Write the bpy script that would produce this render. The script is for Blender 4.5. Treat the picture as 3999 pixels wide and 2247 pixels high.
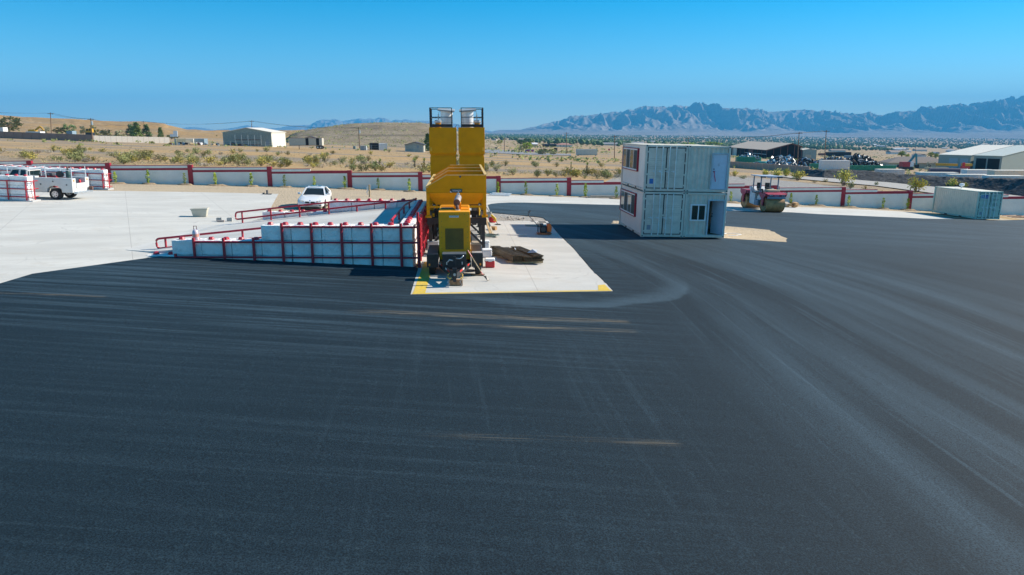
import bpy, bmesh, math, random
from mathutils import Vector, Matrix, noise
R = math.radians
rnd = random.Random(7)
scene = bpy.context.scene
for o in list(bpy.data.objects): bpy.data.objects.remove(o)
COL = scene.collection

# ------------------------------------------------------------------ camera, sky, sun, exposure
F = 2826.0; TH = R(12.25); H = 6.15; CX, CY = 1999.5, 1123.5      # photo pixel focal length, pitch, height
cam_d = bpy.data.cameras.new('camera'); cam = bpy.data.objects.new('camera', cam_d); COL.objects.link(cam)
cam.location = (0, 0, H); cam.rotation_euler = (R(90) - TH, 0, 0)
cam_d.sensor_width = 36; cam_d.lens = 36 * F / 3999; cam_d.clip_end = 60000; cam_d.clip_start = .2
scene.camera = cam
SUN_EL = R(33); SUN_AZ = R(72.5)                                   # azimuth from +Y towards +X
w = bpy.data.worlds.new('World'); scene.world = w; w.use_nodes = True
nt = w.node_tree; nt.nodes.clear()
sky = nt.nodes.new('ShaderNodeTexSky'); sky.sky_type = 'NISHITA'; sky.sun_disc = False
sky.sun_elevation = SUN_EL; sky.sun_rotation = SUN_AZ; sky.altitude = 800; sky.air_density = 0.8
sky.dust_density = 0.0; sky.ozone_density = 1.6
bg = nt.nodes.new('ShaderNodeBackground'); bg.inputs[1].default_value = 0.09
out = nt.nodes.new('ShaderNodeOutputWorld')
hs_ = nt.nodes.new('ShaderNodeHueSaturation'); hs_.inputs['Saturation'].default_value = 1.66; hs_.inputs['Hue'].default_value = .487
nt.links.new(sky.outputs[0], hs_.inputs['Color']); nt.links.new(hs_.outputs[0], bg.inputs[0]); nt.links.new(bg.outputs[0], out.inputs[0])
sun_d = bpy.data.lights.new('sun', 'SUN'); sun_d.energy = 4.4; sun_d.angle = R(.53); sun_d.color = (1, .91, .78)
sun = bpy.data.objects.new('sun', sun_d); COL.objects.link(sun)
sv = Vector((math.cos(SUN_EL) * math.sin(SUN_AZ), math.cos(SUN_EL) * math.cos(SUN_AZ), math.sin(SUN_EL)))
sun.rotation_euler = sv.to_track_quat('Z', 'Y').to_euler(); sun.location = (40, 20, 60)
scene.view_settings.view_transform = 'Standard'; scene.view_settings.look = 'None'
scene.view_settings.exposure = 0.85; scene.view_settings.gamma = 1.0; scene.view_settings.use_curve_mapping = False
HAZE = 8.5e-5
scene.render.engine = 'CYCLES'
scene.cycles.max_bounces = 6; scene.cycles.diffuse_bounces = 3; scene.cycles.glossy_bounces = 3
scene.cycles.transmission_bounces = 6; scene.cycles.transparent_max_bounces = 12; scene.cycles.volume_bounces = 0
scene.cycles.use_denoising = True; scene.cycles.sample_clamp_indirect = 6

# ------------------------------------------------------------------ ground shape and pixel helpers
def clamp(v, a, b): return max(a, min(b, v))
def G(X, Y):
    X = clamp(X, -108, 108)
    q = min(max(0, X - 10), 40) ** 2 + min(max(0, -X - 10), 40) ** 2
    return .4 - .04 * X - .0133 * (Y - 42) - .0003 * q
def T(X, Y):
    if Y < 90: return G(X, Y)
    u = clamp(X / Y, -1.2, 1.2)
    z = G(u * 90, 90.) - (.0133 + .04 * u) * 1600 * (1 - math.exp(-(Y - 90) / 1600))
    return z - 8 * (1 - math.exp(-(Y / 3000) ** 2))
def ray(x, y):
    a = (x - CX) / F; b = (CY - y) / F
    return a, math.cos(TH) + b * math.sin(TH), -math.sin(TH) + b * math.cos(TH)
def atY(x, y, Y):
    a, fy, fz = ray(x, y); t = Y / fy
    return Vector((a * t, Y, H + fz * t))
def gp(x, y):
    a, fy, fz = ray(x, y); t = 1.; dt = .5
    while t < 20000:
        if H + fz * t < T(a * t, fy * t): break
        dt = max(.1, t * .02); t += dt
    lo, hi = t - dt, t
    for _ in range(24):
        m = (lo + hi) / 2
        if H + fz * m < T(a * m, fy * m): hi = m
        else: lo = m
    return Vector((a * lo, fy * lo, H + fz * lo))
def ppm(p): return F / (p.y * math.cos(TH) - (p.z - H) * math.sin(TH))   # photo pixels per metre at p

# ------------------------------------------------------------------ materials
MATS = {}
def mat(name, col, rough=.6, metal=0., var=.12, scale=3., bump=0., bscale=40., col2=None, spec=.5, dirt=None, dscale=.6, damt=.5):
    if name in MATS: return MATS[name]
    m = bpy.data.materials.new(name); m.use_nodes = True; n = m.node_tree.nodes; l = m.node_tree.links
    b = n['Principled BSDF']; b.inputs['Roughness'].default_value = rough; b.inputs['Metallic'].default_value = metal
    b.inputs['Specular IOR Level'].default_value = spec
    tc = n.new('ShaderNodeTexCoord'); nz = n.new('ShaderNodeTexNoise'); nz.inputs['Scale'].default_value = scale; nz.inputs['Detail'].default_value = 6
    oi = n.new('ShaderNodeObjectInfo'); of = n.new('ShaderNodeVectorMath'); of.operation = 'ADD'; ml = n.new('ShaderNodeMath'); ml.operation = 'MULTIPLY'; ml.inputs[1].default_value = 61.; l.new(oi.outputs['Random'], ml.inputs[0]); l.new(tc.outputs['Object'], of.inputs[0]); l.new(ml.outputs[0], of.inputs[1]); OC = of.outputs[0]
    l.new(OC, nz.inputs['Vector'])
    rp = n.new('ShaderNodeValToRGB'); rp.color_ramp.elements[0].position = .32; rp.color_ramp.elements[1].position = .68
    c2 = col2 or tuple(min(1, c * (1 + var)) for c in col)
    rp.color_ramp.elements[0].color = (*[c * (1 - var) for c in col], 1); rp.color_ramp.elements[1].color = (*c2, 1)
    l.new(nz.outputs['Fac'], rp.inputs[0]); last = rp.outputs[0]
    if dirt:
        dz = n.new('ShaderNodeTexNoise'); dz.inputs['Scale'].default_value = dscale; dz.inputs['Detail'].default_value = 9; dz.inputs['Roughness'].default_value = .7
        l.new(OC, dz.inputs['Vector'])
        dr = n.new('ShaderNodeMapRange'); dr.inputs[1].default_value = .5; dr.inputs[2].default_value = .72; dr.inputs[4].default_value = damt
        l.new(dz.outputs['Fac'], dr.inputs[0])
        mx = n.new('ShaderNodeMix'); mx.data_type = 'RGBA'; l.new(dr.outputs[0], mx.inputs[0]); l.new(last, mx.inputs[6]); mx.inputs[7].default_value = (*dirt, 1); last = mx.outputs[2]
    l.new(last, b.inputs['Base Color'])
    if bump:
        bz = n.new('ShaderNodeTexNoise'); bz.inputs['Scale'].default_value = bscale; bz.inputs['Detail'].default_value = 5
        l.new(OC, bz.inputs['Vector'])
        bp = n.new('ShaderNodeBump'); bp.inputs['Strength'].default_value = bump; bp.inputs['Distance'].default_value = .08
        l.new(bz.outputs['Fac'], bp.inputs['Height']); l.new(bp.outputs[0], b.inputs['Normal'])
    MATS[name] = m; return m
def glass(name, col=(.02, .03, .035), alpha=.0, rough=.04):
    if name in MATS: return MATS[name]
    m = bpy.data.materials.new(name); m.use_nodes = True; n = m.node_tree.nodes; l = m.node_tree.links
    b = n['Principled BSDF']; b.inputs['Base Color'].default_value = (*col, 1); b.inputs['Roughness'].default_value = rough
    if alpha:
        tr = n.new('ShaderNodeBsdfTransparent'); tr.inputs[0].default_value = (.75, .85, .82, 1)
        mx = n.new('ShaderNodeMixShader'); mx.inputs[0].default_value = alpha
        l.new(b.outputs[0], mx.inputs[1]); l.new(tr.outputs[0], mx.inputs[2]); l.new(mx.outputs[0], n['Material Output'].inputs[0])
    MATS[name] = m; return m

# ------------------------------------------------------------------ mesh builder
class MB:
    def __init__(s): s.v = []; s.f = []
    def add(s, vs, fs, M=None):
        k = len(s.v); s.v += [tuple(M @ Vector(p)) if M else tuple(p) for p in vs]; s.f += [tuple(i + k for i in f) for f in fs]; return s
    def box(s, x0, x1, y0, y1, z0, z1, M=None):
        vs = [(x0, y0, z0), (x1, y0, z0), (x1, y1, z0), (x0, y1, z0), (x0, y0, z1), (x1, y0, z1), (x1, y1, z1), (x0, y1, z1)]
        return s.add(vs, [(3, 2, 1, 0), (4, 5, 6, 7), (0, 1, 5, 4), (1, 2, 6, 5), (2, 3, 7, 6), (3, 0, 4, 7)], M)
    def cyl(s, p0, p1, r0, r1=None, n=10, cap=True):
        p0 = Vector(p0); p1 = Vector(p1); r1 = r0 if r1 is None else r1; d = p1 - p0
        q = d.to_track_quat('Z', 'Y').to_matrix(); vs = []
        for p, r in ((p0, r0), (p1, r1)):
            for i in range(n):
                a = 2 * math.pi * i / n; vs.append(p + q @ Vector((r * math.cos(a), r * math.sin(a), 0)))
        fs = [(i, (i + 1) % n, n + (i + 1) % n, n + i) for i in range(n)]
        if cap: fs += [tuple(range(n - 1, -1, -1)), tuple(range(n, 2 * n))]
        return s.add(vs, fs)
    def tube(s, pts, r, n=8, closed=False):
        pts = [Vector(p) for p in pts]; m = len(pts); vs = []
        for i, p in enumerate(pts):
            if closed: d = pts[(i + 1) % m] - pts[i - 1]
            else: d = pts[min(i + 1, m - 1)] - pts[max(i - 1, 0)]
            q = d.to_track_quat('Z', 'Y').to_matrix()
            for k in range(n):
                a = 2 * math.pi * k / n; vs.append(p + q @ Vector((r * math.cos(a), r * math.sin(a), 0)))
        fs = []
        for i in range(m if closed else m - 1):
            j = (i + 1) % m
            fs += [(i * n + k, i * n + (k + 1) % n, j * n + (k + 1) % n, j * n + k) for k in range(n)]
        if not closed: fs += [tuple(range(n - 1, -1, -1)), tuple(range((m - 1) * n, m * n))]
        return s.add(vs, fs)
    def bar(s, p0, p1, wx, wz):
        p0 = Vector(p0); p1 = Vector(p1); d = (p1 - p0); L = d.length
        q = d.to_track_quat('Y', 'Z').to_matrix().to_4x4(); M = Matrix.Translation(p0) @ q
        return s.box(-wx / 2, wx / 2, 0, L, -wz / 2, wz / 2, M)
    def prism(s, poly, a, b, axis='y'):
        # poly in the plane across axis, extruded from a to b
        def P(p, t): return {'y': (p[0], t, p[1]), 'x': (t, p[0], p[1]), 'z': (p[0], p[1], t)}[axis]
        n = len(poly); vs = [P(p, a) for p in poly] + [P(p, b) for p in poly]
        return s.add(vs, [tuple(range(n)), tuple(range(2 * n - 1, n - 1, -1))] + [(i, n + i, n + (i + 1) % n, (i + 1) % n) for i in range(n)])
    def lathe(s, prof, c=(0, 0, 0), n=14):
        vs = []; m = len(prof)
        for i in range(n):
            a = 2 * math.pi * i / n
            for r, z in prof: vs.append((c[0] + r * math.cos(a), c[1] + r * math.sin(a), c[2] + z))
        fs = [(i * m + k, ((i + 1) % n) * m + k, ((i + 1) % n) * m + k + 1, i * m + k + 1) for i in range(n) for k in range(m - 1)]
        fs += [tuple(i * m + m - 1 for i in range(n)), tuple(i * m for i in range(n - 1, -1, -1))]
        return s.add(vs, fs)
    def loft(s, secs, cap=True):
        n = len(secs[0]); k = len(s.v); vs = [p for q in secs for p in q]
        fs = [(i * n + j, i * n + j + 1, (i + 1) * n + j + 1, (i + 1) * n + j) for i in range(len(secs) - 1) for j in range(n - 1)]
        if cap: fs += [tuple(range(n)), tuple(range(len(secs) * n - 1, (len(secs) - 1) * n - 1, -1))]
        return s.add(vs, fs)
    def corr(s, L, z0, z1, pitch=.28, depth=.036, M=None):
        # corrugated sheet along x at y=0 (ribs towards -y)
        vs = []; n = max(1, round(L / pitch)); p = L / n; xs = []
        for i in range(n):
            x = i * p; xs += [(x, 0), (x + p * .27, 0), (x + p * .5, depth), (x + p * .77, depth)]
        xs.append((L, 0))
        for x, y in xs: vs += [(x, y, z0), (x, y, z1)]
        return s.add(vs, [(2 * i, 2 * i + 2, 2 * i + 3, 2 * i + 1) for i in range(len(xs) - 1)], M)
    def mesh(s, name, m, smooth=False, fix=True):
        me = bpy.data.meshes.new(name); me.from_pydata(s.v, [], s.f)
        if fix and len(s.f) < 30000:
            bm = bmesh.new(); bm.from_mesh(me); bmesh.ops.recalc_face_normals(bm, faces=bm.faces); bm.to_mesh(me); bm.free()
        if m: me.materials.append(m)
        if smooth:
            me.polygons.foreach_set('use_smooth', [True] * len(me.polygons))
        me.update(); return me
    def build(s, name, m, parent=None, smooth=False, bevel=0, fix=True, kind=None, sharp=None):
        o = obj(name, s.mesh(name, m, smooth, fix), parent)
        if smooth and sharp:
            o.data.set_sharp_from_angle(angle=R(sharp))
        if bevel:
            b = o.modifiers.new('bevel', 'BEVEL'); b.width = bevel; b.segments = 2; b.limit_method = 'ANGLE'; b.angle_limit = R(40)
        if kind: o['kind'] = kind
        return o
def obj(name, me, parent=None):
    o = bpy.data.objects.new(name, me); COL.objects.link(o)
    if parent: o.parent = parent
    return o
def tag(o, label, cat, group=None):
    o['label'] = label; o['category'] = cat
    if group: o['group'] = group
    return o
def thing(name, label, cat, loc=(0, 0, 0), rz=0, group=None, tilt=0):
    o = bpy.data.objects.new(name, None); o.empty_display_size = .2; COL.objects.link(o); o.location = loc; o.rotation_euler = (0, tilt, rz)
    return tag(o, label, cat, group)
def copytree(o, parent=None):
    c = o.copy(); COL.objects.link(c); c.parent = parent
    for ch in o.children: copytree(ch, c)
    return c
def text_mesh(body, size, m, name, parent, M, ext=.004, sx=1.0):
    cu = bpy.data.curves.new('t', 'FONT'); cu.body = body; cu.size = size; cu.extrude = ext; cu.align_x = 'CENTER'; cu.align_y = 'CENTER'
    t = bpy.data.objects.new('t', cu); COL.objects.link(t)
    me = bpy.data.meshes.new_from_object(t.evaluated_get(bpy.context.evaluated_depsgraph_get()))
    bpy.data.objects.remove(t); me.transform(M @ Matrix.Diagonal((sx, 1, 1, 1))); me.materials.clear(); me.materials.append(m)
    return obj(name, me, parent)
FRONT = Matrix.Rotation(R(90), 4, 'X')     # text plane facing -Y

# palette
RED = mat('maroon paint', (.34, .012, .034), .45, var=.15, scale=6, dirt=(.33, .05, .06), damt=.3)
REDL = mat('red pipe paint', (.46, .020, .04), .4, var=.12, scale=5, dirt=(.5, .12, .12), damt=.25)
WALLW = mat('painted block wall', (.84, .82, .76), .85, var=.05, scale=1.2, bump=.25, bscale=25, dirt=(.66, .58, .48), dscale=.35, damt=.25)
BLK = mat('white painted concrete', (.92, .91, .88), .75, var=.07, scale=2.5, bump=1., bscale=6, dirt=(.55, .53, .48), dscale=1.6, damt=.6)
YEL = mat('yellow machine paint', (.74, .315, .0), .6, var=.06, scale=2, dirt=(.58, .27, .012), dscale=1.5, damt=.4, spec=.2)
GENY = mat('dull yellow enclosure', (.90, .365, .016), .55, var=.05, scale=3, spec=.2)
BLACK = mat('black steel', (.012, .015, .019), .45, var=.3, scale=5, dirt=(.09, .085, .08), dscale=3, damt=.35)
DGREY = mat('dark grey steel', (.07, .075, .08), .5, var=.2)
GALV = mat('galvanised steel', (.55, .58, .6), .35, .7, var=.12, scale=8)
CONT = mat('grey container paint', (.70, .66, .565), .55, var=.1, scale=2, dirt=(.36, .33, .27), dscale=1.2, damt=.45)
CONTW = mat('ivory container paint', (.90, .86, .79), .6, var=.04, scale=2, dirt=(.6, .55, .46), dscale=1, damt=.3)
BEIGE = mat('beige container paint', (.92, .70, .52), .55, var=.05, scale=2, dirt=(.45, .38, .28), dscale=1.3, damt=.4)
WHITE = mat('white vinyl', (.8, .82, .84), .4, var=.03)
CARW = mat('white car paint', (.82, .83, .84), .12, var=.01)
TRUCKW = mat('white truck paint', (.60, .60, .585), .3, var=.04, dirt=(.6, .57, .5), dscale=1.5, damt=.4)
RUB = mat('rubber', (.022, .022, .024), .85, var=.3, scale=9, dirt=(.12, .11, .1), dscale=4, damt=.4)
WOOD = mat('weathered wood', (.30, .17, .085), .8, var=.3, scale=9)
WOODL = mat('light lumber', (.52, .38, .22), .8, var=.2, scale=7)
GLASSD = glass('dark window glass')
GLASSC = glass('clear window glass', (.03, .06, .06), .62)
CHROME = mat('bright metal', (.75, .77, .8), .18, 1., var=.05)
ORANGE = mat('orange plastic', (.75, .16, .02), .4, var=.05)
REDP = mat('red plastic', (.62, .02, .03), .4, var=.06)
WFOAM = mat('white foam', (.85, .86, .86), .8, var=.04)
AMBER = mat('amber lens', (.8, .28, .02), .3, var=.05)
TAPEW = mat('reflective white tape', (.8, .8, .76), .4, var=.05)
TAPER = mat('reflective red tape', (.7, .03, .02), .4, var=.05)
# ------------------------------------------------------------------ ground materials
def nodes_mat(name):
    m = bpy.data.materials.new(name); m.use_nodes = True
    return m, m.node_tree.nodes, m.node_tree.links, m.node_tree.nodes['Principled BSDF']
class NT:
    def __init__(s, m): s.n = m.node_tree.nodes; s.l = m.node_tree.links
    def pos(s):
        g = s.n.new('ShaderNodeNewGeometry'); return g.outputs['Position']
    def mapv(s, v, sc=(1, 1, 1), rot=0, loc=(0, 0, 0)):
        if rot and tuple(sc) != (1, 1, 0) and tuple(sc) != (1, 1, 1):
            r = s.n.new('ShaderNodeMapping'); r.inputs['Rotation'].default_value = (0, 0, rot); s.l.new(v, r.inputs[0]); v = r.outputs[0]; rot = 0
        m = s.n.new('ShaderNodeMapping'); m.inputs['Scale'].default_value = sc; m.inputs['Rotation'].default_value = (0, 0, rot); m.inputs['Location'].default_value = loc
        s.l.new(v, m.inputs[0]); return m.outputs[0]
    def noise(s, v, sc=1, det=4, rough=.5, dist=0):
        t = s.n.new('ShaderNodeTexNoise'); t.inputs['Scale'].default_value = sc; t.inputs['Detail'].default_value = det; t.inputs['Roughness'].default_value = rough; t.inputs['Distortion'].default_value = dist
        s.l.new(v, t.inputs['Vector']); return t.outputs['Fac']
    def rng(s, v, a, b, c=0., d=1., smooth=False):
        t = s.n.new('ShaderNodeMapRange'); t.inputs[1].default_value = a; t.inputs[2].default_value = b; t.inputs[3].default_value = c; t.inputs[4].default_value = d
        if smooth: t.interpolation_type = 'SMOOTHSTEP'
        s.l.new(v, t.inputs[0]); return t.outputs[0]
    def math(s, op, a, b=None):
        t = s.n.new('ShaderNodeMath'); t.operation = op
        for i, x in enumerate((a, b)):
            if x is None: continue
            if isinstance(x, (int, float)): t.inputs[i].default_value = x
            else: s.l.new(x, t.inputs[i])
        return t.outputs[0]
    def mix(s, f, a, b, mode='MIX'):
        t = s.n.new('ShaderNodeMix'); t.data_type = 'RGBA'; t.blend_type = mode; t.clamp_factor = True
        for i, x in ((0, f), (6, a), (7, b)):
            if isinstance(x, tuple): t.inputs[i].default_value = (*x, 1)
            elif isinstance(x, (int, float)): t.inputs[i].default_value = x
            else: s.l.new(x, t.inputs[i])
        return t.outputs[2]
    def sep(s, v):
        t = s.n.new('ShaderNodeSeparateXYZ'); s.l.new(v, t.inputs[0]); return t.outputs
    def comb(s, x, y, z=0.):
        t = s.n.new('ShaderNodeCombineXYZ')
        for i, q in enumerate((x, y, z)):
            if isinstance(q, (int, float)): t.inputs[i].default_value = q
            else: s.l.new(q, t.inputs[i])
        return t.outputs[0]
    def bump(s, h, st, dist, b):
        t = s.n.new('ShaderNodeBump'); t.inputs['Strength'].default_value = st; t.inputs['Distance'].default_value = dist
        s.l.new(h, t.inputs['Height']); s.l.new(t.outputs[0], b.inputs['Normal'])

# desert soil: tan sand, grey gravel bands that run along the wall, fine stones
SOIL, n_, l_, b_ = nodes_mat('desert soil'); t = NT(SOIL); p = t.pos()
band = t.noise(t.mapv(p, (.008, .05, 0), R(5)), 1, 6, .6)
patch = t.noise(t.mapv(p, (.05, .09, 0)), 1, 7, .62)
fine = t.noise(t.mapv(p, (1, 1, 0)), 1.6, 8, .7)
c = t.mix(t.rng(band, .45, .55), (.54, .345, .15), (.30, .25, .195))
c = t.mix(t.rng(patch, .48, .66), c, (.56, .39, .20))
c = t.mix(t.rng(fine, .38, .62), t.mix(.6, c, (.2, .17, .13)), c)
l_.new(c, b_.inputs['Base Color']); b_.inputs['Roughness'].default_value = .95; b_.inputs['Specular IOR Level'].default_value = .1
t.bump(t.noise(p, 5, 8, .7), .6, .12, b_)
# yard dirt and gravel inside the wall
def gravel(name, c1, c2, c3, sc=9):
    m, n, l, b = nodes_mat(name); t = NT(m); p = t.pos()
    v = n.new('ShaderNodeTexVoronoi'); v.inputs['Scale'].default_value = sc; l.new(p, v.inputs['Vector'])
    big = t.noise(t.mapv(p, (.25, .6, 0)), 1, 6, .6)
    sp = t.sep(v.outputs['Color'])
    c = t.mix(sp[0], c1, c2); c = t.mix(t.rng(big, .42, .65), c, c3)
    l.new(c, b.inputs['Base Color']); b.inputs['Roughness'].default_value = .95; b.inputs['Specular IOR Level'].default_value = .1
    t.bump(v.outputs['Distance'], .8, .06, b); return m
YARD = gravel('yard dirt', (.40, .32, .22), (.55, .45, .33), (.52, .42, .29))
GRAV = gravel('grey gravel', (.25, .235, .215), (.46, .43, .39), (.38, .35, .30), 7)
ROCKY = gravel('black crushed rock', (.03, .033, .036), (.12, .12, .12), (.06, .062, .065), 2.2)
# concrete slabs with joints, trowel marks, tyre marks
def concrete(name, col, jx, jy, rot, off=(0, 0, 0)):
    m, n, l, b = nodes_mat(name); t = NT(m); p = t.pos()
    br = n.new('ShaderNodeTexBrick'); br.offset = 0; br.inputs['Scale'].default_value = 1; br.inputs['Mortar Size'].default_value = .011
    br.inputs['Brick Width'].default_value = jx; br.inputs['Row Height'].default_value = jy
    br.inputs['Color1'].default_value = (.5, .5, .5, 1); br.inputs['Color2'].default_value = (.62, .62, .62, 1); br.inputs['Mortar'].default_value = (0, 0, 0, 1)
    l.new(t.mapv(p, (1, 1, 0), rot, off), br.inputs['Vector'])
    cloud = t.noise(t.mapv(p, (.18, .5, 0), rot), 1, 7, .62); st = t.noise(t.mapv(p, (.12, 2.2, 0), rot), 1, 6, .6); fine = t.noise(p, 14, 5, .6)
    blot = t.noise(t.mapv(p, (.5, .8, 0)), 1, 8, .7)
    c = t.mix(t.rng(cloud, .38, .66), tuple(x * .8 for x in col), col)
    c = t.mix(t.rng(st, .52, .72, 0, .6), c, tuple(x * .8 for x in (col[0], col[1] * .98, col[2] * .95)))
    c = t.mix(t.rng(blot, .55, .75, 0, .6), c, (.46, .38, .28))
    c = t.mix(t.rng(fine, .35, .65, 0, .3), c, tuple(x * .7 for x in col))
    tyre = t.noise(t.mapv(p, (.35, .35, 0)), 1, 2, .3, 1.5); c = t.mix(t.math('MULTIPLY', t.rng(t.math('ABSOLUTE', t.math('SUBTRACT', tyre, .5)), .012, .0, 0, .4), t.rng(cloud, .45, .6)), c, (.26, .25, .24))
    c = t.mix(t.math('MULTIPLY', br.outputs['Fac'], .7), c, (.30, .28, .26))
    c = t.mix(t.rng(t.sep(br.outputs['Color'])[0], .5, .62, 0, .12), c, tuple(x * .75 for x in col))
    l.new(c, b.inputs['Base Color']); b.inputs['Roughness'].default_value = .85; b.inputs['Specular IOR Level'].default_value = .25
    t.bump(fine, .25, .01, b); return m
CONC = concrete('yard concrete', (.68, .665, .61), 5.5, 6.5, R(-28))
PADC = concrete('pad concrete', (.62, .605, .56), 5.2, 14, R(-3.9), (2.6, 0, 0))
RAMPC = concrete('ramp concrete', (.70, .69, .645), 30, 5, R(-3.5))
# new asphalt: dark binder, aggregate speckle, dusty tyre arcs and scuffs
ASPH, n_, l_, b_ = nodes_mat('asphalt'); t = NT(ASPH); p = t.pos(); X, Y, Z = t.sep(p)[:3]
agg = t.noise(p, 38, 3, .7); agg2 = t.noise(p, 13, 4, .7)
mott = t.noise(t.mapv(p, (.16, .16, 0)), 1, 5, .6)
wob = t.math('MULTIPLY', t.noise(t.mapv(p, (.05, .05, 0)), 1, 2), 2.0)
def ring(cx, cy, sr, st, det=4):
    dx = t.math('SUBTRACT', X, cx); dy = t.math('SUBTRACT', Y, cy)
    r = t.math('SQRT', t.math('ADD', t.math('MULTIPLY', dx, dx), t.math('MULTIPLY', dy, dy)))
    a = t.math('ARCTAN2', dy, dx)
    return t.noise(t.comb(t.math('MULTIPLY', t.math('ADD', r, wob), sr), t.math('MULTIPLY', a, st)), 1, det, .55), r, dx, dy
yb = t.math('MAXIMUM', t.math('SUBTRACT', Y, 22.), 0.); wv = t.math('ADD', X, t.math('MULTIPLY', t.math('MULTIPLY', yb, yb), .0125)); wv = t.math('ADD', wv, t.math('MULTIPLY', wob, .35))
arc = t.noise(t.comb(t.math('MULTIPLY', wv, .75), t.math('MULTIPLY', Y, .05)), 1, 3, .5)        # broad dusty wheel lanes that bend away behind the pad
arc2 = t.noise(t.comb(t.math('MULTIPLY', wv, 5.), t.math('MULTIPLY', Y, .11)), 1, 4, .6)
arcm = t.math('MULTIPLY', t.rng(wv, 4.5, 7., .0, 1., True), t.rng(wv, 26., 13., .1, 1., True))
grit = t.rng(agg, .35, .62, .25, 1.25)
stl = t.noise(t.mapv(p, (.09, 2.6, 0), R(5), (3, 1, 0)), 1, 6, .62)   # scuffs that run across, left and centre
stl2 = t.noise(t.mapv(p, (.16, 7.0, 0), R(4)), 1, 5, .6)
stv = t.noise(t.mapv(p, (3.2, .10, 0), R(-5.4)), 1, 6, .65)               # faint tracks that run away from the pad
leftm = t.math('MULTIPLY', t.rng(X, 6.5, .5, 0, 1, True), t.rng(Y, 14., 22., .18, 1., True))
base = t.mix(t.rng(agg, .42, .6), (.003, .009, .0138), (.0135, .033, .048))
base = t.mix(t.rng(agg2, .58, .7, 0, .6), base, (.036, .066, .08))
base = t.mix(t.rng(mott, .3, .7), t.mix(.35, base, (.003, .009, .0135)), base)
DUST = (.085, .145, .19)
d1 = t.math('MULTIPLY', t.rng(arc, .42, .72, 0, .42), arcm); d2 = t.math('MULTIPLY', t.rng(arc2, .56, .74, 0, .36), arcm)
d3 = t.math('MULTIPLY', t.rng(stl, .47, .74, 0, .62), leftm); d4 = t.math('MULTIPLY', t.rng(stl2, .56, .76, 0, .75), leftm)
d5 = t.math('MULTIPLY', t.rng(stv, .54, .82, 0, .2), t.math('MULTIPLY', t.rng(X, -6., -1., 0, 1, True), t.rng(X, 8., 3., 0, 1, True)))
far = t.math('MULTIPLY', t.rng(Y, 30., 48., 0, .34, True), t.rng(t.noise(t.mapv(p, (.10, .5, 0), R(8)), 1, 6, .6), .3, .65, .35, 1.1))
# the swept dusty loop in front of the pad corner
dx = t.math('SUBTRACT', X, 1.2); dy = t.math('SUBTRACT', Y, 28.0)
rr = t.math('SQRT', t.math('ADD', t.math('MULTIPLY', dx, dx), t.math('MULTIPLY', dy, dy)))
rrw = t.math('ADD', rr, t.math('MULTIPLY', t.math('SUBTRACT', t.noise(t.mapv(p, (.6, .6, 0)), 1, 3), .5), .8))
loop = t.math('MULTIPLY', t.math('MULTIPLY', t.rng(rrw, 4.2, 5.3, 0, 1, True), t.rng(rrw, 5.75, 5.5, 0, 1, True)), t.rng(t.math('ADD', t.math('MULTIPLY', dx, .6), dy), 4.0, 0.5, 0, .42, True))
loop = t.math('MULTIPLY', loop, t.rng(X, -2.5, 1.0, .25, 1., True))
# raked tan scratches
scr = t.noise(t.mapv(p, (.5, 22, 0), R(-1)), 1, 4, .7)
def strip(y0, y1, x0, x1, amt):
    m = t.math('MULTIPLY', t.rng(Y, y0 - .12, y0 + .08, 0, 1), t.rng(Y, y1 + .12, y1 - .08, 0, 1))
    return t.math('MULTIPLY', t.math('MULTIPLY', m, t.math('MULTIPLY', t.rng(X, x0 - .8, x0 + .3, 0, 1), t.rng(X, x1 + .15, x1 - .05, 0, 1))), t.rng(scr, .50, .60, 0, amt))
s1 = strip(20.55, 21.0, -4.2, 3.4, .6); s2 = strip(19.55, 19.85, -1.5, 3.45, .5); s3 = strip(11.85, 12.0, -1.0, 2.9, .25); s4 = strip(21.35, 21.5, -17., -12.4, .6)
c = base
for d in (far, d1, d2, d3, d4, d5, loop): c = t.mix(t.math('MULTIPLY', d, grit), c, DUST)
for d in (s1, s2, s3, s4): c = t.mix(d, c, (.34, .27, .17))
l_.new(c, b_.inputs['Base Color']); b_.inputs['Roughness'].default_value = .8; b_.inputs['Specular IOR Level'].default_value = .25
t.bump(agg, .55, .012, b_)
YPAINT = mat('worn yellow line paint', (.72, .49, .05), .7, var=.1, scale=12, dirt=(.4, .36, .25), dscale=7, damt=.85)

# ------------------------------------------------------------------ ground sheets
def geo(a, b, n): return [a * (b / a) ** (i / n) for i in range(1, n + 1)]
xs = [i * 3 for i in range(0, 21)] + geo(60, 16000, 46); xs = [-v for v in reversed(xs[1:])] + xs
ys = [-400, -150, -60] + [i * 3 - 30 for i in range(0, 41)] + geo(90, 17000, 70)
vs = [(x, y, T(x, y) + (0 if y < 92 or abs(x) < 1 else noise.noise((x * .02, y * .02, 0)) * .12 * min(1, (y - 92) / 60))) for y in ys for x in xs]
nx = len(xs); g_ = MB(); g_.v = vs; g_.f = [(j * nx + i, j * nx + i + 1, (j + 1) * nx + i + 1, (j + 1) * nx + i) for j in range(len(ys) - 1) for i in range(nx - 1)]
gr = g_.build('ground', SOIL, smooth=True, fix=False); gr['kind'] = 'structure'
def rough(pts, amp, step=.5, seed=1):
    rr = random.Random(seed); o = []
    for a, b in zip(pts, pts[1:]):
        n = max(1, int(math.dist(a, b) / step))
        for i in range(n):
            f = i / n; j = amp if i else amp * .4
            o.append((a[0] + (b[0] - a[0]) * f + rr.uniform(-j, j), a[1] + (b[1] - a[1]) * f + rr.uniform(-j, j)))
    return o + [pts[-1]]
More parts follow.
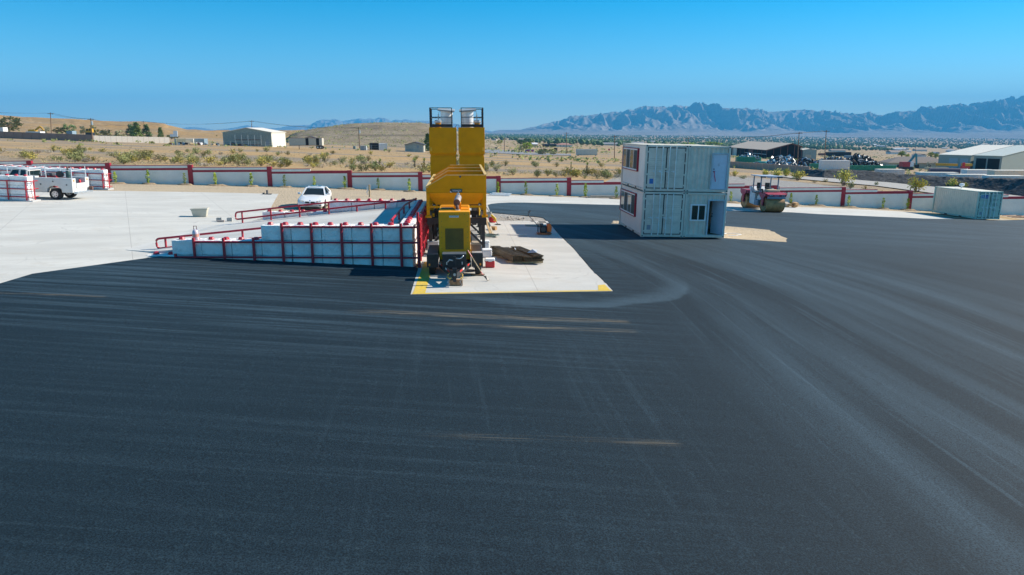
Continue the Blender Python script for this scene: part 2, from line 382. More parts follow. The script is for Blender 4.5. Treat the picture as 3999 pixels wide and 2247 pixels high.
def sheet(name, poly, dz, m, thick=.12, zf=G, step=2.5, kind='structure'):
    bm = bmesh.new(); f = bm.faces.new([bm.verts.new((x, y, 0)) for x, y in poly])
    bmesh.ops.triangulate(bm, faces=[f])
    x0 = min(q[0] for q in poly); x1 = max(q[0] for q in poly); x = math.ceil(x0 / step) * step
    while x < x1:
        bmesh.ops.bisect_plane(bm, geom=bm.verts[:] + bm.edges[:] + bm.faces[:], plane_co=(x, 0, 0), plane_no=(1, 0, 0)); x += step
    bmesh.ops.recalc_face_normals(bm, faces=bm.faces)
    if sum(f.normal.z for f in bm.faces) < 0: bmesh.ops.reverse_faces(bm, faces=bm.faces)
    for v in bm.verts: v.co.z = zf(v.co.x, v.co.y) + dz
    if thick:
        be = [e for e in bm.edges if e.is_boundary]
        r = bmesh.ops.extrude_edge_only(bm, edges=be)
        for v in r['geom']:
            if isinstance(v, bmesh.types.BMVert): v.co.z -= thick
    me = bpy.data.meshes.new(name); bm.to_mesh(me); bm.free(); me.materials.append(m); o = obj(name, me); o['kind'] = kind; return o
W0 = (-3.95, 28.6)
asph_pad = rough([(2.17, 49.97), (2.37, 47.95), (2.7, 40.83), (3.08, 35.57), (3.33, 29.63), (3.58, 26.63), (3.64, 25.29)], .05, .35, 3)
asph_grav = rough([(-1.54, 52.06), (.4, 51.2), (1.6, 50.6), (2.17, 49.97)], .06, .3, 4)
asph_top = [(80, 86), (50.5, 71.1), (46.5, 68.3), (43.4, 67.2), (37.9, 64.84), (36.6, 64.4), (32, 63.7), (26.84, 63.08), (24.59, 63.55), (18.4, 61.94), (13.5, 62.9), (9.49, 63.24), (4.68, 62.3), (1.01, 61.74), (-.2, 61.2), (-1.14, 60.22), (-1.7, 59.2), (-1.94, 58.16)]
sheet('asphalt_lot', [(-16.3, -60), (80, -60)] + asph_top + asph_grav[:-1] + asph_pad + [(-3.37, 23.42), (-3.77, 28.46), (-3.85, 28.5)] + rough([(-3.9, 28.6), (-14.15, 28.95)], .03, .4, 5) + [(-16.51, 24.45), (-16.44, 22.72)], .05, ASPH)
sheet('concrete_yard', [(-16.32, -60), (-16.46, 22.7), (-16.53, 24.45), (-14.17, 29.0), (-13.8, 39.6), (-16.15, 42.15), (-18.0, 42.94), (-19.57, 60.94), (-25.4, 60.16), (-32.3, 58.9), (-75, 55), (-75, -60)], .046, CONC)
pad_poly = [(-3.37, 23.44), (3.62, 25.31), (3.56, 26.63), (3.31, 29.63), (3.06, 35.57), (2.68, 40.83), (2.35, 47.9), (-1.1, 46.66), (-1.5, 52.06), (-1.92, 58.16), (-6.2, 58.2), (-4.75, 39.5), (-3.75, 28.5)]
sheet('concrete_pad', pad_poly, .042, PADC)
apron = [(-1.94, 58.18), (-1.7, 59.22), (-1.14, 60.24), (-.2, 61.22), (1.01, 61.76), (4.68, 62.32), (9.49, 63.26), (13.5, 62.92), (18.4, 61.96), (24.59, 63.57), (26.84, 63.1), (32, 63.72), (36.6, 64.42), (37.9, 64.86), (40.6, 66.2), (40.3, 71.0), (39.2, 72.4), (35.6, 72.2), (30.4, 71.4), (25.8, 69.9), (21.2, 71.0), (10.7, 70.9), (-2.4, 69.6), (-7, 69.3), (-6.25, 58.22)]
sheet('concrete_apron', apron, .038, CONC)
sheet('yard_dirt', [(-80, 55), (-32.3, 58.9), (-25.4, 60.1), (-19.6, 60.9), (-18, 42.9), (-16.1, 42.1), (-13.8, 39.5), (-4.7, 39.4), (-6.2, 58.1), (-6.9, 69.4), (10.7, 70.9), (25.8, 69.8), (39.2, 72.3), (43.4, 67.1), (80, 86), (80, 82), (90, 88), (0, 73), (-80, 65)], .006, YARD, 0)
sheet('gravel_patch', [(-1.2, 46.5), (2.5, 47.9), (2.6, 49.6), (-1.4, 52.4), (-1.7, 52)], .012, GRAV, 0)
sheet('gravel_patch', rough([(12.4, 42.3), (14.1, 42.0), (16.0, 41.6), (16.7, 43.5), (17.1, 47.8), (15.5, 48.7), (12.0, 49.9), (7.0, 49.6), (6.6, 47.9), (12.0, 48.1), (12.4, 42.3)], .12, .5, 8)[:-1], .056, YARD, 0)
def strip_poly(a, b, wd, n=(0, 1)): return [a, b, (b[0] + n[0] * wd, b[1] + n[1] * wd), (a[0] + n[0] * wd, a[1] + n[1] * wd)]
sheet('yellow_line', strip_poly((-3.33, 23.49), (3.58, 25.34), .17), .048, YPAINT, 0)
sheet('yellow_line', [(-3.32, 23.67), (-3.68, 29.9), (-3.28, 29.95), (-2.92, 23.78)], .048, YPAINT, 0)
sheet('yellow_line', [(3.1, 25.40), (3.54, 25.52), (3.47, 26.5), (3.2, 26.3)], .0484, YPAINT, 0)
# loading ramp slab
def ramp_z(X, Y):
    if X < -9: return max(G(X, Y) + .05, 1.85 + .1 * (X + 9))
    return 1.85 + .0875 * (X + 9)
def ramp_poly():
    lo = [(-4.9, 29.2), (-9, 29.24), (-14.1, 29.3), (-16.2, 30)]; hi = [(-16.6, 38.9), (-14, 38.95), (-9, 38.95), (-5.4, 38.9)]
    return lo + hi
sheet('ramp', ramp_poly(), .012, RAMPC, .5, ramp_z, 1.0)
# dirt road and gravel bands beyond the wall
GRAVB = gravel('grey roadside gravel', (.22, .215, .205), (.37, .355, .335), (.30, .28, .255), 3)
ROADM = gravel('pale dirt road', (.36, .35, .33), (.44, .42, .39), (.41, .39, .36), 3)
def tsheet(name, poly, dz, m): return sheet(name, poly, dz, m, 0, lambda x, y: T(x, y), 3.0)
def px_poly(pts): return [tuple(gp(x, y)[:2]) for x, y in pts]
tsheet('gravel_band', [(-66, 73), (-70, 84), (-45, 87), (-12, 86.5), (16, 88), (30, 92), (46, 96), (66, 99), (70, 80), (0, 74)], .03, GRAVB)
rd = px_poly([(2980, 681), (3060, 688), (3130, 693), (3330, 701), (3560, 725)])
rd2 = px_poly([(3700, 766), (3420, 729), (3230, 712), (3100, 700), (2990, 685)])
tsheet('gravel_flat', px_poly([(2440, 672), (2700, 684), (2860, 690), (3010, 702), (3120, 713), (3270, 731), (3420, 744), (3560, 765)]) + [(46, 92), (34, 88), (20, 84), (10, 80), (10, 88)], .04, GRAVB)
tsheet('dirt_road', rd + [(90, 116), (100, 104)] + rd2, .16, ROADM)

tsheet('paved_road', px_poly([(1250, 555), (1580, 563), (1760, 570), (1900, 579), (1980, 590), (2060, 598), (2230, 604), (2230, 610), (2050, 606), (1890, 598), (1760, 583), (1580, 571), (1250, 562)]), .2, mat('worn grey asphalt', (.24, .24, .245), .9, var=.08, scale=.3))
# ------------------------------------------------------------------ perimeter wall
def wallX(px_):
    X = 0
    for _ in range(20):
        Y = 72 + .097 * X; X = (px_ - CX) / F * (Y * math.cos(TH) + 6 * math.sin(TH))
    return X
def wy(X): return 72 + .097 * X
posts_px = [-170, 133.5, 436, 753, 1059, 1369, 1643, 1946.6, 2221, 2490, 2759, 3028, 3293, 3556, 3815, 4075, 4340]
tops = [(629.5, None), (638.2, None), (645.7, None), (652.8, None), (659, 1218), (673.5, None), (681, 1790), (695.7, None), (703.5, 2356), (711, None), (718, 2905), (732.8, None), (740, 3425), (755, None), (760.5, 3940), (775, None)]
PX = [wallX(x) for x in posts_px]; WYAW = math.atan(.097)
wall = thing('perimeter_wall', 'long stepped white block wall with maroon posts and band behind the yard', 'wall', (0, 72, 0), WYAW)
cw = math.cos(WYAW)
prev = None
for i, (yt, split) in enumerate(tops):
    a, b = PX[i], PX[i + 1]; xm = (posts_px[i] + posts_px[i + 1]) / 2
    zt = atY(xm, yt, wy((a + b) / 2)).z
    la, lb = a / cw + .21, b / cw - .21
    zg = min(G(a, wy(a)), G(b, wy(b))) - .35
    segs = [(la, lb, zt, True)]
    if split:
        ls = wallX(split) / cw; segs = [(la, ls, zt, True), (ls, lb, zt - .205, False)]
    core = MB(); blocks = MB(); cap = MB(); band = MB()
    for s0, s1, z, hi in segs:
        core.box(s0, s1, -.085, .1, zg, z - .05)
        if hi: cap.box(s0, s1, -.1, .11, z - .05, z); band.box(s0, s1, -.097, -.05, z - .47, z - .27)
        else: band.box(s0, s1, -.097, .11, z - .265, z)
        zz = z - .47 if hi else z - .265
        rows = [(z - .265, z - .055)] if hi else []
        k = 0
        while zz - .2 * (k + 1) > zg: rows.append((zz - .2 * (k + 1) + .008, zz - .2 * k)); k += 1
        for r, (z0, z1) in enumerate(rows):
            x = s0 - (.2 if r % 2 else 0)
            while x < s1 - .03:
                e = min(x + .396, s1)
                blocks.box(max(x, s0) + .004, e, -.0915 - rnd.random() * .003, -.07, z0, z1); x += .404
    pnl = core.build('panel', WALLW, wall)
    blocks.build('block_courses', WALLW, pnl, fix=False, kind='stuff')
    if cap.v: cap.build('cap', RED, wall)
    band.build('band', RED, wall)
    zp = max(zt, prev) if prev is not None else zt
    pm = MB().box(a / cw - .215, a / cw + .215, -.16, .2, zg - .2, zp + .02); pm.build('post', RED, wall, bevel=.012)
    prev = zt - (.205 if split else 0)
MB().box(PX[-1] / cw - .2, PX[-1] / cw + .2, -.16, .2, -4.2, prev + .02).build('post', RED, wall)

# ------------------------------------------------------------------ concrete stacking blocks
BL, BH = 1.22, .61
bm_ = MB().box(-BL / 2 + .013, BL / 2 - .013, -.305, .305, .009, BH - .009)
block_me = bm_.mesh('block', BLK)
bmm = bmesh.new(); bmm.from_mesh(block_me); bmesh.ops.subdivide_edges(bmm, edges=bmm.edges[:], cuts=3, use_grid_fill=True)
for v in bmm.verts: v.co += noise.noise_vector(v.co * 2.3) * .022
bmesh.ops.bevel(bmm, geom=[e for e in bmm.edges if e.is_manifold and e.calc_face_angle() > R(50)], offset=.03, segments=2, affect='EDGES', profile=.6)
bmm.to_mesh(block_me); bmm.free()
hb = MB().box(-BL / 4 + .006, BL / 4 - .006, -.305, .305, .004, BH - .004); half_me = hb.mesh('block', BLK)
stud_me = MB().lathe([(.135, -.01), (.125, .02), (.095, .09), (.075, .1)], n=8).mesh('stud', REDL)
studw_me = stud_me.copy(); studw_me.materials[0] = BLK
def block(parent, x, y, z, rz, studs=True, half=False, stud=None):
    o = obj('block', half_me if half else block_me, parent)
    o.location = (x + rnd.uniform(-.008, .008), y + rnd.uniform(-.018, .018), z); o.rotation_euler = (0, 0, rz + rnd.uniform(-.006, .006) + (math.pi if rnd.random() < .5 else 0))
    if studs:
        for s in ((0,) if half else (-.305, .305)):
            q = obj('stud', stud or stud_me, o); q.location = (s, 0, BH - .004); q.rotation_euler = (0, 0, rnd.random())
    return o
def run(parent, n, row, nabove, x0=0., stud=None):
    # blocks along local -x starting at x0
    for i in range(n): block(parent, x0 - BL / 2 - i * BL, 0, row * BH, 0, i >= nabove, stud=stud)
ZR = .62
fw = thing('retaining_wall', 'long white painted block wall along the front of the loading ramp', 'wall', (W0[0], W0[1] + .31, ZR), R(-1.2))
run(fw, 8, 0, 8); block(fw, -8.4 * BL, 0, 0, 0, True); run(fw, 8, 1, 5); run(fw, 5, 2, 0)
sw = thing('retaining_wall', 'white block wall with maroon studs closing the ramp beside the yellow plant', 'wall', (-4.27, 29.26, ZR), R(3.6))
for r in range(3):
    for i in range(8): block(sw, 0, BL / 2 + i * BL, r * BH, R(90), r == 2)
bw = thing('retaining_wall', 'white block wall along the far edge of the ramp near the sedan', 'wall', (-4.98, 39.32, ZR), R(-.5))
run(bw, 7, 0, 7); run(bw, 7, 1, 4); run(bw, 4, 2, 0)
# red pipe guards
def pipe_posts(parent, posts, r=.052, m=REDL):
    for (x, y, z0, z1) in posts: MB().cyl((x, y, z0), (x, y, z1), r, n=12).build('post', m, parent, smooth=True, sharp=40)
def pipe_rail(parent, pts, r=.038, m=REDL, name='rail'):
    return MB().tube(pts, r, 8).build(name, m, parent, smooth=True, sharp=40)
def gz(x, y): return G(x, y) + .03
fg = thing('pipe_guard', 'red pipe frame standing against the front of the white ramp wall', 'guard rail')
yf = lambda X: W0[1] - .07 - .021 * (X - W0[0])
def fX(px_): return (px_ - CX) / F * 28.9
pp = []
for px_, zt in [(675.6, 1.30), (752, 1.95), (870, 1.95), (988, 1.95), (1103, 2.55), (1218, 2.55), (1336, 2.55), (1453, 2.55), (1568, 2.55), (1637, 2.52)]:
    X = fX(px_); pp.append((X, yf(X), gz(X, 28.5) - .1, zt))
pipe_posts(fg, pp, .056)
xe = fX(1637)
for z, x0 in ((2.40, fX(1103)), (1.78, fX(752)), (1.17, fX(675.6))):
    pipe_rail(fg, [(x0, yf(x0), z), ((x0 + xe) / 2, yf((x0 + xe) / 2), z), (xe, yf(xe), z)], .04)
sg = thing('pipe_guard', 'red pipe frame along the ramp end wall, beside the yellow plant', 'guard rail')
sx = lambda Y: -3.80 - .0634 * (Y - 29.2)
pipe_posts(sg, [(sx(y), y, gz(sx(y), y) - .1, 2.95 if k == 0 else 2.6) for k, y in enumerate([28.95, 30.2, 31.4, 32.6, 33.8, 35.0, 36.2, 37.4, 38.6])], .056)
for z in (2.42, 1.8, 1.19): pipe_rail(sg, [(sx(28.95), 28.95, z), (sx(34), 34, z), (sx(38.8), 38.8, z)], .04)
# hand rails on the ramp
def rounded(pts, rad=.12):
    o = [Vector(pts[0])]
    for a, b, c in zip(pts, pts[1:], pts[2:]):
        a, b, c = Vector(a), Vector(b), Vector(c); u = (a - b).normalized() * rad; v = (c - b).normalized() * rad
        for f in (0, .25, .5, .75, 1): o.append((b + u) * (1 - f) ** 2 + b * 2 * f * (1 - f) + (b + v) * f * f)
    return o + [Vector(pts[-1])]
bh = thing('hand_rail', 'low red pipe rail along the far side of the ramp, in front of the sedan', 'rail')
def P(x, y, Y=38.55): return atY(x, y, Y)
up = [P(1524, 787), P(1311, 788), P(920, 830), P(920, 858), P(1278, 817), P(1524, 790), P(1622, 781)]
pipe_rail(bh, rounded(up, .14), .045)
pipe_posts(bh, [(P(x, 800).x, 38.55, ramp_z(P(x, 800).x, 38.5) - .05, P(x, yt).z) for x, yt in ((942, 828), (1055, 816), (1168, 804), (1283, 792), (1393, 803), (1505, 791))], .045)
c_ = P(1622, 781)
fh = thing('hand_rail', 'low red pipe rail along the near side of the ramp behind the white blocks', 'rail')
def Q(x, y): return atY(x, y, 30.25)
e1 = Q(1046, 889)
up = [tuple(Q(1052, 888)), tuple(e1), tuple(Q(608, 934)), tuple(Q(615, 972)), tuple(Q(1046, 926)), tuple(Q(1052, 925))]
pipe_rail(fh, rounded(up, .16), .045)
pipe_posts(fh, [(x, 30.25, ramp_z(x, 30.25) - .05, z) for x, z in ((Q(647, 950).x, Q(647, 930).z), (Q(946, 900).x, Q(946, 899).z), (Q(1044, 900).x, Q(1044, 888).z))], .045)
eh = thing('hand_rail', 'red pipe rail across the top end of the ramp next to the studs', 'rail')
pipe_rail(eh, [(-4.95, 29.6, 2.55), (-5.15, 33, 2.55), (-5.3, 36, 2.55), tuple(c_ + Vector((.05, -.06, .07)))], .05)
pipe_posts(eh, [(-4.97, 30, 1.9, 2.55), (-5.1, 32.6, 1.9, 2.55), (-5.26, 35.2, 1.9, 2.55), (-5.36, 37.8, 1.9, 2.55)], .045)

# ------------------------------------------------------------------ yellow batching plant
PA = R(3.95)
g0 = G(-2.45, 32) + .042
pl = thing('batching_plant', 'tall yellow aggregate bin and twin silo plant on black chassis in the yard centre', 'plant', (-2.45, 32, g0), PA)
zl = lambda z: z - g0
HW = 1.32; HL = 9.6
hp = MB()   # outer shell: front, right side, left side, lower hopper
hp.prism([(-HW, zl(3.46)), (HW, zl(3.46)), (HW, zl(4.23)), (-.41, zl(4.23)), (-HW, zl(3.71))], 0, .05)
hp.prism([(-HW, zl(3.46)), (HW, zl(3.46)), (HW, zl(4.23)), (-.41, zl(4.23)), (-HW, zl(3.71))], HL - .05, HL)
hp.box(HW - .05, HW, .05, HL - .05, zl(3.46), zl(4.23)); hp.box(-HW, -HW + .05, .05, HL - .05, zl(3.46), zl(3.71))
hopper = hp.build('hopper', YEL, pl, bevel=.008)
MB().box(-HW - .012, HW + .012, -.012, 0, zl(3.645), zl(3.665)).box(-HW - .012, HW + .012, -.02, 0, zl(3.455), zl(3.47)).build('stiffener', YEL, hopper)
rim = MB()
rim.bar((-.41, .02, zl(4.235)), (HW, .02, zl(4.235)), .07, .03); rim.bar((-.41, .02, zl(4.235)), (-HW, .02, zl(3.715)), .03, .07)
rim.box(HW - .08, HW + .03, -.01, HL, zl(4.23), zl(4.26)); rim.box(-HW - .03, -HW + .1, -.01, HL, zl(3.70), zl(3.73))
for y in (3.3, 6.4):
    rim.bar((-.41, y + .03, zl(4.235)), (HW - .06, y + .03, zl(4.235)), .09, .03); rim.bar((-.41, y + .03, zl(4.235)), (-HW + .06, y + .03, zl(3.72)), .05, .09)
rim.bar((-.41, HL - .02, zl(4.235)), (HW, HL - .02, zl(4.235)), .07, .03); rim.build('rim', mat('pale edge', (.74, .50, .17), .5, var=.15, scale=6), hopper)  # top edges coloured paler than the hopper walls
for y in (3.3, 6.4):
    MB().prism([(-HW + .05, zl(3.46)), (HW - .05, zl(3.46)), (HW - .05, zl(4.22)), (-.41, zl(4.22)), (-HW + .05, zl(3.71))], y, y + .06).build('partition', YEL, hopper)
low = MB(); t0 = zl(3.455); t1 = zl(2.9)
for k in range(3):
    a, b = k * 3.2, k * 3.2 + 3.2
    low.add([(-HW + .02, a + .02, t0), (HW - .02, a + .02, t0), (HW - .02, b - .02, t0), (-HW + .02, b - .02, t0), (-.93, a + .5, t1), (.95, a + .5, t1), (.95, b - .5, t1), (-.93, b - .5, t1)], [(3, 2, 1, 0), (4, 5, 6, 7), (0, 1, 5, 4), (1, 2, 6, 5), (2, 3, 7, 6), (3, 0, 4, 7)])
low.build('hopper_bottom', YEL, pl, bevel=.006)
for k in range(3):
    a = k * 3.2 + .9
    MB().add([(-.5, a, t1 - .01), (.5, a, t1 - .01), (.5, a + 1.3, t1 - .01), (-.5, a + 1.3, t1 - .01), (-.12, a + .4, zl(2.35)), (.12, a + .4, zl(2.35)), (.12, a + .9, zl(2.35)), (-.12, a + .9, zl(2.35))], [(3, 2, 1, 0), (4, 5, 6, 7), (0, 1, 5, 4), (1, 2, 6, 5), (2, 3, 7, 6), (3, 0, 4, 7)]).build('discharge_gate', YEL, pl)
for y in (.08, 3.2, 6.4, 9.5):
    for s in (-1, 1):
        MB().box(s * 1.25 - .07, s * 1.25 + .07, y - .07, y + .07, zl(2.47), zl(3.45)).build('hopper_leg', YEL, pl, bevel=.006)
        MB().box(s * 1.25 - .13, s * 1.25 + .13, y - .1, y + .1, zl(2.37), zl(2.465)).build('foot_plate', YEL, pl)
    MB().box(-1.18, 1.18, y - .04, y + .04, zl(2.80), zl(2.89)).build('crossbar', YEL, pl)
# black chassis
ch = MB()
for s in (-1, 1):
    ch.box(s * 1.2 - .09, s * 1.2 + .09, .16, 14.2, zl(2.34), zl(2.36)); ch.box(s * 1.2 - .02, s * 1.2 + .02, .16, 14.2, zl(2.12), zl(2.34)); ch.box(s * 1.2 - .09, s * 1.2 + .09, .16, 14.2, zl(2.10), zl(2.12))
    ch.box(s * .6 - .07, s * .6 + .07, 1.6, 14.2, zl(1.0), zl(1.22))
ch.box(-1.31, 1.31, 0, .155, zl(2.10), zl(2.36)); ch.box(-1.31, -1.05, -.03, 0, zl(2.03), zl(2.37)); ch.box(1.05, 1.31, -.03, 0, zl(2.03), zl(2.37))
for y in (3.2, 6.4, 9.6, 13.5): ch.box(-1.1, 1.1, y, y + .12, zl(2.12), zl(2.33)); ch.box(-.9, .9, y, y + .14, zl(.98), zl(1.0))
ch.build('chassis', BLACK, pl, bevel=.006)
for y in (.1, 3.3, 6.5, 9.7, 13.6):
    for s in (-1, 1):
        MB().box(s * 1.18 - .07, s * 1.18 + .07, y - .07, y + .07, zl(.7), zl(2.1)).box(s * 1.18 - .16, s * 1.18 + .16, y - .16, y + .16, zl(.67), zl(.7)).build('chassis_leg', BLACK, pl, bevel=.006)
for y in (.12, 3.3):
    for s in (-1, 1):
        MB().bar((s * 1.14, y, zl(1.15)), (s * .25, y, zl(2.05)), .09, .09).build('brace', BLACK, pl)
        MB().bar((s * 1.18, y + .1, zl(.8)), (s * 1.18, y + 3.0, zl(2.05)), .07, .08).build('brace', BLACK, pl)
MB().box(-.42, .42, 1.5, 13.4, zl(1.42), zl(1.5)).box(-.46, -.42, 1.5, 13.4, zl(1.42), zl(1.7)).box(.42, .46, 1.5, 13.4, zl(1.42), zl(1.7)).build('conveyor', DGREY, pl)
for y in [1.7 + k * .9 for k in range(13)]: MB().cyl((-.4, y, zl(1.37)), (.4, y, zl(1.37)), .05, n=8).build('roller', DGREY, pl)
MB().box(-.95, .95, 2.1, 4.9, zl(1.0), zl(1.34)).build('water_tank', mat('pale grey tank', (.42, .44, .45), .5), pl)
for y in (10.6, 11.8):
    for s in (-1, 1):
        wl = MB().cyl((s * .95 - .14, y, zl(1.17)), (s * .95 + .14, y, zl(1.17)), .5, n=20).build('wheel', RUB, pl, bevel=.03)
        MB().cyl((s * .95 + s * .145, y, zl(1.17)), (s * .95 + s * .16, y, zl(1.17)), .26, n=16).build('rim', GALV, wl)
# sign with lettering
sb = MB().box(-.27, .26, -.035, -.012, zl(3.483), zl(3.632)).build('sign', mat('black sign', (.015, .018, .022), .35), hopper)
MB().prism([(-.27, zl(3.483)), (-.19, zl(3.483)), (-.27, zl(3.562))], -.0375, -.036).build('sign_corner', TAPEW, sb)
TEAL = mat('teal sign print', (.02, .36, .37), .4)
fr = MB().box(-.2, .24, -.0385, -.036, zl(3.507), zl(3.516)).box(-.2, .24, -.0385, -.036, zl(3.610), zl(3.619)).box(-.2, -.192, -.0385, -.036, zl(3.516), zl(3.61)).box(.232, .24, -.0385, -.036, zl(3.516), zl(3.61)); fr.build('sign_border', TEAL, sb)
text_mesh('BÖHRINGER', .085, mat('white lettering', (.7, .78, .85), .4), 'lettering', sb, Matrix.Translation((.02, -.0385, zl(3.558))) @ FRONT, .002, .78)
for x in (.18,): MB().cyl((x, -.02, zl(4.17)), (x, .0, zl(4.17)), .045, n=12).build('lifting_eye', DGREY, hopper)
# silos
for x0, x1, s in ((-1.6, -.03, -1), (.09, 1.62, 1)):
    y0, y1 = 11.0, 14.0
    so = MB()
    prof = [(2.95, .06), (4.60, .06), (4.70, .11), (4.77, .11), (4.80, .03), (4.88, 0.), (6.32, 0.)]
    for (za, ia), (zb, ib) in zip(prof, prof[1:]):
        q = lambda z, i: [(x0 + i * .5, y0 + i, zl(z)), (x1 - i * .5, y0 + i, zl(z)), (x1 - i * .5, y1 - i, zl(z)), (x0 + i * .5, y1 - i, zl(z))]
        so.add(q(za, ia) + q(zb, ib), [(0, 1, 5, 4), (1, 2, 6, 5), (2, 3, 7, 6), (3, 0, 4, 7)])
    so.add([(x0, y0, zl(6.32)), (x1, y0, zl(6.32)), (x1, y1, zl(6.32)), (x0, y1, zl(6.32))], [(0, 1, 2, 3)])
    xm = (x0 + x1) / 2; i = .06
    so.add([(x0 + .03, y0 + i, zl(2.95)), (x1 - .03, y0 + i, zl(2.95)), (x1 - .03, y1 - i, zl(2.95)), (x0 + .03, y1 - i, zl(2.95)), (xm - .15, 12.3, zl(2.2)), (xm + .15, 12.3, zl(2.2)), (xm + .15, 12.7, zl(2.2)), (xm - .15, 12.7, zl(2.2))], [(4, 5, 6, 7), (0, 1, 5, 4), (1, 2, 6, 5), (2, 3, 7, 6), (3, 0, 4, 7)])
    silo = so.build('silo', YEL, pl, bevel=.012); silo['label'] = 'left yellow silo with white filter on top' if s < 0 else 'right yellow silo with white filter on top'
    for lx in (x0 + .1, x1 - .1):
        MB().box(lx - .045, lx + .045, y0 - .045, y0 - .015, zl(4.97), zl(5.17)).build('lifting_lug', mat('bright lug yellow', (.75, .42, .03), .45), silo, bevel=.01)
        MB().box(lx - .06, lx + .06, y0 + .05, y0 + .25, zl(2.34), zl(2.96)).build('silo_leg', YEL, silo)
        MB().box(lx - .06, lx + .06, y1 - .25, y1 - .05, zl(2.34), zl(2.96)).build('silo_leg', YEL, silo)
    # guard rail round the silo top
    o0, o1 = (x0 + .06, x1 - .25) if s < 0 else (x0 + .18, x1 - .08)
    zt = zl(6.32); gr_ = MB(); pts = [(o0, y0 + .12), (o1, y0 + .12), (o1, y1 - .12), (o0, y1 - .12)]
    for x, y in pts: gr_.box(x - .022, x + .022, y - .022, y + .022, zt, zt + 1.12)
    ox = o0 if s < 0 else o1
    edges = [(pts[0], pts[1]), ((ox, y0 + .12), (ox, y1 - .12)), (pts[2], pts[3])]
    for (a, b) in edges:
        for hgt in (1.10, .58): gr_.bar((*a, zt + hgt), (*b, zt + hgt), .04, .04)
        gr_.bar((*a, zt + .1), (*b, zt + .1), .02, .16)
    for f in (.33, .66): gr_.box(ox - .02, ox + .02, y0 + f * 3 - .02, y0 + f * 3 + .02, zt, zt + 1.1)
    gr_.build('guard_rail', BLACK, silo)
    fx = xm + (.22 if s < 0 else -.22) * 1.0; fy = 12.3
    ft = MB().cyl((fx, fy, zt), (fx, fy, zt + .95), .36, n=24).build('dust_filter', mat('white filter drum', (.75, .77, .78), .4, .2, var=.1), silo, smooth=True, sharp=40)
    MB().cyl((fx, fy, zt + .28), (fx, fy, zt + .31), .372, n=24).build('band', GALV, ft)
    lidM = Matrix.Translation((fx + .02 * s, fy, zt + 1.03)) @ Matrix.Rotation(R(-5 * s), 4, 'Y') @ Matrix.Rotation(R(8), 4, 'X')
    MB().box(-.5, .5, -.45, .45, -.05, .03, lidM).build('filter_lid', mat('grey lid', (.33, .38, .4), .5), ft, bevel=.01)
    vx = (x0 + .52) if s < 0 else (x1 - .42)
    vp = MB().cyl((vx, 11.5, zt), (vx, 11.5, zt + .24), .17, n=16).build('vent_pipe', YEL, silo, smooth=True, sharp=40)
    MB().lathe([(.2, 0), (.22, .05), (.22, .12), (.16, .18), (.05, .2)], (vx, 11.5, zt + .24), 16).build('vent_cap', GALV, vp, smooth=True, sharp=40)
    MB().box(vx - .04, vx + .04, 12.4, 12.46, zt + .35, zt + .75).build('control_box', GALV, silo)
    MB().tube([(vx, 12.43, zt + .75), (vx - .05 * s, 12.4, zt + .95), (fx - .2 * s, fy, zt + .98)], .012, 6).build('cable', BLACK, silo)
MB().tube([(-.1, 11.3, zl(6.3)), (0, 11.3, zl(6.48)), (.12, 11.3, zl(6.44)), (.16, 11.3, zl(6.3))], .012, 6).build('cable', BLACK, pl)
# hoses, valves and conduit under the bins
rr = random.Random(3)
for k in range(14):
    s = rr.choice((-1, 1)); y = rr.uniform(.3, 6); x = s * rr.uniform(.98, 1.12)
    MB().cyl((x, y, zl(2.36)), (x, y, zl(2.36) + rr.uniform(.1, .3)), rr.uniform(.03, .06), n=8).build('valve', rr.choice((GALV, DGREY, YEL)), pl)
for k in range(4):
    MB().tube([(1.02, .5 + k * .3, zl(2.4)), (1.05, 1 + k * .5, zl(2.6)), (1.0, 2 + k * .6, zl(2.45))], .025, 6).build('hose', rr.choice((BLACK, mat('yellow hose', (.6, .4, .03)))), pl)

# ------------------------------------------------------------------ generator on its trailer
g1 = G(-2.18, 27.3) + .042
tr = thing('generator_trailer', 'dull yellow generator on black tandem trailer parked in front of the yellow plant', 'trailer', (-2.18, 27.3, g1), PA); tr.scale = (.975, 1, 1.03)
en = MB().box(-.61, .61, 0, 2.7, .58, 2.345).build('enclosure', GENY, tr, bevel=.015)
MB().box(-.365, .345, -.012, .0, .96, 1.74).build('grille_back', mat('dark grille', (.05, .035, .02), .7), en)
lat = MB(); n_b = 26
def clip_diag(c0, sgn):
    xa, xb, za, zb = -.365, .345, .96, 1.74; pts = []
    for x in (xa, xb):
        z = c0 + sgn * (x - xa) * 1.7
        if za <= z <= zb: pts.append((x, z))
    for z in (za, zb):
        x = xa + (z - c0) / (sgn * 1.7)
        if xa < x < xb: pts.append((x, z))
    return pts[:2]
for k in range(64):
    c0 = .96 - 1.25 + k * .0525
    for sgn in (1, -1):
        q = clip_diag(c0 if sgn > 0 else c0 + 1.25, sgn)
        if len(q) == 2 and math.dist(q[0], q[1]) > .02: lat.bar((q[0][0], -.02, q[0][1]), (q[1][0], -.02, q[1][1]), .008, .0115)
lat.build('grille_mesh', mat('grille yellow', (.30, .17, .03), .5), en, fix=False, kind='stuff')
gf = MB().box(-.385, -.365, -.02, -.002, .94, 1.76).box(.345, .365, -.02, -.002, .94, 1.76).box(-.365, .345, -.02, -.002, .94, .96).box(-.365, .345, -.02, -.002, 1.74, 1.76).build('grille_frame', GENY, en)
bolts = MB()
for z in (1.0, 1.2, 1.4, 1.6, 1.8, 2.0): bolts.cyl((-.5, -.012, z), (-.5, 0, z), .012, n=6).cyl((.5, -.012, z), (.5, 0, z), .012, n=6)
for x in (-.56, -.4, -.2, 0, .2, .4, .55): bolts.cyl((x, -.012, 2.25), (x, 0, 2.25), .012, n=6)
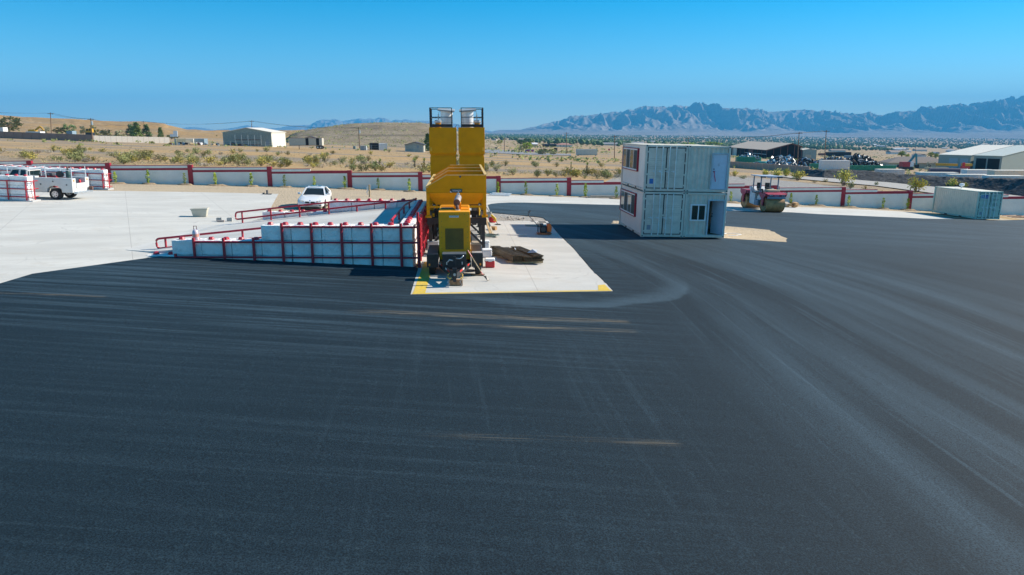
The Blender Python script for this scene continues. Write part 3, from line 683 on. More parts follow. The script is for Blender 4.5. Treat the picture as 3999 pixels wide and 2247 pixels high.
bolts.build('bolt_heads', DGREY, en, kind='stuff')
pt = MB().box(-.2, .17, -.012, -.002, 2.145, 2.215).build('name_plate', TAPEW, en)
text_mesh('KATOLIGHT', .068, mat('navy lettering', (.02, .05, .22), .4), 'lettering', pt, Matrix.Translation((-.015, -.0145, 2.182)) @ FRONT, .0015, .9)
for y in (.7, 1.3, 1.9, 2.5): MB().box(-.56, .57, y, y + .06, 2.345, 2.375).build('roof_rib', GENY, en)
MB().box(-.5, -.05, .85, 1.1, 2.376, 2.41).build('roof_hatch', DGREY, en)
st = MB().box(-.02, .27, 1.05, 1.5, 2.345, 2.56).build('muffler_stand', GENY, en)
mf = MB().cyl((.1, .72, 2.62), (.16, 1.55, 2.73), .13, n=20).build('muffler', mat('heat stained steel', (.42, .36, .33), .55, .5, var=.25), en, smooth=True, sharp=40)
MB().cyl((.1, .70, 2.617), (.1, .719, 2.62), .132, n=20).build('muffler_cap', mat('rusty steel', (.16, .09, .07), .8, var=.4), mf, smooth=True, sharp=40)
MB().tube([(.12, .62, 2.36), (.12, .64, 2.42), (.11, .72, 2.5), (.11, .85, 2.58)], .065, 12).build('exhaust_elbow', mat('rusty steel', (.16, .09, .07)), mf, smooth=True)
MB().cyl((.12, .62, 2.345), (.12, .62, 2.375), .11, n=16).build('flange', GALV, mf)
MB().cyl((.16, 1.5, 2.84), (.16, 1.5, 2.91), .06, n=12).cyl((.16, 1.5, 2.91), (.16, 1.5, 3.0), .008, n=6).build('rain_cap', GALV, mf)
# trailer running gear
tb = MB()
for s in (-1, 1):
    tb.box(s * .58 - .04, s * .58 + .04, -.3, 3.0, .36, .56)
    tb.bar((s * .6, -.3, .46), (s * .05, -2.25, .40), .07, .2)
tb.box(-.54, .54, 2.9, 3.0, .36, .56); tb.box(-.54, .54, .1, .18, .4, .56); tb.box(-.54, .54, 1.5, 1.58, .4, .56); tb.box(-.54, .54, -.36, -.28, .38, .56)
tb.build('frame', BLACK, tr, bevel=.006)
for s in (-1, 1):
    d = Vector((s * .05 - s * .6, -1.95, -.06)); nrm = Vector((s * d.y, -s * d.x, 0)).normalized(); nrm = nrm if nrm.y < 0 else -nrm
    for f0, f1, m_ in ((.06, .14, TAPEW), (.15, .28, TAPER), (.52, .62, TAPEW), (.63, .8, TAPER)):
        p0 = Vector((s * .6, -.3, .52)) + d * f0 + nrm * .039; p1 = Vector((s * .6, -.3, .52)) + d * f1 + nrm * .039
        MB().bar(p0, p1, .006, .06).build('reflector_tape', m_, tr)
tbx = MB().box(-.46, .43, -1.2, -.72, .42, .95).build('tool_box', BLACK, tr, bevel=.012)
MB().box(-.465, .435, -1.205, -.715, .952, .985).build('lid', mat('dusty black lid', (.10, .11, .12), .5, var=.2), tbx, bevel=.01)
for x in (-.3, .28): MB().box(x - .02, x + .02, -1.225, -1.2, .60, .70).build('latch', GALV, tbx)
jk = MB().box(-.05, .05, -2.02, -1.92, .38, 1.02).build('jack', BLACK, tr, bevel=.006)
MB().tube([(.05, -1.97, .95), (.2, -1.99, .95), (.26, -1.98, .98), (.33, -1.96, 1.05)], .02, 8).build('jack_handle', GALV, jk, smooth=True)
MB().tube([(-.05, -1.99, .88), (-.18, -2.03, .92), (-.25, -2.05, .84)], .022, 8).build('jack_handle', GALV, jk, smooth=True)
cp = MB().box(-.08, .08, -2.42, -2.24, .36, .68).box(-.06, .06, -2.38, -2.24, .2, .36).build('coupler', BLACK, tr, bevel=.008)
MB().cyl((0, -2.43, .47), (0, -2.40, .47), .05, n=14).build('pintle_ring', GALV, cp)
GOLD = mat('gold chain hook', (.72, .45, .10), .35, .3)
for s in (-1, 1):
    hk = MB().tube([(s * .2 + .02, -2.35, .5), (s * .26 + .02, -2.38, .46), (s * .27 + .02, -2.40, .38), (s * .2 + .04, -2.42, .33), (s * .16 + .04, -2.42, .38)], .028, 8).build('safety_hook', GOLD, tr, smooth=True)
    chn = MB(); a = Vector((s * .2 + .02, -2.36, .5)); 
    for k in range(12):
        c0 = Vector((s * .22 + .03 * math.sin(k), -2.40 + .01 * math.cos(k), .34 - k * .027)); r_ = Matrix.Rotation(R(90) * (k % 2), 4, 'Z')
        chn.tube([c0 + r_ @ Vector(q) for q in ((-.013, 0, .018), (.013, 0, .018), (.013, 0, -.018), (-.013, 0, -.018))], .006, 5, True)
    chn.build('chain', GALV, hk)
for s in (-1, 1):
    fd = MB().box(s * .86 - .22, s * .86 + .22, -.42, 1.75, .52, .87).build('fender', BLACK, tr, bevel=.03)
    if s > 0: MB().box(.66, 1.06, -.40, -.02, .872, .885).build('step_pad', mat('worn step', (.3, .3, .29), .7, var=.3), fd)
    MB().box(s * .86 - .22, s * .86 + .22, -.5, -.425, .38, .86).build('fender_front', BLACK, fd)
    MB().box(s * .98 - .03, s * .98 + .03, -.52, -.505, .44, .52).build('marker_light', AMBER, fd)
    for y in (.15, 1.05):
        wl = MB().cyl((s * .9 - .12, y, .36), (s * .9 + .12, y, .36), .37, n=26).build('wheel', RUB, tr, bevel=.035)
        MB().cyl((s * .9 + s * .121, y, .36), (s * .9 + s * .135, y, .36), .2, n=16).build('rim', GALV, wl)
        tg = MB()
        for q in (-.07, -.025, .025, .07): tg.tube([(s * .9 + q, y + .374 * math.cos(a), .36 + .374 * math.sin(a)) for a in [2 * math.pi * k / 26 for k in range(26)]], .008, 4, True)
        tg.build('tread', BLACK, wl)
# ------------------------------------------------------------------ shipping containers
CW, CL, CH = 2.438, 6.058, 2.591
GLASSM = mat('dark matte glass', (.02, .035, .04), .5, var=.1, spec=.2)  # matte variant for alternate panes, leaves the bright reflection out of them
GASK = mat('black gasket', (.02, .02, .022), .7)
def slab_corr(parent, name, m, holes, side, W=CW, L=CL, pitch=.28):
    # corrugated wall with rectangular holes; side: l r (along y), f b (along x)
    n = L if side in 'lr' else W - .3
    z0, z1 = .16, CH - .1
    if side == 'l': M = Matrix.Translation((.09, 0, 0)) @ Matrix.Rotation(R(90), 4, 'Z'); off = .15; n = L - .3
    if side == 'r': M = Matrix.Translation((W - .055, 0, 0)) @ Matrix.Rotation(R(90), 4, 'Z'); off = .15; n = L - .3
    if side == 'f': M = Matrix.Translation((0, .05, 0)); off = .15
    if side == 'b': M = Matrix.Translation((0, L - .1, 0)); off = .15
    cuts = sorted({off, off + n, *[h[0] for h in holes], *[h[1] for h in holes]})
    b = MB()
    for a, c in zip(cuts, cuts[1:]):
        zz = [(z0, z1)]
        for h in holes:
            if h[0] <= a + 1e-4 and h[1] >= c - 1e-4:
                zz = [q for p in zz for q in ((p[0], min(p[1], h[2])), (max(p[0], h[3]), p[1])) if q[1] - q[0] > .01]
        for p in zz: b.corr(c - a, p[0], p[1], pitch, .05 if side in 'fb' else .036, M @ Matrix.Translation((a, 0, 0)))
    return b.build(name, m, parent, fix=False)
def cont_shell(parent, paint, sidem, holes_l=(), holes_f=None, holes_b=(), roofm=None, holes_r=()):
    fm = MB(); p = .13
    for y0, y1 in ((0, .14), (CL - .14, CL)):
        for x0 in (0, CW - p): fm.box(x0, x0 + p, y0, y1, .118, CH - .118)
        fm.box(p, CW - p, y0 + .01, y1 - .01, CH - .13, CH - .012); fm.box(p, CW - p, y0 + .01, y1 - .01, .01, .16)
    for x0 in (.02, CW - .09): fm.box(x0, x0 + .07, .14, CL - .14, CH - .09, CH - .02); fm.box(x0, x0 + .07, .14, CL - .14, .02, .16)
    fm.build('frame', paint, parent, bevel=.006)
    for x0 in (-.004, CW - .158):
        for y0 in (-.004, CL - .174):
            for z0 in (0, CH - .118):
                MB().box(x0, x0 + .162, y0, y0 + .178, z0, z0 + .118).build('corner_casting', paint, parent, bevel=.01)
                if y0 < 0: MB().box(x0 + .045, x0 + .115, y0 - .003, y0 + .001, z0 + .03, z0 + .09).build('casting_hole', GASK, parent)
    l = slab_corr(parent, 'side_panel', sidem, list(holes_l), 'l'); slab_corr(parent, 'side_panel', paint, list(holes_r), 'r')
    rf = MB().corr(CL - .28, .1, CW - .1, .28, .02, Matrix.Translation((0, .14, CH - .03)) @ Matrix(((0, 0, 1, 0), (1, 0, 0, 0), (0, 1, 0, 0), (0, 0, 0, 1))))
    rf.build('roof_panel', roofm or paint, parent, fix=False)
    MB().box(.1, CW - .1, .15, CL - .15, .14, .17).build('floor', WOOD, parent)
    if holes_f is not None: slab_corr(parent, 'end_panel', paint, list(holes_f), 'f')
    slab_corr(parent, 'end_panel', paint, list(holes_b), 'b')
    for y in (1.85, 3.85):
        for x in (-.002, ): MB().box(.015, .022, y, y + .36, .03, .13).build('fork_pocket', GASK, parent)
    return l
def cont_doors(parent, paint, sticker, rodm=None):
    rodm = rodm or mat('painted lock rods', (.72, .78, .78), .4, .1)
    MB().box(.13, .175, -.008, .05, .16, CH - .13).box(CW - .175, CW - .13, -.008, .05, .16, CH - .13).box(.175, CW - .175, -.008, .05, .16, .2).box(.175, CW - .175, -.008, .05, CH - .175, CH - .13).box(CW / 2 - .03, CW / 2 + .03, -.0085, .05, .2, CH - .175).box(.13, CW - .13, .051, .055, .16, CH - .13).build('door_seal', GASK, parent)
    for k in (0, 1):
        x0 = .176 if k == 0 else CW / 2 + .023; x1 = CW / 2 - .023 if k == 0 else CW - .176
        d = MB().box(x0, x1, .0, .045, .201, CH - .176).build('door', paint, parent, bevel=.006)
        for z in (.78, 1.28, 1.72):
            MB().box(x0 + .1, x1 - .1, -.006, .0, z, z + .012).build('panel_ridge', mat('ridge shade paint', (.42, .42, .34), .6), d); MB().box(x0 + .1, x1 - .1, -.006, .0, z + .09, z + .102).build('panel_ridge', mat('ridge shade paint', (.42, .42, .34), .6), d)
        for f in (.42, .78) if k == 0 else (.14, .5):
            x = x0 + f * 1.02
            rd_ = MB().cyl((x, -.05, .1), (x, -.05, CH - .09), .03, n=8).build('lock_rod', rodm, d, smooth=True, sharp=40)
            for z in (.16, .5, 1.05, 1.6, CH - .2): MB().box(x - .035, x + .035, -.07, .0, z - .035, z + .035).build('rod_bracket', rodm, rd_)
            MB().tube([(x, -.06, 1.12), (x - .1, -.075, 1.13), (x - .27, -.07, 1.12)], .014, 6).build('handle', rodm, rd_); MB().box(x - .14, x - .06, -.085, -.02, 1.07, 1.17).build('handle_hub', rodm, rd_)
        for z in (.35, .95, 1.6, 2.2):
            xx = x0 - .03 if k == 0 else x1 + .03
            MB().box(xx - .04, xx + .04, -.03, .03, z - .05, z + .05).build('hinge', paint, d)
        if sticker and k == 0: MB().box(x0 + .13, x0 + .35, -.006, .0, .42, .70).build('data_sticker', mat(*sticker), d)
    MB().box(1.13, 1.30, -.055, -.01, 1.2, 1.31).build('lock_box', paint, parent, bevel=.01)
def window(parent, y0, y1, z0, z1, side, panes, trim=True, gl=None):
    # framed window in a wall; side 'l' on x=0 along y, 'f' on y=0 along x
    if side == 'l': B = lambda a0, a1, d0, d1, c0, c1: MB().box(d0, d1, a0, a1, c0, c1)
    else: B = lambda a0, a1, d0, d1, c0, c1: MB().box(a0, a1, d0, d1, c0, c1)
    wn = bpy.data.objects.new('window', None); wn.empty_display_size = .1; COL.objects.link(wn); wn.parent = parent
    f = .075; d0, d1 = -.03, .1
    if trim:
        t_ = .05
        for q in ((y0 - t_, y1 + t_, z0 - t_, z0), (y0 - t_, y1 + t_, z1, z1 + t_), (y0 - t_, y0, z0, z1), (y1, y1 + t_, z0, z1)): B(q[0], q[1], d0 - .03, d1 - .02, q[2], q[3]).build('trim', RED, wn)
    for q in ((y0, y1, z0, z0 + f), (y0, y1, z1 - f, z1), (y0, y0 + f, z0 + f, z1 - f), (y1 - f, y1, z0 + f, z1 - f)): B(q[0], q[1], d0, d1, q[2], q[3]).build('frame', WHITE, wn)
    st = (y1 - y0 - 2 * f) / panes
    for i in range(panes):
        a = y0 + f + i * st
        B(a + .02, a + st - .02, -.026 + .003 * (i % 2), -.022 + .003 * (i % 2), z0 + f, z1 - f).build('pane', gl or (GLASSM if i % 2 == 0 else GLASSD), wn)
        if i: B(a - .03, a + .03, -.0285, .08, z0 + f, z1 - f).build('mullion', WHITE, wn)
    return wn
cy, ct = R(3.7), R(1.2)
C0 = gp(2502, 929); C0.z = G(C0.x, C0.y) + .05
ax = Vector((math.cos(ct) * math.cos(cy), math.cos(ct) * math.sin(cy), -math.sin(ct))); az = Vector((math.sin(ct) * math.cos(cy), math.sin(ct) * math.sin(cy), math.cos(ct)))
ROOF = mat('sun bleached container roof', (.70, .66, .55), .6, var=.06, scale=2, dirt=(.5, .42, .3), damt=.4)
BLUEST = ('blue sticker', (.03, .17, .5), .5); GRST = ('grey sticker', (.30, .33, .38), .5)
def cthing(lab, i, j): return thing('shipping_container', lab, 'container', C0 + ax * (i * 2.462) + az * (j * 2.622), cy, 'stacked office containers', ct)
a = cthing('lower left container of the stack, double doors and ivory side with wide window', 0, 0)
cont_shell(a, CONT, CONTW, [(1.75, 5.75, 1.0, 2.28)]); cont_doors(a, CONT, GRST); window(a, 1.75, 5.75, 1.0, 2.28, 'l', 4)
a = cthing('upper left container of the stack, double doors with blue sticker, ivory side window', 0, 1)
cont_shell(a, CONT, CONTW, [(1.75, 5.75, 1.05, 2.3)], roofm=ROOF); cont_doors(a, CONT, BLUEST); window(a, 1.75, 5.75, 1.05, 2.3, 'l', 4)
# right column: end walls with entry doors
DOORB = mat('pale blue white door', (.60, .68, .80), .4, var=.04); KNOB = mat('black door hardware', (.02, .02, .02), .3)
def entry_door(parent, x0, x1, z0, z1, rz=0, y=.03):
    fr = MB().box(x0 - .07, x0, -.02, .14, z0 - .02, z1 + .07).box(x1, x1 + .07, -.02, .14, z0 - .02, z1 + .07).box(x0, x1, -.02, .14, z1, z1 + .07).box(x0, x1, -.02, .14, z0 - .02, z0); fr.build('door_frame', mat('door frame', (.45, .55, .62), .5), parent)
    w_ = x1 - x0 - .02
    d = MB().box(-w_, 0, 0, .045, z0 + .01, z1 - .01).build('entry_door', DOORB, parent, bevel=.004); d.location = (x1 - .01, y, 0); d.rotation_euler = (0, 0, rz)
    for px0, px1 in ((.1, .45), (.55, .9)):
        for pz0, pz1 in ((.1, .38), (.45, .72), (.78, .93)):
            MB().box(-w_ * px1, -w_ * px0, -.006, -.001, z0 + (z1 - z0) * pz0, z0 + (z1 - z0) * pz1).build('door_panel', DOORB, d, bevel=.003)
    MB().cyl((-w_ + .07, -.06, z0 + 1.0), (-w_ + .07, 0, z0 + 1.0), .035, n=12).build('door_knob', KNOB, d); MB().cyl((-w_ + .07, -.03, z0 + 1.14), (-w_ + .07, 0, z0 + 1.14), .032, n=12).build('deadbolt', KNOB, d)
    return d
a = cthing('lower right container of the stack, white slider window and open door', 1, 0)
cont_shell(a, CONT, CONT, holes_f=[(.38, 1.22, 1.0, 1.88), (1.42, 2.28, .16, 2.12)], holes_b=[(.5, 2.0, 1.1, 2.1)])
window(a, .34, 1.26, .96, 1.92, 'f', 2, False, GLASSC); entry_door(a, 1.42, 2.28, .16, 2.12, R(-62), .1)
MB().box(.75, .95, .06, .066, 1.4, 1.62).build('notice', mat('teal paper', (.35, .62, .6), .7), a)
wb = window(a, .5, 2.0, 1.1, 2.1, 'f', 2, False, GLASSC); wb.location = (0, CL - .13, 0)
MB().box(.15, 2.25, .3, .34, .2, .9).build('inner_panel', WOOD, a) if False else None
for k in range(4): MB().cyl((CW - .02, .05, .3 + k * .6), (CW + .03, .05, .3 + k * .6), .03, n=8).build('hinge_stub', WHITE, a)
a = cthing('upper right container of the stack with closed white door and red ribbon', 1, 1)
cont_shell(a, CONT, CONT, holes_f=[(1.45, 2.27, .16, 2.12)], roofm=ROOF)
dd = entry_door(a, 1.45, 2.27, .16, 2.12)
MB().tube([(-.72, -.07, 1.15), (-.70, -.09, 1.05), (-.69, -.08, .92), (-.64, -.075, .75), (-.61, -.07, .6)], .02, 6).tube([(-.76, -.07, 1.18), (-.68, -.1, 1.2), (-.70, -.08, 1.1), (-.76, -.07, 1.18)], .016, 6).build('ribbon', mat('magenta ribbon', (.65, .01, .10), .5), dd)
MB().tube([(-.5, -.03, 1.52), (-.5, -.03, 1.6), (-.44, -.03, 1.6), (-.44, -.03, 1.5), (-.52, -.03, 1.48)], .006, 5).build('hook', KNOB, dd)
# lone beige container
C1 = gp(3808.5, 859.4); C1.z = G(C1.x, C1.y) + .05
a = thing('shipping_container', 'lone beige container with blue logo door at the right end of the yard', 'container', C1, R(6.5), None, R(1.0))
cont_shell(a, mat('grey beige doors', (.50, .60, .50), .5, var=.06), BEIGE, roofm=mat('cream roof', (.74, .71, .60), .6)); cont_doors(a, mat('grey beige doors', (.42, .45, .41)), GRST)
lg = MB().box(.22, .52, -.012, -.007, 1.95, 2.25).build('logo_mark', mat('pale blue logo', (.30, .48, .62), .5), a)
MB().tube([(.46, -.014, 2.18), (.37, -.014, 2.22), (.28, -.014, 2.15), (.37, -.014, 2.09), (.46, -.014, 2.05), (.37, -.014, 1.99), (.28, -.014, 2.03)], .02, 5).build('logo_letter', mat('logo blue', (.02, .09, .36), .5), lg)
lg2 = MB().box(.53, 1.0, -.012, -.007, 1.93, 2.27).build('logo_panel', mat('logo blue', (.02, .09, .36), .5), a)
MB().tube([(.72, -.014, 2.22), (.6, -.014, 2.2), (.6, -.014, 2.12), (.72, -.014, 2.1)], .012, 5).box(.76, .95, -.014, -.012, 2.10, 2.13).box(.58, .95, -.014, -.012, 2.0, 2.03).build('logo_lettering', mat('pale blue logo', (.30, .48, .62)), lg2)
vent = MB().lathe([(.07, 0), (.08, .2), (.2, .22), (.24, .34), (.2, .46), (.06, .5)], (1.3, 4.0, CH - .02), 14).build('roof_vent', WHITE, a, smooth=True, sharp=50)
mk = MB()
for z in (2.2, 2.12, 1.85, 1.77, 1.45, 1.37, 1.29, .9, .82): mk.box(1.5, 1.5 + rnd.uniform(.3, .6), -.008, -.004, z, z + .03)
mk.build('stencil_text', mat('dark stencil', (.16, .19, .19), .6), a)

# ------------------------------------------------------------------ things on and around the pad
def on_ground(x, y, dz=.045):
    p = gp(x, y); p.z = G(p.x, p.y) + dz; return p
def cooler():
    p = on_ground(1913, 1051); c = thing('cooler', 'red picnic cooler with white lid beside the trailer wheel', 'cooler', p + Vector((0, .18, 0)), R(4))
    MB().box(-.19, .19, -.17, .17, 0, .27).build('body', REDP, c, bevel=.03)
    ld = MB().box(-.2, .2, -.18, .18, .275, .37).build('lid', WFOAM, c, bevel=.03); MB().box(-.07, .07, -.195, -.18, .26, .32).build('latch', WFOAM, ld)
    MB().tube([(-.2, -.02, .22), (-.225, 0, .3), (-.2, .02, .22)], .012, 6).build('handle', WFOAM, c)
cooler()
def foam(x, y, w_, h_, lab):
    p = on_ground(x, y); c = thing('foam_box', lab, 'box', p + Vector((0, .25, 0)), R(6))
    MB().box(-w_ / 2, w_ / 2, -.22, .22, 0, h_ * .8).build('body', WFOAM, c, bevel=.04); MB().box(-w_ / 2 - .01, w_ / 2 + .01, -.23, .23, h_ * .8 + .004, h_).build('lid', WFOAM, c, bevel=.03)
foam(1901, 1011, .42, .36, 'white foam box just behind the red cooler'); foam(1893, 986, .4, .48, 'white foam box against the plant leg, farther from the cooler')
# leaning shovel
sh = thing('scraper_shovel', 'long wooden handled scraper leaning on the black toolbox', 'shovel')
b0 = on_ground(1887, 1077); tip = on_ground(1906, 1103); top = atY(1826, 978, tip.y + .12); md = atY(1886, 1074, tip.y + .02)
MB().tube([top, top.lerp(md, .28)], .022, 8).build('grip', REDP, sh); MB().tube([top.lerp(md, .281), top.lerp(md, .86)], .02, 8).build('handle', WOODL, sh)
MB().tube([top.lerp(md, .861), md], .021, 8).build('ferrule', REDP, sh); MB().tube([md, md.lerp(tip, .4)], .018, 8).build('neck', BLACK, sh)
q = md.lerp(tip, .35); MB().add([q + Vector((-.03, -.02, .02)), q + Vector((.05, .02, .03)), tip + Vector((.06, .06, .03)), tip + Vector((-.02, -.06, .02)), q + Vector((-.03, -.02, .035)), q + Vector((.05, .02, .045)), tip + Vector((.06, .06, .045)), tip + Vector((-.02, -.06, .035))], [(0, 1, 2, 3), (7, 6, 5, 4), (0, 4, 5, 1), (1, 5, 6, 2), (2, 6, 7, 3), (3, 7, 4, 0)]).build('blade', BLACK, sh)
# timber under coupler and wheel chock
p = on_ground(1779, 1122); o = MB().box(-.25, .25, -.1, .12, 0, .21).build('timber_block', WOOD, bevel=.012); o.location = p + Vector((0, .1, 0)); o.rotation_euler = (0, 0, PA); tag(o, 'brown timber block under the trailer coupler', 'block')
p = on_ground(1866, 1081); o = MB().box(-.26, .26, -.06, .06, 0, .06).build('timber_plank', WOOD, bevel=.006); o.location = p; o.rotation_euler = (0, 0, R(3)); tag(o, 'short plank wedged at the right trailer wheel', 'plank')
# stack of bar grating
p = on_ground(2055, 1037, .045); gs = thing('grating_stack', 'stack of black steel bar gratings on the concrete pad', 'grating', p, 0)
pa = on_ground(1960, 947) - p; GRT = mat('black grating', (.15, .12, .075), .5, .2, var=.4, scale=8)
fdir = Vector((pa.x, pa.y, 0)); Ls = 3.0
fu = Vector((-.36, .933, 0)); fr_ = Vector((.98, .05, 0))
def grating(off, w_, z, L, y0, nb):
    b = MB(); n = nb
    for i in range(n):
        s0 = fr_ * (off + w_ * i / (n - 1)) + fu * y0; s1 = s0 + fu * L
        b.bar(s0 + Vector((0, 0, z + .022)), s1 + Vector((0, 0, z + .022)), .012, .044)
    for k in range(int(L / .14)):
        c0 = fr_ * off + fu * (y0 + .05 + k * .14); b.bar(c0 + Vector((0, 0, z + .04)), c0 + fr_ * w_ + Vector((0, 0, z + .04)), .006, .008)
    return b.build('grating', GRT, gs, fix=False)
for lay in range(6):
    o = rnd.uniform(-.03, .03)
    grating(-.58 + o, .38, .1 + lay * .047, 2.9, rnd.uniform(-.03, .05), 7)
    if lay < 5: grating(-.10 + o, .32, .1 + lay * .047, 2.9, rnd.uniform(-.1, .06), 6)
    grating(.32 + o, .40, .1 + lay * .047, 2.75, rnd.uniform(-.08, .1), 7)
for y in (.3, 1.5, 2.5): MB().bar(fr_ * -.75 + fu * y + Vector((0, 0, .05)), fr_ * .85 + fu * y + Vector((0, 0, .05)), .1, .095).build('dunnage', WOODL, gs)
o = MB().bar(p + fr_ * -1.5 + fu * 2.05 + Vector((0, 0, .045)), p + fr_ * 1.35 + fu * 2.05 + Vector((0, 0, .045)), .09, .085).build('timber_plank', WOOD); tag(o, 'long brown timber lying under the stack of gratings', 'plank')
o = MB().bar(p + fr_ * .12 + fu * 1.55 + Vector((0, 0, .40)), p + fr_ * .22 + fu * 1.95 + Vector((0, 0, .40)), .035, .03).build('steel_offcut', WHITE); tag(o, 'small white bar lying on the stack of gratings', 'bar')
o = MB().add([p + fr_ * x + fu * y + Vector((0, 0, z)) for x, y, z in ((.25, .55, .41), (.62, .4, .44), (.75, .7, .5), (.45, .85, .43), (.5, .6, .56))], [(0, 1, 4), (1, 2, 4), (2, 3, 4), (3, 0, 4), (3, 2, 1, 0)]).build('crumpled_sheet', mat('clear plastic sheet', (.5, .53, .56), .25, var=.2)); tag(o, 'crumpled grey plastic sheet on the stack of gratings', 'sheet')
# plate compactor
p = on_ground(2122, 921); pc = thing('plate_compactor', 'orange plate compactor with long bent handle on the pad', 'compactor', p + Vector((0, .22, 0)), R(4))
MB().prism([(-.36, .03), (-.28, 0), (.36, 0), (.46, .06), (.46, .1), (-.36, .1)], -.24, .24).build('base_plate', mat('rusty orange steel', (.42, .13, .04), .6, var=.3), pc, bevel=.01)
MB().box(-.2, .18, -.19, .19, .11, .5).build('engine', BLACK, pc, bevel=.04); MB().cyl((-.02, -.24, .3), (-.02, -.19, .3), .13, n=18).build('recoil_starter', DGREY, pc); MB().box(-.22, .0, -.15, .15, .5, .62).build('fuel_tank', DGREY, pc, bevel=.03)
MB().prism([(.2, .14), (.44, .14), (.47, .42), (.42, .58), (.34, .64), (.2, .62)], -.2, .2).build('water_tank', ORANGE, pc, bevel=.04)
MB().tube([(-.3, -.22, .12), (-.3, -.22, .62), (-.25, -.22, .7), (.12, -.22, .7), (.16, -.22, .64)], .018, 8).tube([(-.3, .22, .12), (-.3, .22, .62), (-.25, .22, .7), (.12, .22, .7), (.16, .22, .64)], .018, 8).build('roll_cage', BLACK, pc)
for s in (-.2, .2): MB().tube([(.1, s, .14), (-.3, s, .5), (-.75, s, .98), (-.86, s, 1.1), (-.84, s, 1.25), (-.72, s, 1.36)], .02, 8).build('handle', DGREY, pc, smooth=True)
MB().tube([(-.72, -.2, 1.36), (-.72, .2, 1.36)], .02, 8).build('grip', BLACK, pc)
p = on_ground(2080, 886); o = MB().box(-.95, .1, -.35, .35, 0, .05).build('green_panel', mat('grey green boards', (.22, .27, .24), .8, var=.15)); o.location = p + Vector((.5, .1, 0)); o.rotation_euler = (0, 0, R(2)); tag(o, 'flat grey green panel lying in the container shadow', 'panel')
p = on_ground(2020, 923); o = MB().box(-.55, .55, -.05, .05, 0, .05).build('spirit_level', mat('pale level', (.72, .66, .62), .5)); o.location = p; tag(o, 'long pale bar lying on the pad left of the compactor', 'bar')
# items beside the plant
p = on_ground(1922, 873); c = thing('fuel_can', 'red plastic fuel can on the pad behind the plant', 'fuel can', p + Vector((0, .2, 0)))
MB().lathe([(.22, 0), (.24, .05), (.24, .24), (.2, .32), (.08, .36)], (0, 0, 0), 16).build('body', REDP, c, smooth=True, sharp=50); MB().lathe([(.05, .36), (.05, .44), (.03, .46)], (0, 0, 0), 10).build('cap', ORANGE, c)
p = on_ground(1909, 856); c = thing('bucket', 'grey plastic bucket beside the gravel patch', 'bucket', p + Vector((0, .2, 0)))
MB().lathe([(.15, 0), (.19, .36), (.2, .36), (.2, .40), (.17, .40), (.15, .03)], (0, 0, 0), 18).build('body', mat('grey plastic', (.35, .34, .30), .6), c); MB().tube([(-.19, 0, .36), (-.12, -.12, .28), (0, -.17, .25), (.12, -.12, .28), (.19, 0, .36)], .006, 5).build('bail', GALV, c)
def leaner(name, lab, cat, a, b, wx, wz, m):
    o = MB().bar(a, b, wx, wz).build(name, m); return tag(o, lab, cat)
q0 = on_ground(1916, 915); q1 = on_ground(1925, 917)
leaner('lumber_board', 'wide tan board leaning against the plant chassis', 'board', q0, Vector((-1.75, q0.y + 1.0, 2.0)), .16, .04, WOODL)
leaner('lumber_board', 'narrow pale board leaning right of the wide tan board', 'board', q1, Vector((-1.68, q1.y + 1.1, 1.9)), .1, .04, mat('pale lumber', (.6, .5, .36), .8, var=.15))
q2 = on_ground(1905, 921); leaner('lumber_board', 'short grey board leaning low against the plant leg', 'board', q2, Vector((-1.9, q2.y + .6, 1.3)), .14, .04, mat('grey lumber', (.42, .36, .29), .8, var=.2))
c = thing('cardboard_box', 'open brown cardboard carton beside the leaning boards', 'box', on_ground(1924, 903) + Vector((0, .2, 0)), R(-25)); CARD = mat('cardboard', (.45, .27, .12), .85, var=.08)
MB().box(-.22, .22, -.13, .13, 0, .2).build('body', CARD, c); MB().box(-.22, .22, -.27, -.135, .16, .17).build('flap', CARD, c)
h0 = on_ground(1946, 900); pk = thing('mattock', 'long handled mattock propped on the carton', 'tool'); MB().tube([h0 + Vector((-.02, .05, .3)), h0 + Vector((-.75, .9, 1.25))], .018, 6).build('handle', DGREY, pk); MB().prism([(-.24, .0), (-.1, .05), (.1, .05), (.2, .0), (.1, -.02), (-.1, -.02)], -.03, .03).build('head', DGREY, pk).location = h0 + Vector((-.02, .05, .28))
hz = thing('hose_coil', 'coiled grey green hose lying beside the plant', 'hose', on_ground(1913, 932) + Vector((0, .3, .02)))
for k in range(5): MB().tube([((.3 + .05 * k + .03 * math.sin(3 * a)) * math.cos(a), (.25 + .03 * k) * math.sin(a), .02 + .015 * k + .015 * math.sin(2 * a + k)) for a in [2 * math.pi * i / 22 for i in range(22)]], .018, 6, True).build('loop', mat('grey green hose', (.16, .22, .20), .6), hz)
yj = thing('yellow_cable', 'yellow cable heap draped over the boards', 'cable'); MB().tube([q1 + Vector(v) for v in ((-.1, .6, 1.0), (.0, .5, .85), (.15, .5, .78), (.05, .45, .7), (.2, .4, .66), (.12, .45, .8), (-.05, .55, .95))], .05, 6).build('strand', mat('yellow jacket', (.75, .5, .03), .6), yj)
RK = mat('pale rock', (.45, .40, .34), .9, var=.2, scale=4)
def rock_me(sd, m=RK):
    r_ = random.Random(sd); bm = bmesh.new(); bmesh.ops.create_icosphere(bm, subdivisions=1, radius=1)
    for v in bm.verts: v.co = v.co * r_.uniform(.7, 1.15); v.co.z *= .65
    me = bpy.data.meshes.new('rock'); bm.to_mesh(me); bm.free(); me.materials.append(m); return me
RM = [rock_me(k) for k in range(6)]
stn = MB()
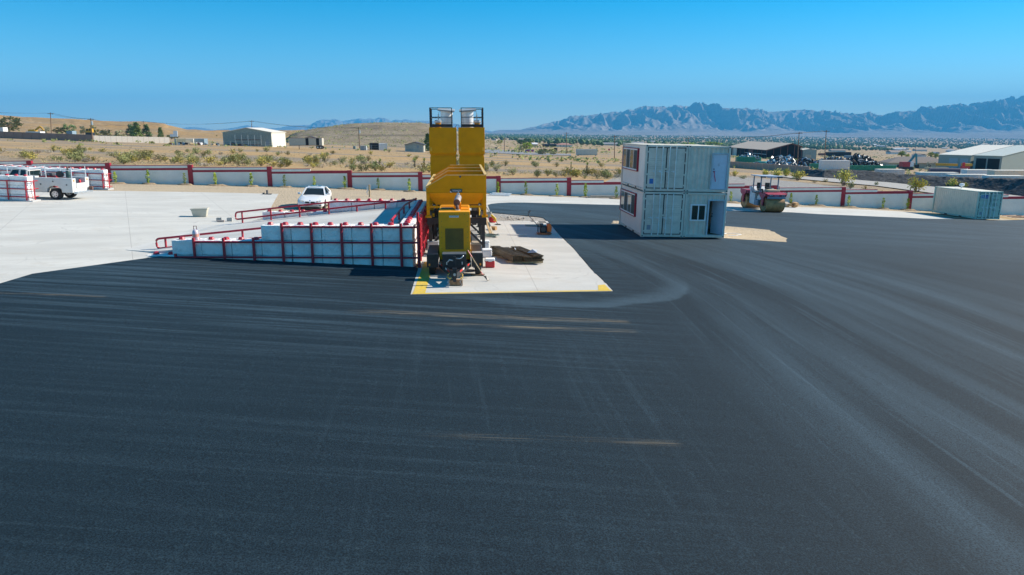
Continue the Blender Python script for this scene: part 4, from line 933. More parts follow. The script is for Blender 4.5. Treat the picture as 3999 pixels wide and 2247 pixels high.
def scatter_rocks(pts, smin, smax, b):
    for x, y, z in pts:
        me = rnd.choice(RM); s = rnd.uniform(smin, smax) * rnd.choice((.5, .7, 1)); M = Matrix.Translation((x, y, z)) @ Matrix.Rotation(rnd.random() * 6, 4, 'Z') @ Matrix.Scale(s, 4)
        b.add([v.co for v in me.vertices], [tuple(f.vertices) for f in me.polygons], M)
scatter_rocks([(-1.0 + abs(rnd.gauss(0, .8)), 48 + rnd.gauss(.3, .7), G(0, 48) + .03) for _ in range(130)], .03, .12, stn)
o = stn.build('loose_rocks', RK, fix=False, kind='stuff'); tag(o, 'loose pale rocks on the gravel patch behind the pad', 'rocks')
# clutter under the plant
for x, y, w_, h_, m_, nm, lb in ((1690, 1000, .5, .55, mat('pale grey tank', (.42, .44, .45)), 'storage_box', 'pale grey box between the red pipes and the trailer'), (1860, 985, .5, .35, mat('grey lumber', (.42, .36, .29)), 'storage_box', 'grey box on the ground behind the right fender')):
    p = on_ground(x, y); c = thing(nm, lb, 'box', p + Vector((0, .3, 0)), PA); MB().box(-w_ / 2, w_ / 2, -.3, .3, 0, h_).build('body', m_, c, bevel=.02); MB().box(-w_ / 2 - .012, w_ / 2 + .012, -.31, .31, h_ + .003, h_ + .05).build('lid', m_, c, bevel=.015)
# things on the ramp and slab
p = on_ground(772, 852); c = thing('storage_tote', 'beige plastic storage tote on the concrete yard', 'tote', p + Vector((0, .4, 0)), R(12)); TOT = mat('beige plastic', (.52, .49, .40), .6, var=.06)
MB().add([(x * s, y * s, z) for s, z in ((.8, 0), (1, .42)) for x, y in ((-.45, -.3), (.45, -.3), (.45, .3), (-.45, .3))], [(3, 2, 1, 0), (4, 5, 6, 7), (0, 1, 5, 4), (1, 2, 6, 5), (2, 3, 7, 6), (3, 0, 4, 7)]).build('body', TOT, c, bevel=.03); MB().box(-.48, .48, -.33, .33, .425, .5).build('lid', TOT, c, bevel=.02)
for x, y, lb in ((853, 869, 'grey cinder block left of the pipe offcut, on the slab'), (894, 869, 'grey cinder block standing right of the pipe offcut')):
    p = on_ground(x, y); c = thing('cinder_block', lb, 'block', p + Vector((0, .15, 0)), R(10)); m_ = mat('cinder', (.40, .40, .38), .9, bump=.4)
    MB().box(-.14, .14, -.1, -.07, 0, .2).box(-.14, .14, .07, .1, 0, .2).box(-.14, -.11, -.07, .07, 0, .2).box(.11, .14, -.07, .07, 0, .2).box(-.015, .015, -.07, .07, 0, .2).build('shell', m_, c)
p = on_ground(862, 871); o = MB().tube([(-.2, 0, .06), (.2, .04, .06)], .055, 12).build('pipe_offcut', mat('tan pipe', (.42, .35, .31), .7)); o.location = p; tag(o, 'short tan pipe offcut lying between the cinder blocks', 'pipe')
bz = ZR + 2 * BH
p = atY(765, 926, 28.95); sp = thing('pump_sprayer', 'translucent pink pump sprayer standing on the white blocks', 'sprayer', (p.x, p.y, bz))
MB().lathe([(.1, 0), (.125, .05), (.13, .25), (.11, .36), (.05, .42)], (0, 0, 0), 16).build('tank', mat('pinkish plastic', (.72, .60, .66), .3, var=.1), sp, smooth=True, sharp=50); MB().lathe([(.132, .12), (.132, .24)], (0, 0, 0), 16).build('label_band', mat('orange print', (.75, .35, .25), .5), sp); MB().tube([(-.06, 0, .42), (-.06, 0, .55), (.06, 0, .55), (.06, 0, .42)], .016, 6).build('pump_handle', mat('maroon grip', (.12, .02, .03)), sp)
MB().tube([(.05, 0, .42), (.13, 0, .4), (.15, 0, .2), (.1, -.05, .02), (.3, -.1, .02), (.5, -.05, .02)], .012, 6).build('hose', WHITE, sp)
p = on_ground(1044, 762); o = MB().box(-.35, .35, -.15, .15, 0, .06).box(-.05, .05, -.1, .1, .06, .35).box(-.35, -.25, -.1, .1, .06, .14).build('steel_bracket', DGREY); o.location = p; tag(o, 'small dark steel bracket at the slab corner', 'bracket')
p = on_ground(1444, 770); o = MB().box(-.06, .06, -.05, .05, -.1, 1.0).build('wooden_stake', WOODL); o.location = p; tag(o, 'wooden stake standing in the dirt behind the ramp', 'stake')
o = MB().tube([p + Vector(v) for v in ((-.1, -.03, .85), (-.2, 0, .7), (-.14, 0, .5), (-.24, .02, .35), (-.16, 0, .15))], .05, 5).build('plastic_wrap', WFOAM); tag(o, 'white plastic wrap hanging on the wooden stake', 'wrap')
# ------------------------------------------------------------------ storage bays of stacked blocks (left)
def bay(lab, glab, x, y, n, rows_off, sink):
    p = gp(x, y); z = G(p.x, p.y) + .12 - sink
    cb = thing('kerb', 'concrete kerb strip under the ' + lab.split(',')[0].split('white ')[-1], 'kerb', (p.x, p.y, z - .12 + sink), R(1), None, R(2.2))
    MB().box(-n * BL, .3, -.15, .75, -.2, .12).build('strip', mat('kerb concrete', (.45, .46, .46), .85), cb, bevel=.015)
    b = thing('bay_wall', lab, 'wall', (p.x, p.y + .3, z), R(1), 'storage bay block walls', R(2.2))
    for r in range(3): run(b, n, r, n if r < 2 else 0, rows_off[r])
    g = thing('pipe_guard', glab, 'guard rail', (p.x, p.y + .3, z), R(1), None, R(2.2))
    for k in range(n + 1): MB().cyl((-.12 - k * BL * .98, -.4, -.05), (-.12 - k * BL * .98, -.4, 1.55), .045, n=10).build('post', REDL, g, smooth=True, sharp=40)
    for zz in (1.5, .98, .46): MB().tube([(-n * BL, -.36, zz), (0, -.36, zz), (.22, -.36, zz)], .035, 8).build('rail', REDL, g, smooth=True)
    MB().cyl((.12, .1, -.05), (.12, .1, 1.55), .045, n=10).build('post', REDL, g, smooth=True, sharp=40)
    for zz in (1.5, .98, .46): MB().tube([(.18, -.3, zz), (.18, .45, zz)], .03, 8).build('rail', REDL, g, smooth=True)
bay('nearer white storage bay wall, left of the service truck', 'red pipe frame on the nearer bay wall at the left edge', 116, 790, 5, (0, -.05, 0), .24)
bay('farther white storage bay wall, behind the service truck', 'red pipe frame on the farther bay wall behind the truck', 412, 743, 11, (0, .04, 0), .3)

# ------------------------------------------------------------------ vehicles
def wheel(parent, x, y, z, r, wd, ax='x', rimm=GALV):
    d = Vector((1, 0, 0)) if ax == 'x' else Vector((0, 1, 0)); c = Vector((x, y, z))
    wl = MB().cyl(c - d * wd / 2, c + d * wd / 2, r, n=28).build('wheel', RUB, parent, bevel=r * .1)
    for s in (-1, 1):
        e = c + d * s * (wd / 2 + .004)
        rm = MB().cyl(c + d * s * wd * .3, e, r * .6, r * .56, n=20).build('rim', rimm, wl)
        for k in range(5):
            a = k * 2 * math.pi / 5; o = Vector((0, math.cos(a), math.sin(a))) if ax == 'x' else Vector((math.cos(a), 0, math.sin(a)))
            MB().cyl(e + o * r * .36, e + o * r * .36 + d * s * .004, r * .1, n=8).build('hole', BLACK, rm)
    return wl
# service truck (local +x is forward)
p = gp(217, 783); tp = Vector((p.x, p.y + 1.0, G(p.x, p.y + 1) + .046))
tk = thing('service_truck', 'white utility service truck with ladder rack parked between the storage bays', 'truck', tp, R(181), None, R(-2.0))
bx = -1.25   # rear end of body relative to rear axle
sbm = MB()
for s in (-1, 1):
    y0, y1 = sorted((s * .58, s * 1.05))
    prof = [(bx, .52), (-.52, .52), (-.48, .75), (-.3, .92), (0, .99), (.3, .92), (.48, .75), (.52, .52), (1.75, .52), (1.75, 1.62), (1.25, 1.62), (1.25, 1.5), (bx, 1.5)]
    sbm.prism(prof, y0, y1)
sbm.box(bx, 1.75, -.575, .575, .72, .80); sbm.box(1.68, 1.75, -.575, .575, .8, 1.45)
sb_ = sbm.build('service_body', TRUCKW, tk, bevel=.015)
for s in (-1, 1):
    for x0, x1, z0, z1 in ((1.2, 1.7, .6, 1.42), (.62, 1.16, .6, 1.42), (-.5, .58, 1.03, 1.42), (-1.2, -.55, .6, 1.42)):
        y = s * 1.056; d = MB().box(x0, x1, min(y, y - s * .012), max(y, y - s * .012), z0, z1).build('compartment_door', TRUCKW, sb_, bevel=.004)
        MB().cyl(((x0 + x1) / 2, y, (z0 + z1) / 2 + .05), ((x0 + x1) / 2, y + s * .02, (z0 + z1) / 2 + .05), .05, n=12).build('latch', DGREY, d)
    MB().box(bx - .012, bx - .002, s * .82 - .06, s * .82 + .06, 1.28, 1.40).build('reflector', AMBER, sb_)
    MB().box(bx - .015, bx - .002, s * .75 - .05, s * .75 + .05, .6, .68).build('tail_light', REDP, sb_)
MB().box(bx - .03, bx + .02, -.57, .57, .80, 1.15).build('tailgate', TRUCKW, tk, bevel=.01)
MB().box(bx - .28, bx - .02, -.95, .95, .45, .58).build('bumper', GALV, tk, bevel=.015); MB().box(bx - .03, bx, -.9, .9, .585, .78).build('rear_panel', TRUCKW, tk)
vs_ = MB().box(bx - .35, bx - .1, -.95, -.75, .6, .85).build('vise', mat('rusty steel', (.16, .09, .07)), tk, bevel=.03)
fm = MB()
for s in (-1, 1): fm.box(bx, 5.0, s * .45 - .04, s * .45 + .04, .45, .6)
fm.build('frame', BLACK, tk)
# cab
cab = MB(); sec = lambda x, w0, zb, w1, zt: [(x, -w0, .5), (x, -w0 - .03, .8), (x, -w0, zb), (x, -w1, zt), (x, w1, zt), (x, w0, zb), (x, w0 + .03, .8), (x, w0, .5)]
cab.loft([sec(1.82, .92, 1.15, .9, 1.15), sec(3.35, .94, 1.15, .9, 1.16), sec(3.6, .95, 1.13, .9, 1.18), sec(4.75, .92, 1.02, .8, 1.1), sec(4.85, .88, .95, .75, 1.0)])
cb_ = cab.build('cab', TRUCKW, tk, smooth=True, sharp=30)
rf = MB().loft([[(x, -w1, z), (x, -w1 * .5, z + .03), (x, 0, z + .045), (x, w1 * .5, z + .03), (x, w1, z), (x, w1, z - .06), (x, -w1, z - .06)] for x, w1, z in ((1.9, .7, 1.95), (2.1, .74, 2.03), (2.7, .75, 2.05), (2.95, .72, 1.99))])
rf.build('roof', TRUCKW, cb_, smooth=True, sharp=40)
for s in (-1, 1):
    for a, b in (((1.88, .9, 1.15), (1.95, .72, 1.95)), ((2.45, .92, 1.15), (2.4, .745, 1.97)), ((3.5, .92, 1.15), (2.93, .72, 1.97))): MB().bar((a[0], s * a[1], a[2]), (b[0], s * b[1], b[2]), .1, .06).build('pillar', TRUCKW, cb_)
    MB().add([(1.95, s * .87, 1.17), (3.4, s * .89, 1.17), (2.9, s * .715, 1.95), (2.0, s * .715, 1.95)], [(0, 1, 2, 3)]).build('side_window', GLASSD, cb_)
    MB().box(3.1, 3.25, s * .98 - .1, s * .98 + .1, 1.15, 1.4).build('mirror', BLACK, cb_)
MB().add([(1.86, -.82, 1.18), (1.86, .82, 1.18), (1.93, .68, 1.91), (1.93, -.68, 1.91)], [(0, 1, 2, 3)]).build('rear_window', GLASSC, cb_); MB().add([(3.55, -.86, 1.17), (3.55, .86, 1.17), (2.98, .68, 1.95), (2.98, -.68, 1.95)], [(0, 1, 2, 3)]).build('windshield', GLASSC, cb_)
for y in (-.82, .82): wheel(tk, 0, y, .39, .39, .42, 'y'); wheel(tk, 3.95, y, .39, .39, .24, 'y')
rk = MB()
for s in (-1, 1):
    for x in (bx + .1, .6, 1.7, 3.2): rk.tube([(x, s * .85, 1.5 if x < 2 else 1.2), (x, s * .85, 2.28 if x < 1 else 2.2)], .02, 8)
    rk.tube([(bx + .1, s * .85, 2.02), (3.9, s * .85, 2.2)], .018, 8)
for x in (bx + .1, .6, 1.7, 3.2, 3.9): rk.tube([(x, -.85, 2.03 + (x + 1.15) * .033), (x, .85, 2.03 + (x + 1.15) * .033)], .016, 8)
rk.build('ladder_rack', WHITE, tk, smooth=True, sharp=40)
def in_truck(o): o.parent = None
TM = Matrix.Translation(tp) @ Matrix.Rotation(R(181), 4, 'Z')
def tloc(v): return TM @ Vector(v)
c = thing('gas_cylinder', 'tall dark green gas bottle standing in the truck bed', 'gas bottle', tloc((-.55, .1, .81))); MB().lathe([(.14, 0), (.15, .05), (.15, 1.05), (.1, 1.2), (.05, 1.24)], n=16).build('body', mat('dark green paint', (.03, .07, .065), .4), c, smooth=True, sharp=50); MB().lathe([(.04, 1.24), (.06, 1.3), (.06, 1.42), (.02, 1.45)], n=10).build('valve_cap', mat('rusty steel', (.16, .09, .07)), c)
c = thing('welder', 'red engine welder with hoses on the truck bed', 'welder', tloc((.9, .0, .81)), R(181)); MB().box(-.55, .55, -.35, .35, 0, .78).build('case', mat('dark red enamel', (.34, .015, .02), .4), c, bevel=.03); MB().cyl((-.9, 0, .9), (-.9, .25, .9), .22, n=18).build('hose_reel', BLACK, c); MB().tube([(.4, .1, .78), (.5, .1, .98), (.1, .1, 1.0), (-.2, .2, .85)], .04, 8).build('exhaust', GALV, c); MB().box(-.4, .1, -.2, .2, .79, .98).build('engine_top', DGREY, c, bevel=.03)
c = thing('fire_extinguisher', 'red fire extinguisher at the back of the truck bed', 'extinguisher', tloc((-1.0, -.4, .81))); MB().lathe([(.08, 0), (.085, .05), (.085, .4), (.05, .48), (.03, .52)], n=14).build('body', REDP, c, smooth=True, sharp=50); MB().lathe([(.087, .14), (.087, .26)], n=14).build('label_band', WHITE, c); MB().box(-.06, .06, -.02, .02, .52, .56).build('lever', BLACK, c)

# white sedan facing the camera (local -y is forward)
p = gp(1211, 822); cp_ = Vector((p.x, p.y, G(p.x, p.y + 2) + .012))
car = thing('sedan', 'white four door sedan parked on the dirt behind the ramp', 'car', cp_, R(6), None, R(2.0))
def csec(y, w_, zb, zt, z0=.2): return [(w_ * .88, y, z0), (w_, y, z0 + .12), (w_ * 1.01, y, .52), (w_ * .985, y, zb), (w_ * .84, y, zb + (zt - zb) * .75), (w_ * .45, y, zt - .01), (0, y, zt), (-w_ * .45, y, zt - .01), (-w_ * .84, y, zb + (zt - zb) * .75), (-w_ * .985, y, zb), (-w_ * 1.01, y, .52), (-w_, y, z0 + .12), (-w_ * .88, y, z0)]
body = MB().loft([csec(*q) for q in ((0, .62, .50, .58, .26), (.06, .76, .56, .64, .22), (.22, .84, .63, .70), (.6, .885, .70, .79), (1.1, .90, .76, .86), (1.6, .90, .83, .93), (1.9, .90, .87, .95), (2.8, .90, .90, .96), (3.5, .90, .92, .98), (3.95, .89, .93, 1.03), (4.4, .86, .90, 1.04), (4.56, .80, .82, .98), (4.62, .74, .7, .85))])
bo = body.build('body', CARW, car, smooth=True, sharp=28)
cabn = MB().loft([[(x, y, z) for x, z in pts] for y, pts in ((1.62, [(-.76, .90), (-.70, .93), (.70, .93), (.76, .90)]), (2.32, [(-.80, .9), (-.585, 1.375), (.585, 1.375), (.80, .9)]), (3.35, [(-.80, .93), (-.575, 1.385), (.575, 1.385), (.80, .93)]), (4.12, [(-.74, .98), (-.66, 1.02), (.66, 1.02), (.74, .98)]))])
gh = cabn.build('windows', GLASSD, car)
roof = MB().loft([[(-.6, y, z - .04), (-.6, y, z - .005), (-.4, y, z + .035), (0, y, z + .05), (.4, y, z + .035), (.6, y, z - .005), (.6, y, z - .04)] for y, z in ((2.22, 1.345), (2.36, 1.385), (2.8, 1.40), (3.3, 1.39), (3.5, 1.33))])
ro = roof.build('roof', CARW, car, smooth=True, sharp=40)
MB().box(-.36, .36, 2.5, 3.15, 1.448, 1.456).build('sunroof', GLASSD, ro); MB().box(-.02, .02, 3.2, 3.3, 1.43, 1.49).build('antenna_fin', CARW, ro)
for s in (-1, 1):
    for a, b, m_ in (((.78, 1.60, .90), (.595, 2.3, 1.37), CARW), ((.83, 2.82, .92), (.60, 2.8, 1.385), GASK), ((.79, 4.15, .98), (.59, 3.36, 1.38), CARW)): MB().bar((s * a[0], a[1], a[2]), (s * b[0], b[1], b[2]), .09, .07).build('pillar', m_, car)
    mr = MB().box(s * 1.0 - .1, s * 1.0 + .1, 1.72, 1.84, .93, 1.07).build('mirror', CARW, car, bevel=.03)
    hl = MB().add([(s * .38, -.005, .565), (s * .70, .07, .60), (s * .80, .24, .655), (s * .72, .2, .70), (s * .42, .06, .635), (s * .4, .02, .63)], [(0, 1, 2, 3, 4, 5)]).build('headlight', mat('headlight', (.45, .55, .62), .1), car); 
    for k, xx in enumerate((.5, .64)): MB().lathe([(.045, 0), (.05, .02)], n=10).build('lamp', CHROME, hl).matrix_local = Matrix.Translation((s * xx, .02 + k * .06, .62)) @ Matrix.Rotation(R(90), 4, 'X')
    gk = MB().prism([(s * .05, .49), (s * .05, .60), (s * .3, .605), (s * .33, .57), (s * .30, .49)], -.02, .05).build('grille', BLACK, car, bevel=.008)
    MB().prism([(s * .42, .30), (s * .42, .345), (s * .74, .37), (s * .74, .30)], .0, .12).build('fog_intake', BLACK, car)
    for y in (.85, 3.68): wheel(car, s * .8, y, .325, .325, .21, 'x', CHROME)
    for y in (.85, 3.68): MB().cyl((s * .885, y, .345), (s * .913, y, .345), .365, n=24).build('wheel_arch', BLACK, bo)
    for y in (2.0, 2.85): MB().box(s * .905, s * .918, y + .55, y + .72, .78, .80).build('door_handle', CARW, bo)
    MB().box(s * .9088, s * .9115, 1.75, 1.762, .4, .88).box(s * .9088, s * .9115, 2.78, 2.792, .4, .9).build('door_gap', GASK, bo)
MB().box(-.5, .5, -.01, .1, .29, .335).build('lower_intake', BLACK, car); MB().box(-.17, .17, -.03, .0, .36, .46).build('license_plate', mat('plate', (.35, .36, .5), .5), car)
MB().box(-.72, .72, .02, .2, .17, .22).build('front_lip', BLACK, car); MB().cyl((0, -.01, .665), (0, .01, .672), .045, n=16).build('badge', mat('blue badge', (.1, .3, .7), .3), car)
MB().tube([(-.62, .25, .735), (-.68, .8, .80), (-.74, 1.5, .89)], .008, 5).tube([(.62, .25, .735), (.68, .8, .80), (.74, 1.5, .89)], .008, 5).build('hood_line', mat('shut line', (.35, .36, .37)), bo)

# tandem road roller facing the camera
p = gp(3014, 831); rp_ = Vector((p.x, p.y + .1, G(p.x, p.y) + .045))
rl = thing('road_roller', 'maroon and white tandem road roller with canopy on the concrete apron', 'roller', rp_, R(8), None, R(1.8))
MAR = mat('dusty maroon paint', (.38, .035, .075), .5, var=.15, dirt=(.42, .26, .22), dscale=2, damt=.5); RWH = mat('roller white paint', (.66, .68, .70), .45, var=.05, dirt=(.5, .45, .38), damt=.4); DRUM = mat('rusty drum', (.44, .23, .09), .6, .1, var=.3, scale=3); RGR = mat('slate paint', (.16, .24, .32), .5)
for y, nm in ((0, 'front'), (3.7, 'rear')):
    d = MB().cyl((-.84, y, .66), (.84, y, .66), .66, n=48, cap=False).cyl((-.80, y, .66), (.80, y, .66), .60, n=48).build('drum', DRUM, rl, smooth=True, sharp=40)
    for s in (-1, 1): MB().cyl((s * .80, y, .66), (s * .83, y, .66), .2, n=18).build('hub', BLACK, d)
    sgn = -1 if y == 0 else 1
    for s in (-1, 1):
        x0, x1 = sorted((s * .87, s * .98))
        pr = [(y - .1, .5), (y + .1, .5), (y + .25, .9), (y - sgn * .75, 1.25), (y - sgn * .75, 1.62), (y + sgn * .35, 1.7), (y + sgn * .62, 1.55), (y + sgn * .6, 1.25), (y - .25 * sgn * -1, 1.0)]
        pr = [(y - .1, .55), (y + .1, .55), (y + .22, 1.15), (y + .62, 1.4), (y + .62, 1.68), (y - .35, 1.7), (y - .6, 1.6), (y - .5, 1.42), (y - .2, 1.2)]
        MB().prism(pr, x0, x1, 'x').build('yoke_arm', MAR, rl, bevel=.02)
    yk = MB().prism([(y - .66, 1.36), (y + .62, 1.36), (y + .62, 1.66), (y - .35, 1.7), (y - .66, 1.55)], -.86, .86, 'x').build('yoke', MAR, rl, bevel=.02)
    f = y - .665 if y == 0 else y + .63
    if y == 0:
        for s in (-1, 1):
            hb_ = MB().box(s * .55 - .2, s * .55 + .2, f - .012, f + .01, 1.38, 1.53).build('light_panel', mat('navy panel', (.02, .03, .07), .3), yk)
            for q in (-.08, .08): MB().cyl((s * .55 + q, f - .03, 1.46), (s * .55 + q, f - .012, 1.46), .035, n=12).build('lamp', WHITE, hb_)
        MB().box(-.2, .2, f - .006, f + .01, 1.43, 1.47).build('emblem_strip', mat('emblem', (.35, .38, .6), .4), yk)
    MB().box(-.82, .82, f + (.02 if y == 0 else -.1), f + (.1 if y == 0 else -.02), 1.18, 1.30).build('scraper_bar', RGR, rl); MB().tube([(-.8, f + .04, 1.33), (.8, f + .04, 1.33)], .03, 8).build('spray_pipe', GALV, rl)
MB().prism([(.72, .5), (1.7, .42), (1.7, 1.25), (1.3, 1.45), (.72, 1.5)], -.6, .6, 'x').build('front_frame', RWH, rl, bevel=.03)
MB().prism([(2.0, .42), (3.0, .5), (3.05, 1.6), (3.3, 1.95), (2.9, 2.02), (2.0, 1.7)], -.68, .68, 'x').build('engine_hood', RWH, rl, bevel=.06)
MB().box(-.5, .5, 1.6, 2.1, .42, .9).build('articulation_joint', BLACK, rl); MB().box(-.9, -.62, .9, 1.6, .45, .95).build('step_box', RGR, rl, bevel=.03); MB().box(.62, .9, .9, 1.6, .45, .95).build('step_box', RGR, rl, bevel=.03)
MB().box(-.85, .85, .75, 2.3, 1.5, 1.56).build('platform', BLACK, rl)
MB().box(-.6, .5, -.2, .55, 1.72, 1.92).build('water_tank', mat('dusty tan cover', (.52, .43, .28), .7, var=.1), rl, bevel=.05)
for x in (-.38, .38):
    st_ = MB().box(x - .22, x + .22, 1.5, 1.95, 1.75, 1.87).build('seat', BLACK, rl, bevel=.04); MB().box(x - .22, x + .22, 1.9, 2.02, 1.87, 2.4).build('seat_back', BLACK, st_, bevel=.05)
MB().box(-.12, .12, 1.0, 1.2, 1.56, 2.05).build('console', DGREY, rl, bevel=.03); MB().tube([(.2 * math.cos(a), 1.1 + .1 * math.sin(a), 2.12 + .15 * math.sin(a)) for a in [2 * math.pi * k / 16 for k in range(16)]], .016, 6, True).build('steering_wheel', BLACK, rl)
for s in (-1, 1):
    for y in (.85, 2.2): MB().box(s * .8 - .04, s * .8 + .04, y - .04, y + .04, 1.56, 2.98).build('canopy_post', RGR, rl)
    MB().tube([(s * .95, .85, 1.6), (s * .95, .85, 2.15), (s * .95, 1.4, 2.2), (s * .95, 2.2, 2.15), (s * .95, 2.2, 1.6)], .02, 6).build('hand_rail', DGREY, rl)
    MB().tube([(s * .95, -.1, 1.7), (s * 1.1, -.2, 1.75)], .015, 6).build('mirror_arm', BLACK, rl); MB().box(s * 1.12 - .04, s * 1.12 + .06, -.23, -.19, 1.62, 1.88).build('mirror', BLACK, rl, bevel=.02)
cn = MB().box(-1.0, 1.0, .55, 2.55, 2.98, 3.06).build('canopy', mat('slate canopy', (.42, .48, .56), .5), rl, bevel=.03); MB().box(-1.01, -.55, .53, .62, 2.9, 2.99).box(.55, 1.01, .53, .62, 2.9, 2.99).build('canopy_corner', BLACK, cn)
MB().box(-.45, .45, .52, .545, 2.93, 3.03).build('canopy_plate', mat('canopy plate', (.5, .54, .62), .4), cn)
# debris and boards by the wall
c = thing('debris_pile', 'heap of cardboard and wood scraps beside the roller', 'debris', on_ground(3085, 812))
for k in range(9): MB().box(-.25, .25, -.2, .2, 0, .35).build('carton', rnd.choice((CARD, WOODL, CARD, mat('grey lumber', (.42, .36, .29)))), c).matrix_local = Matrix.Translation((rnd.uniform(-.9, .9), rnd.uniform(-.2, .4), rnd.uniform(0, .15))) @ Matrix.Rotation(rnd.random() * 3, 4, 'Z') @ Matrix.Rotation(rnd.uniform(-.4, .4), 4, 'X') @ Matrix.Scale(rnd.uniform(.5, 1.1), 4)
for x0, x1, y, lb in ((2290, 2480, 775, 'long dark boards lying at the wall base behind the containers'), (1905, 1990, 765, 'white boards and cartons lying at the apron edge')):
    a = on_ground(x0, y); b = on_ground(x1, y + 3); c = thing('board_pile', lb, 'boards')
    for k in range(3): MB().bar(a + Vector((.2 * k, .12 * k, .05 + .07 * k)), b + Vector((.1 * k, .12 * k, .05 + .07 * k)), .25, .06).build('board', mat('grey lumber', (.42, .36, .29)) if x0 > 2000 else WFOAM, c)
pr = thing('pvc_pipes', 'orange pipes strewn on the dirt right of the beige container', 'pipes')
for k in range(5): a = gp(3915 + k * 18, 845 + 3 * (k % 3)); MB().tube([a + Vector((0, 0, .06)), a + Vector((1.6, rnd.uniform(-.8, .9), .06))], .04, 6).build('pipe', mat('salmon pipe', (.68, .36, .22), .6), pr)
hs = thing('white_hose', 'thin white hose looped on the dirt beside the container stack', 'hose'); a = on_ground(2835, 925); MB().tube([a + Vector(v) for v in ((-.2, .3, .05), (.3, .9, .04), (.9, .95, .03), (1.05, .4, .03), (.6, .02, .03), (.1, -.1, .03))], .02, 6).build('loop', WHITE, hs)
# ------------------------------------------------------------------ plants
LEAFB = 2.1
def leafmat(name, c1, c2):
    m = mat(name, tuple(c * LEAFB for c in c1), .8, var=.25, scale=2.5, col2=tuple(c * LEAFB for c in c2), spec=.1)
    return m
CREO = [leafmat('olive leaves', (.180, .155, .032), (.27, .225, .06)), leafmat('dull green leaves', (.120, .135, .050), (.185, .185, .075))]
DRY = leafmat('grey dry twigs', (.23, .20, .155), (.33, .29, .23)); GRN = leafmat('fresh green leaves', (.12, .17, .022), (.22, .26, .04)); PINE = leafmat('pine green', (.045, .075, .03), (.09, .125, .045)); BRT = leafmat('bright bush leaves', (.26, .24, .045), (.36, .32, .07))
TWIG = mat('brown twigs', (.16, .115, .075), .9, var=.2); TRUNK = mat('bark', (.15, .11, .08), .9, var=.25, scale=6)
def leaf(b, c, s, r_):
    u = Vector((r_.gauss(0, 1), r_.gauss(0, 1), r_.gauss(0, 1))).normalized(); v = u.orthogonal().normalized() * s * r_.uniform(.4, .8); u = u * s
    b.add([c - u - v * .3, c + v, c + u + v * .2, c - v], [(0, 1, 2, 3)])
def shrub_meshes(sd, nl, mat_l, rx=.75, hz_=1., ls=.085, spread=1.):
    r_ = random.Random(sd); lf = MB(); tw = MB()
    for k in range(16):
        a = r_.random() * 6.283; t_ = r_.uniform(.15, 1.0) * spread; L = r_.uniform(.7, 1.05)
        tip = Vector((math.cos(a) * rx * t_ * L, math.sin(a) * rx * t_ * L, hz_ * L * (1 - .35 * t_ * t_)))
        base = Vector((math.cos(a) * .06, math.sin(a) * .06, 0)); mid = base.lerp(tip, .5) + Vector((0, 0, .06))
        tw.tube([base, mid, tip], .011, 4)
        for j in range(nl // 16):
            f = r_.uniform(.4, 1.08); c = base.lerp(tip, f) + Vector((r_.gauss(0, .1), r_.gauss(0, .1), r_.gauss(0, .08))) * (rx * 1.2)
            c.z = max(c.z, .04); leaf(lf, c, ls * r_.uniform(.6, 1.3), r_)
    return lf.mesh('foliage', mat_l, fix=False), tw.mesh('twigs', TWIG, fix=False)
SH = [shrub_meshes(10 + k, 260 if k < 4 else 170, CREO[k % 2], .72 + .1 * (k % 3), 1., .075) for k in range(6)]
DRYS = [shrub_meshes(40 + k, 200, DRY, .7, .62, .06, 1.2) for k in range(3)]
BIG = [shrub_meshes(60 + k, 520, BRT, .72, 1., .055) for k in range(3)]
def shrub(pool, x, y, s, lab, grp, nm='desert_shrub', cat='shrub', sx=1.0):
    z = T(x, y) - .03; t_ = thing(nm, lab, cat, (x, y, z), rnd.random() * 6.28, grp); t_.scale = (s * sx, s * sx, s)
    f, w_ = rnd.choice(pool); obj('foliage', f, t_); obj('twigs', w_, t_); return t_
def wall_top_px(x):
    for i in range(len(tops)):
        if posts_px[i] <= x <= posts_px[i + 1]: return tops[i][0]
    return 640
cnt = 0; tries = 0; SHL = []; SHO = []
placed = []
while cnt < 290 and tries < 6000:
    tries += 1
    x = rnd.uniform(-60, 2620); yb = wall_top_px(x)
    y = yb - abs(rnd.gauss(0, 1)) * 26 - 2 + rnd.choice((0, 0, -6))
    if noise.noise((x * .009, y * .035, 3)) < -.12 or y < 585: continue
    q = gp(x, y)
    if q.y < 84 or any(abs(q.x - a) + abs(q.y - b) < 1.3 for a, b in placed): continue
    placed.append((q.x, q.y)); cnt += 1; pn = sum(1 for v in posts_px[1:] if v < x)
    if rnd.random() < .26: SHL.append((pn, 'low grey dry shrub', x)); SHO.append(0); SHO[-1] = shrub(DRYS, q.x, q.y, rnd.uniform(.6, 1.15), 'low grey dry shrub on the desert field beyond the wall', 'grey desert shrubs beyond the wall', sx=1.25)
    else: SHL.append((pn, 'olive creosote shrub', x)); SHO.append(0); SHO[-1] = shrub(SH, q.x, q.y, rnd.uniform(.65, 1.3) * (1.12 if q.y > 110 else 1), 'olive green creosote shrub on the desert field beyond the wall', 'green desert shrubs beyond the wall', sx=rnd.uniform(.95, 1.3))
ORD = 'first second third fourth fifth sixth seventh eighth ninth tenth eleventh twelfth thirteenth fourteenth fifteenth sixteenth seventeenth eighteenth nineteenth twentieth'.split(); ORD += ['twenty-' + o for o in ORD[:9]] + ['thirtieth'] + ['thirty-' + o for o in ORD[:9]]
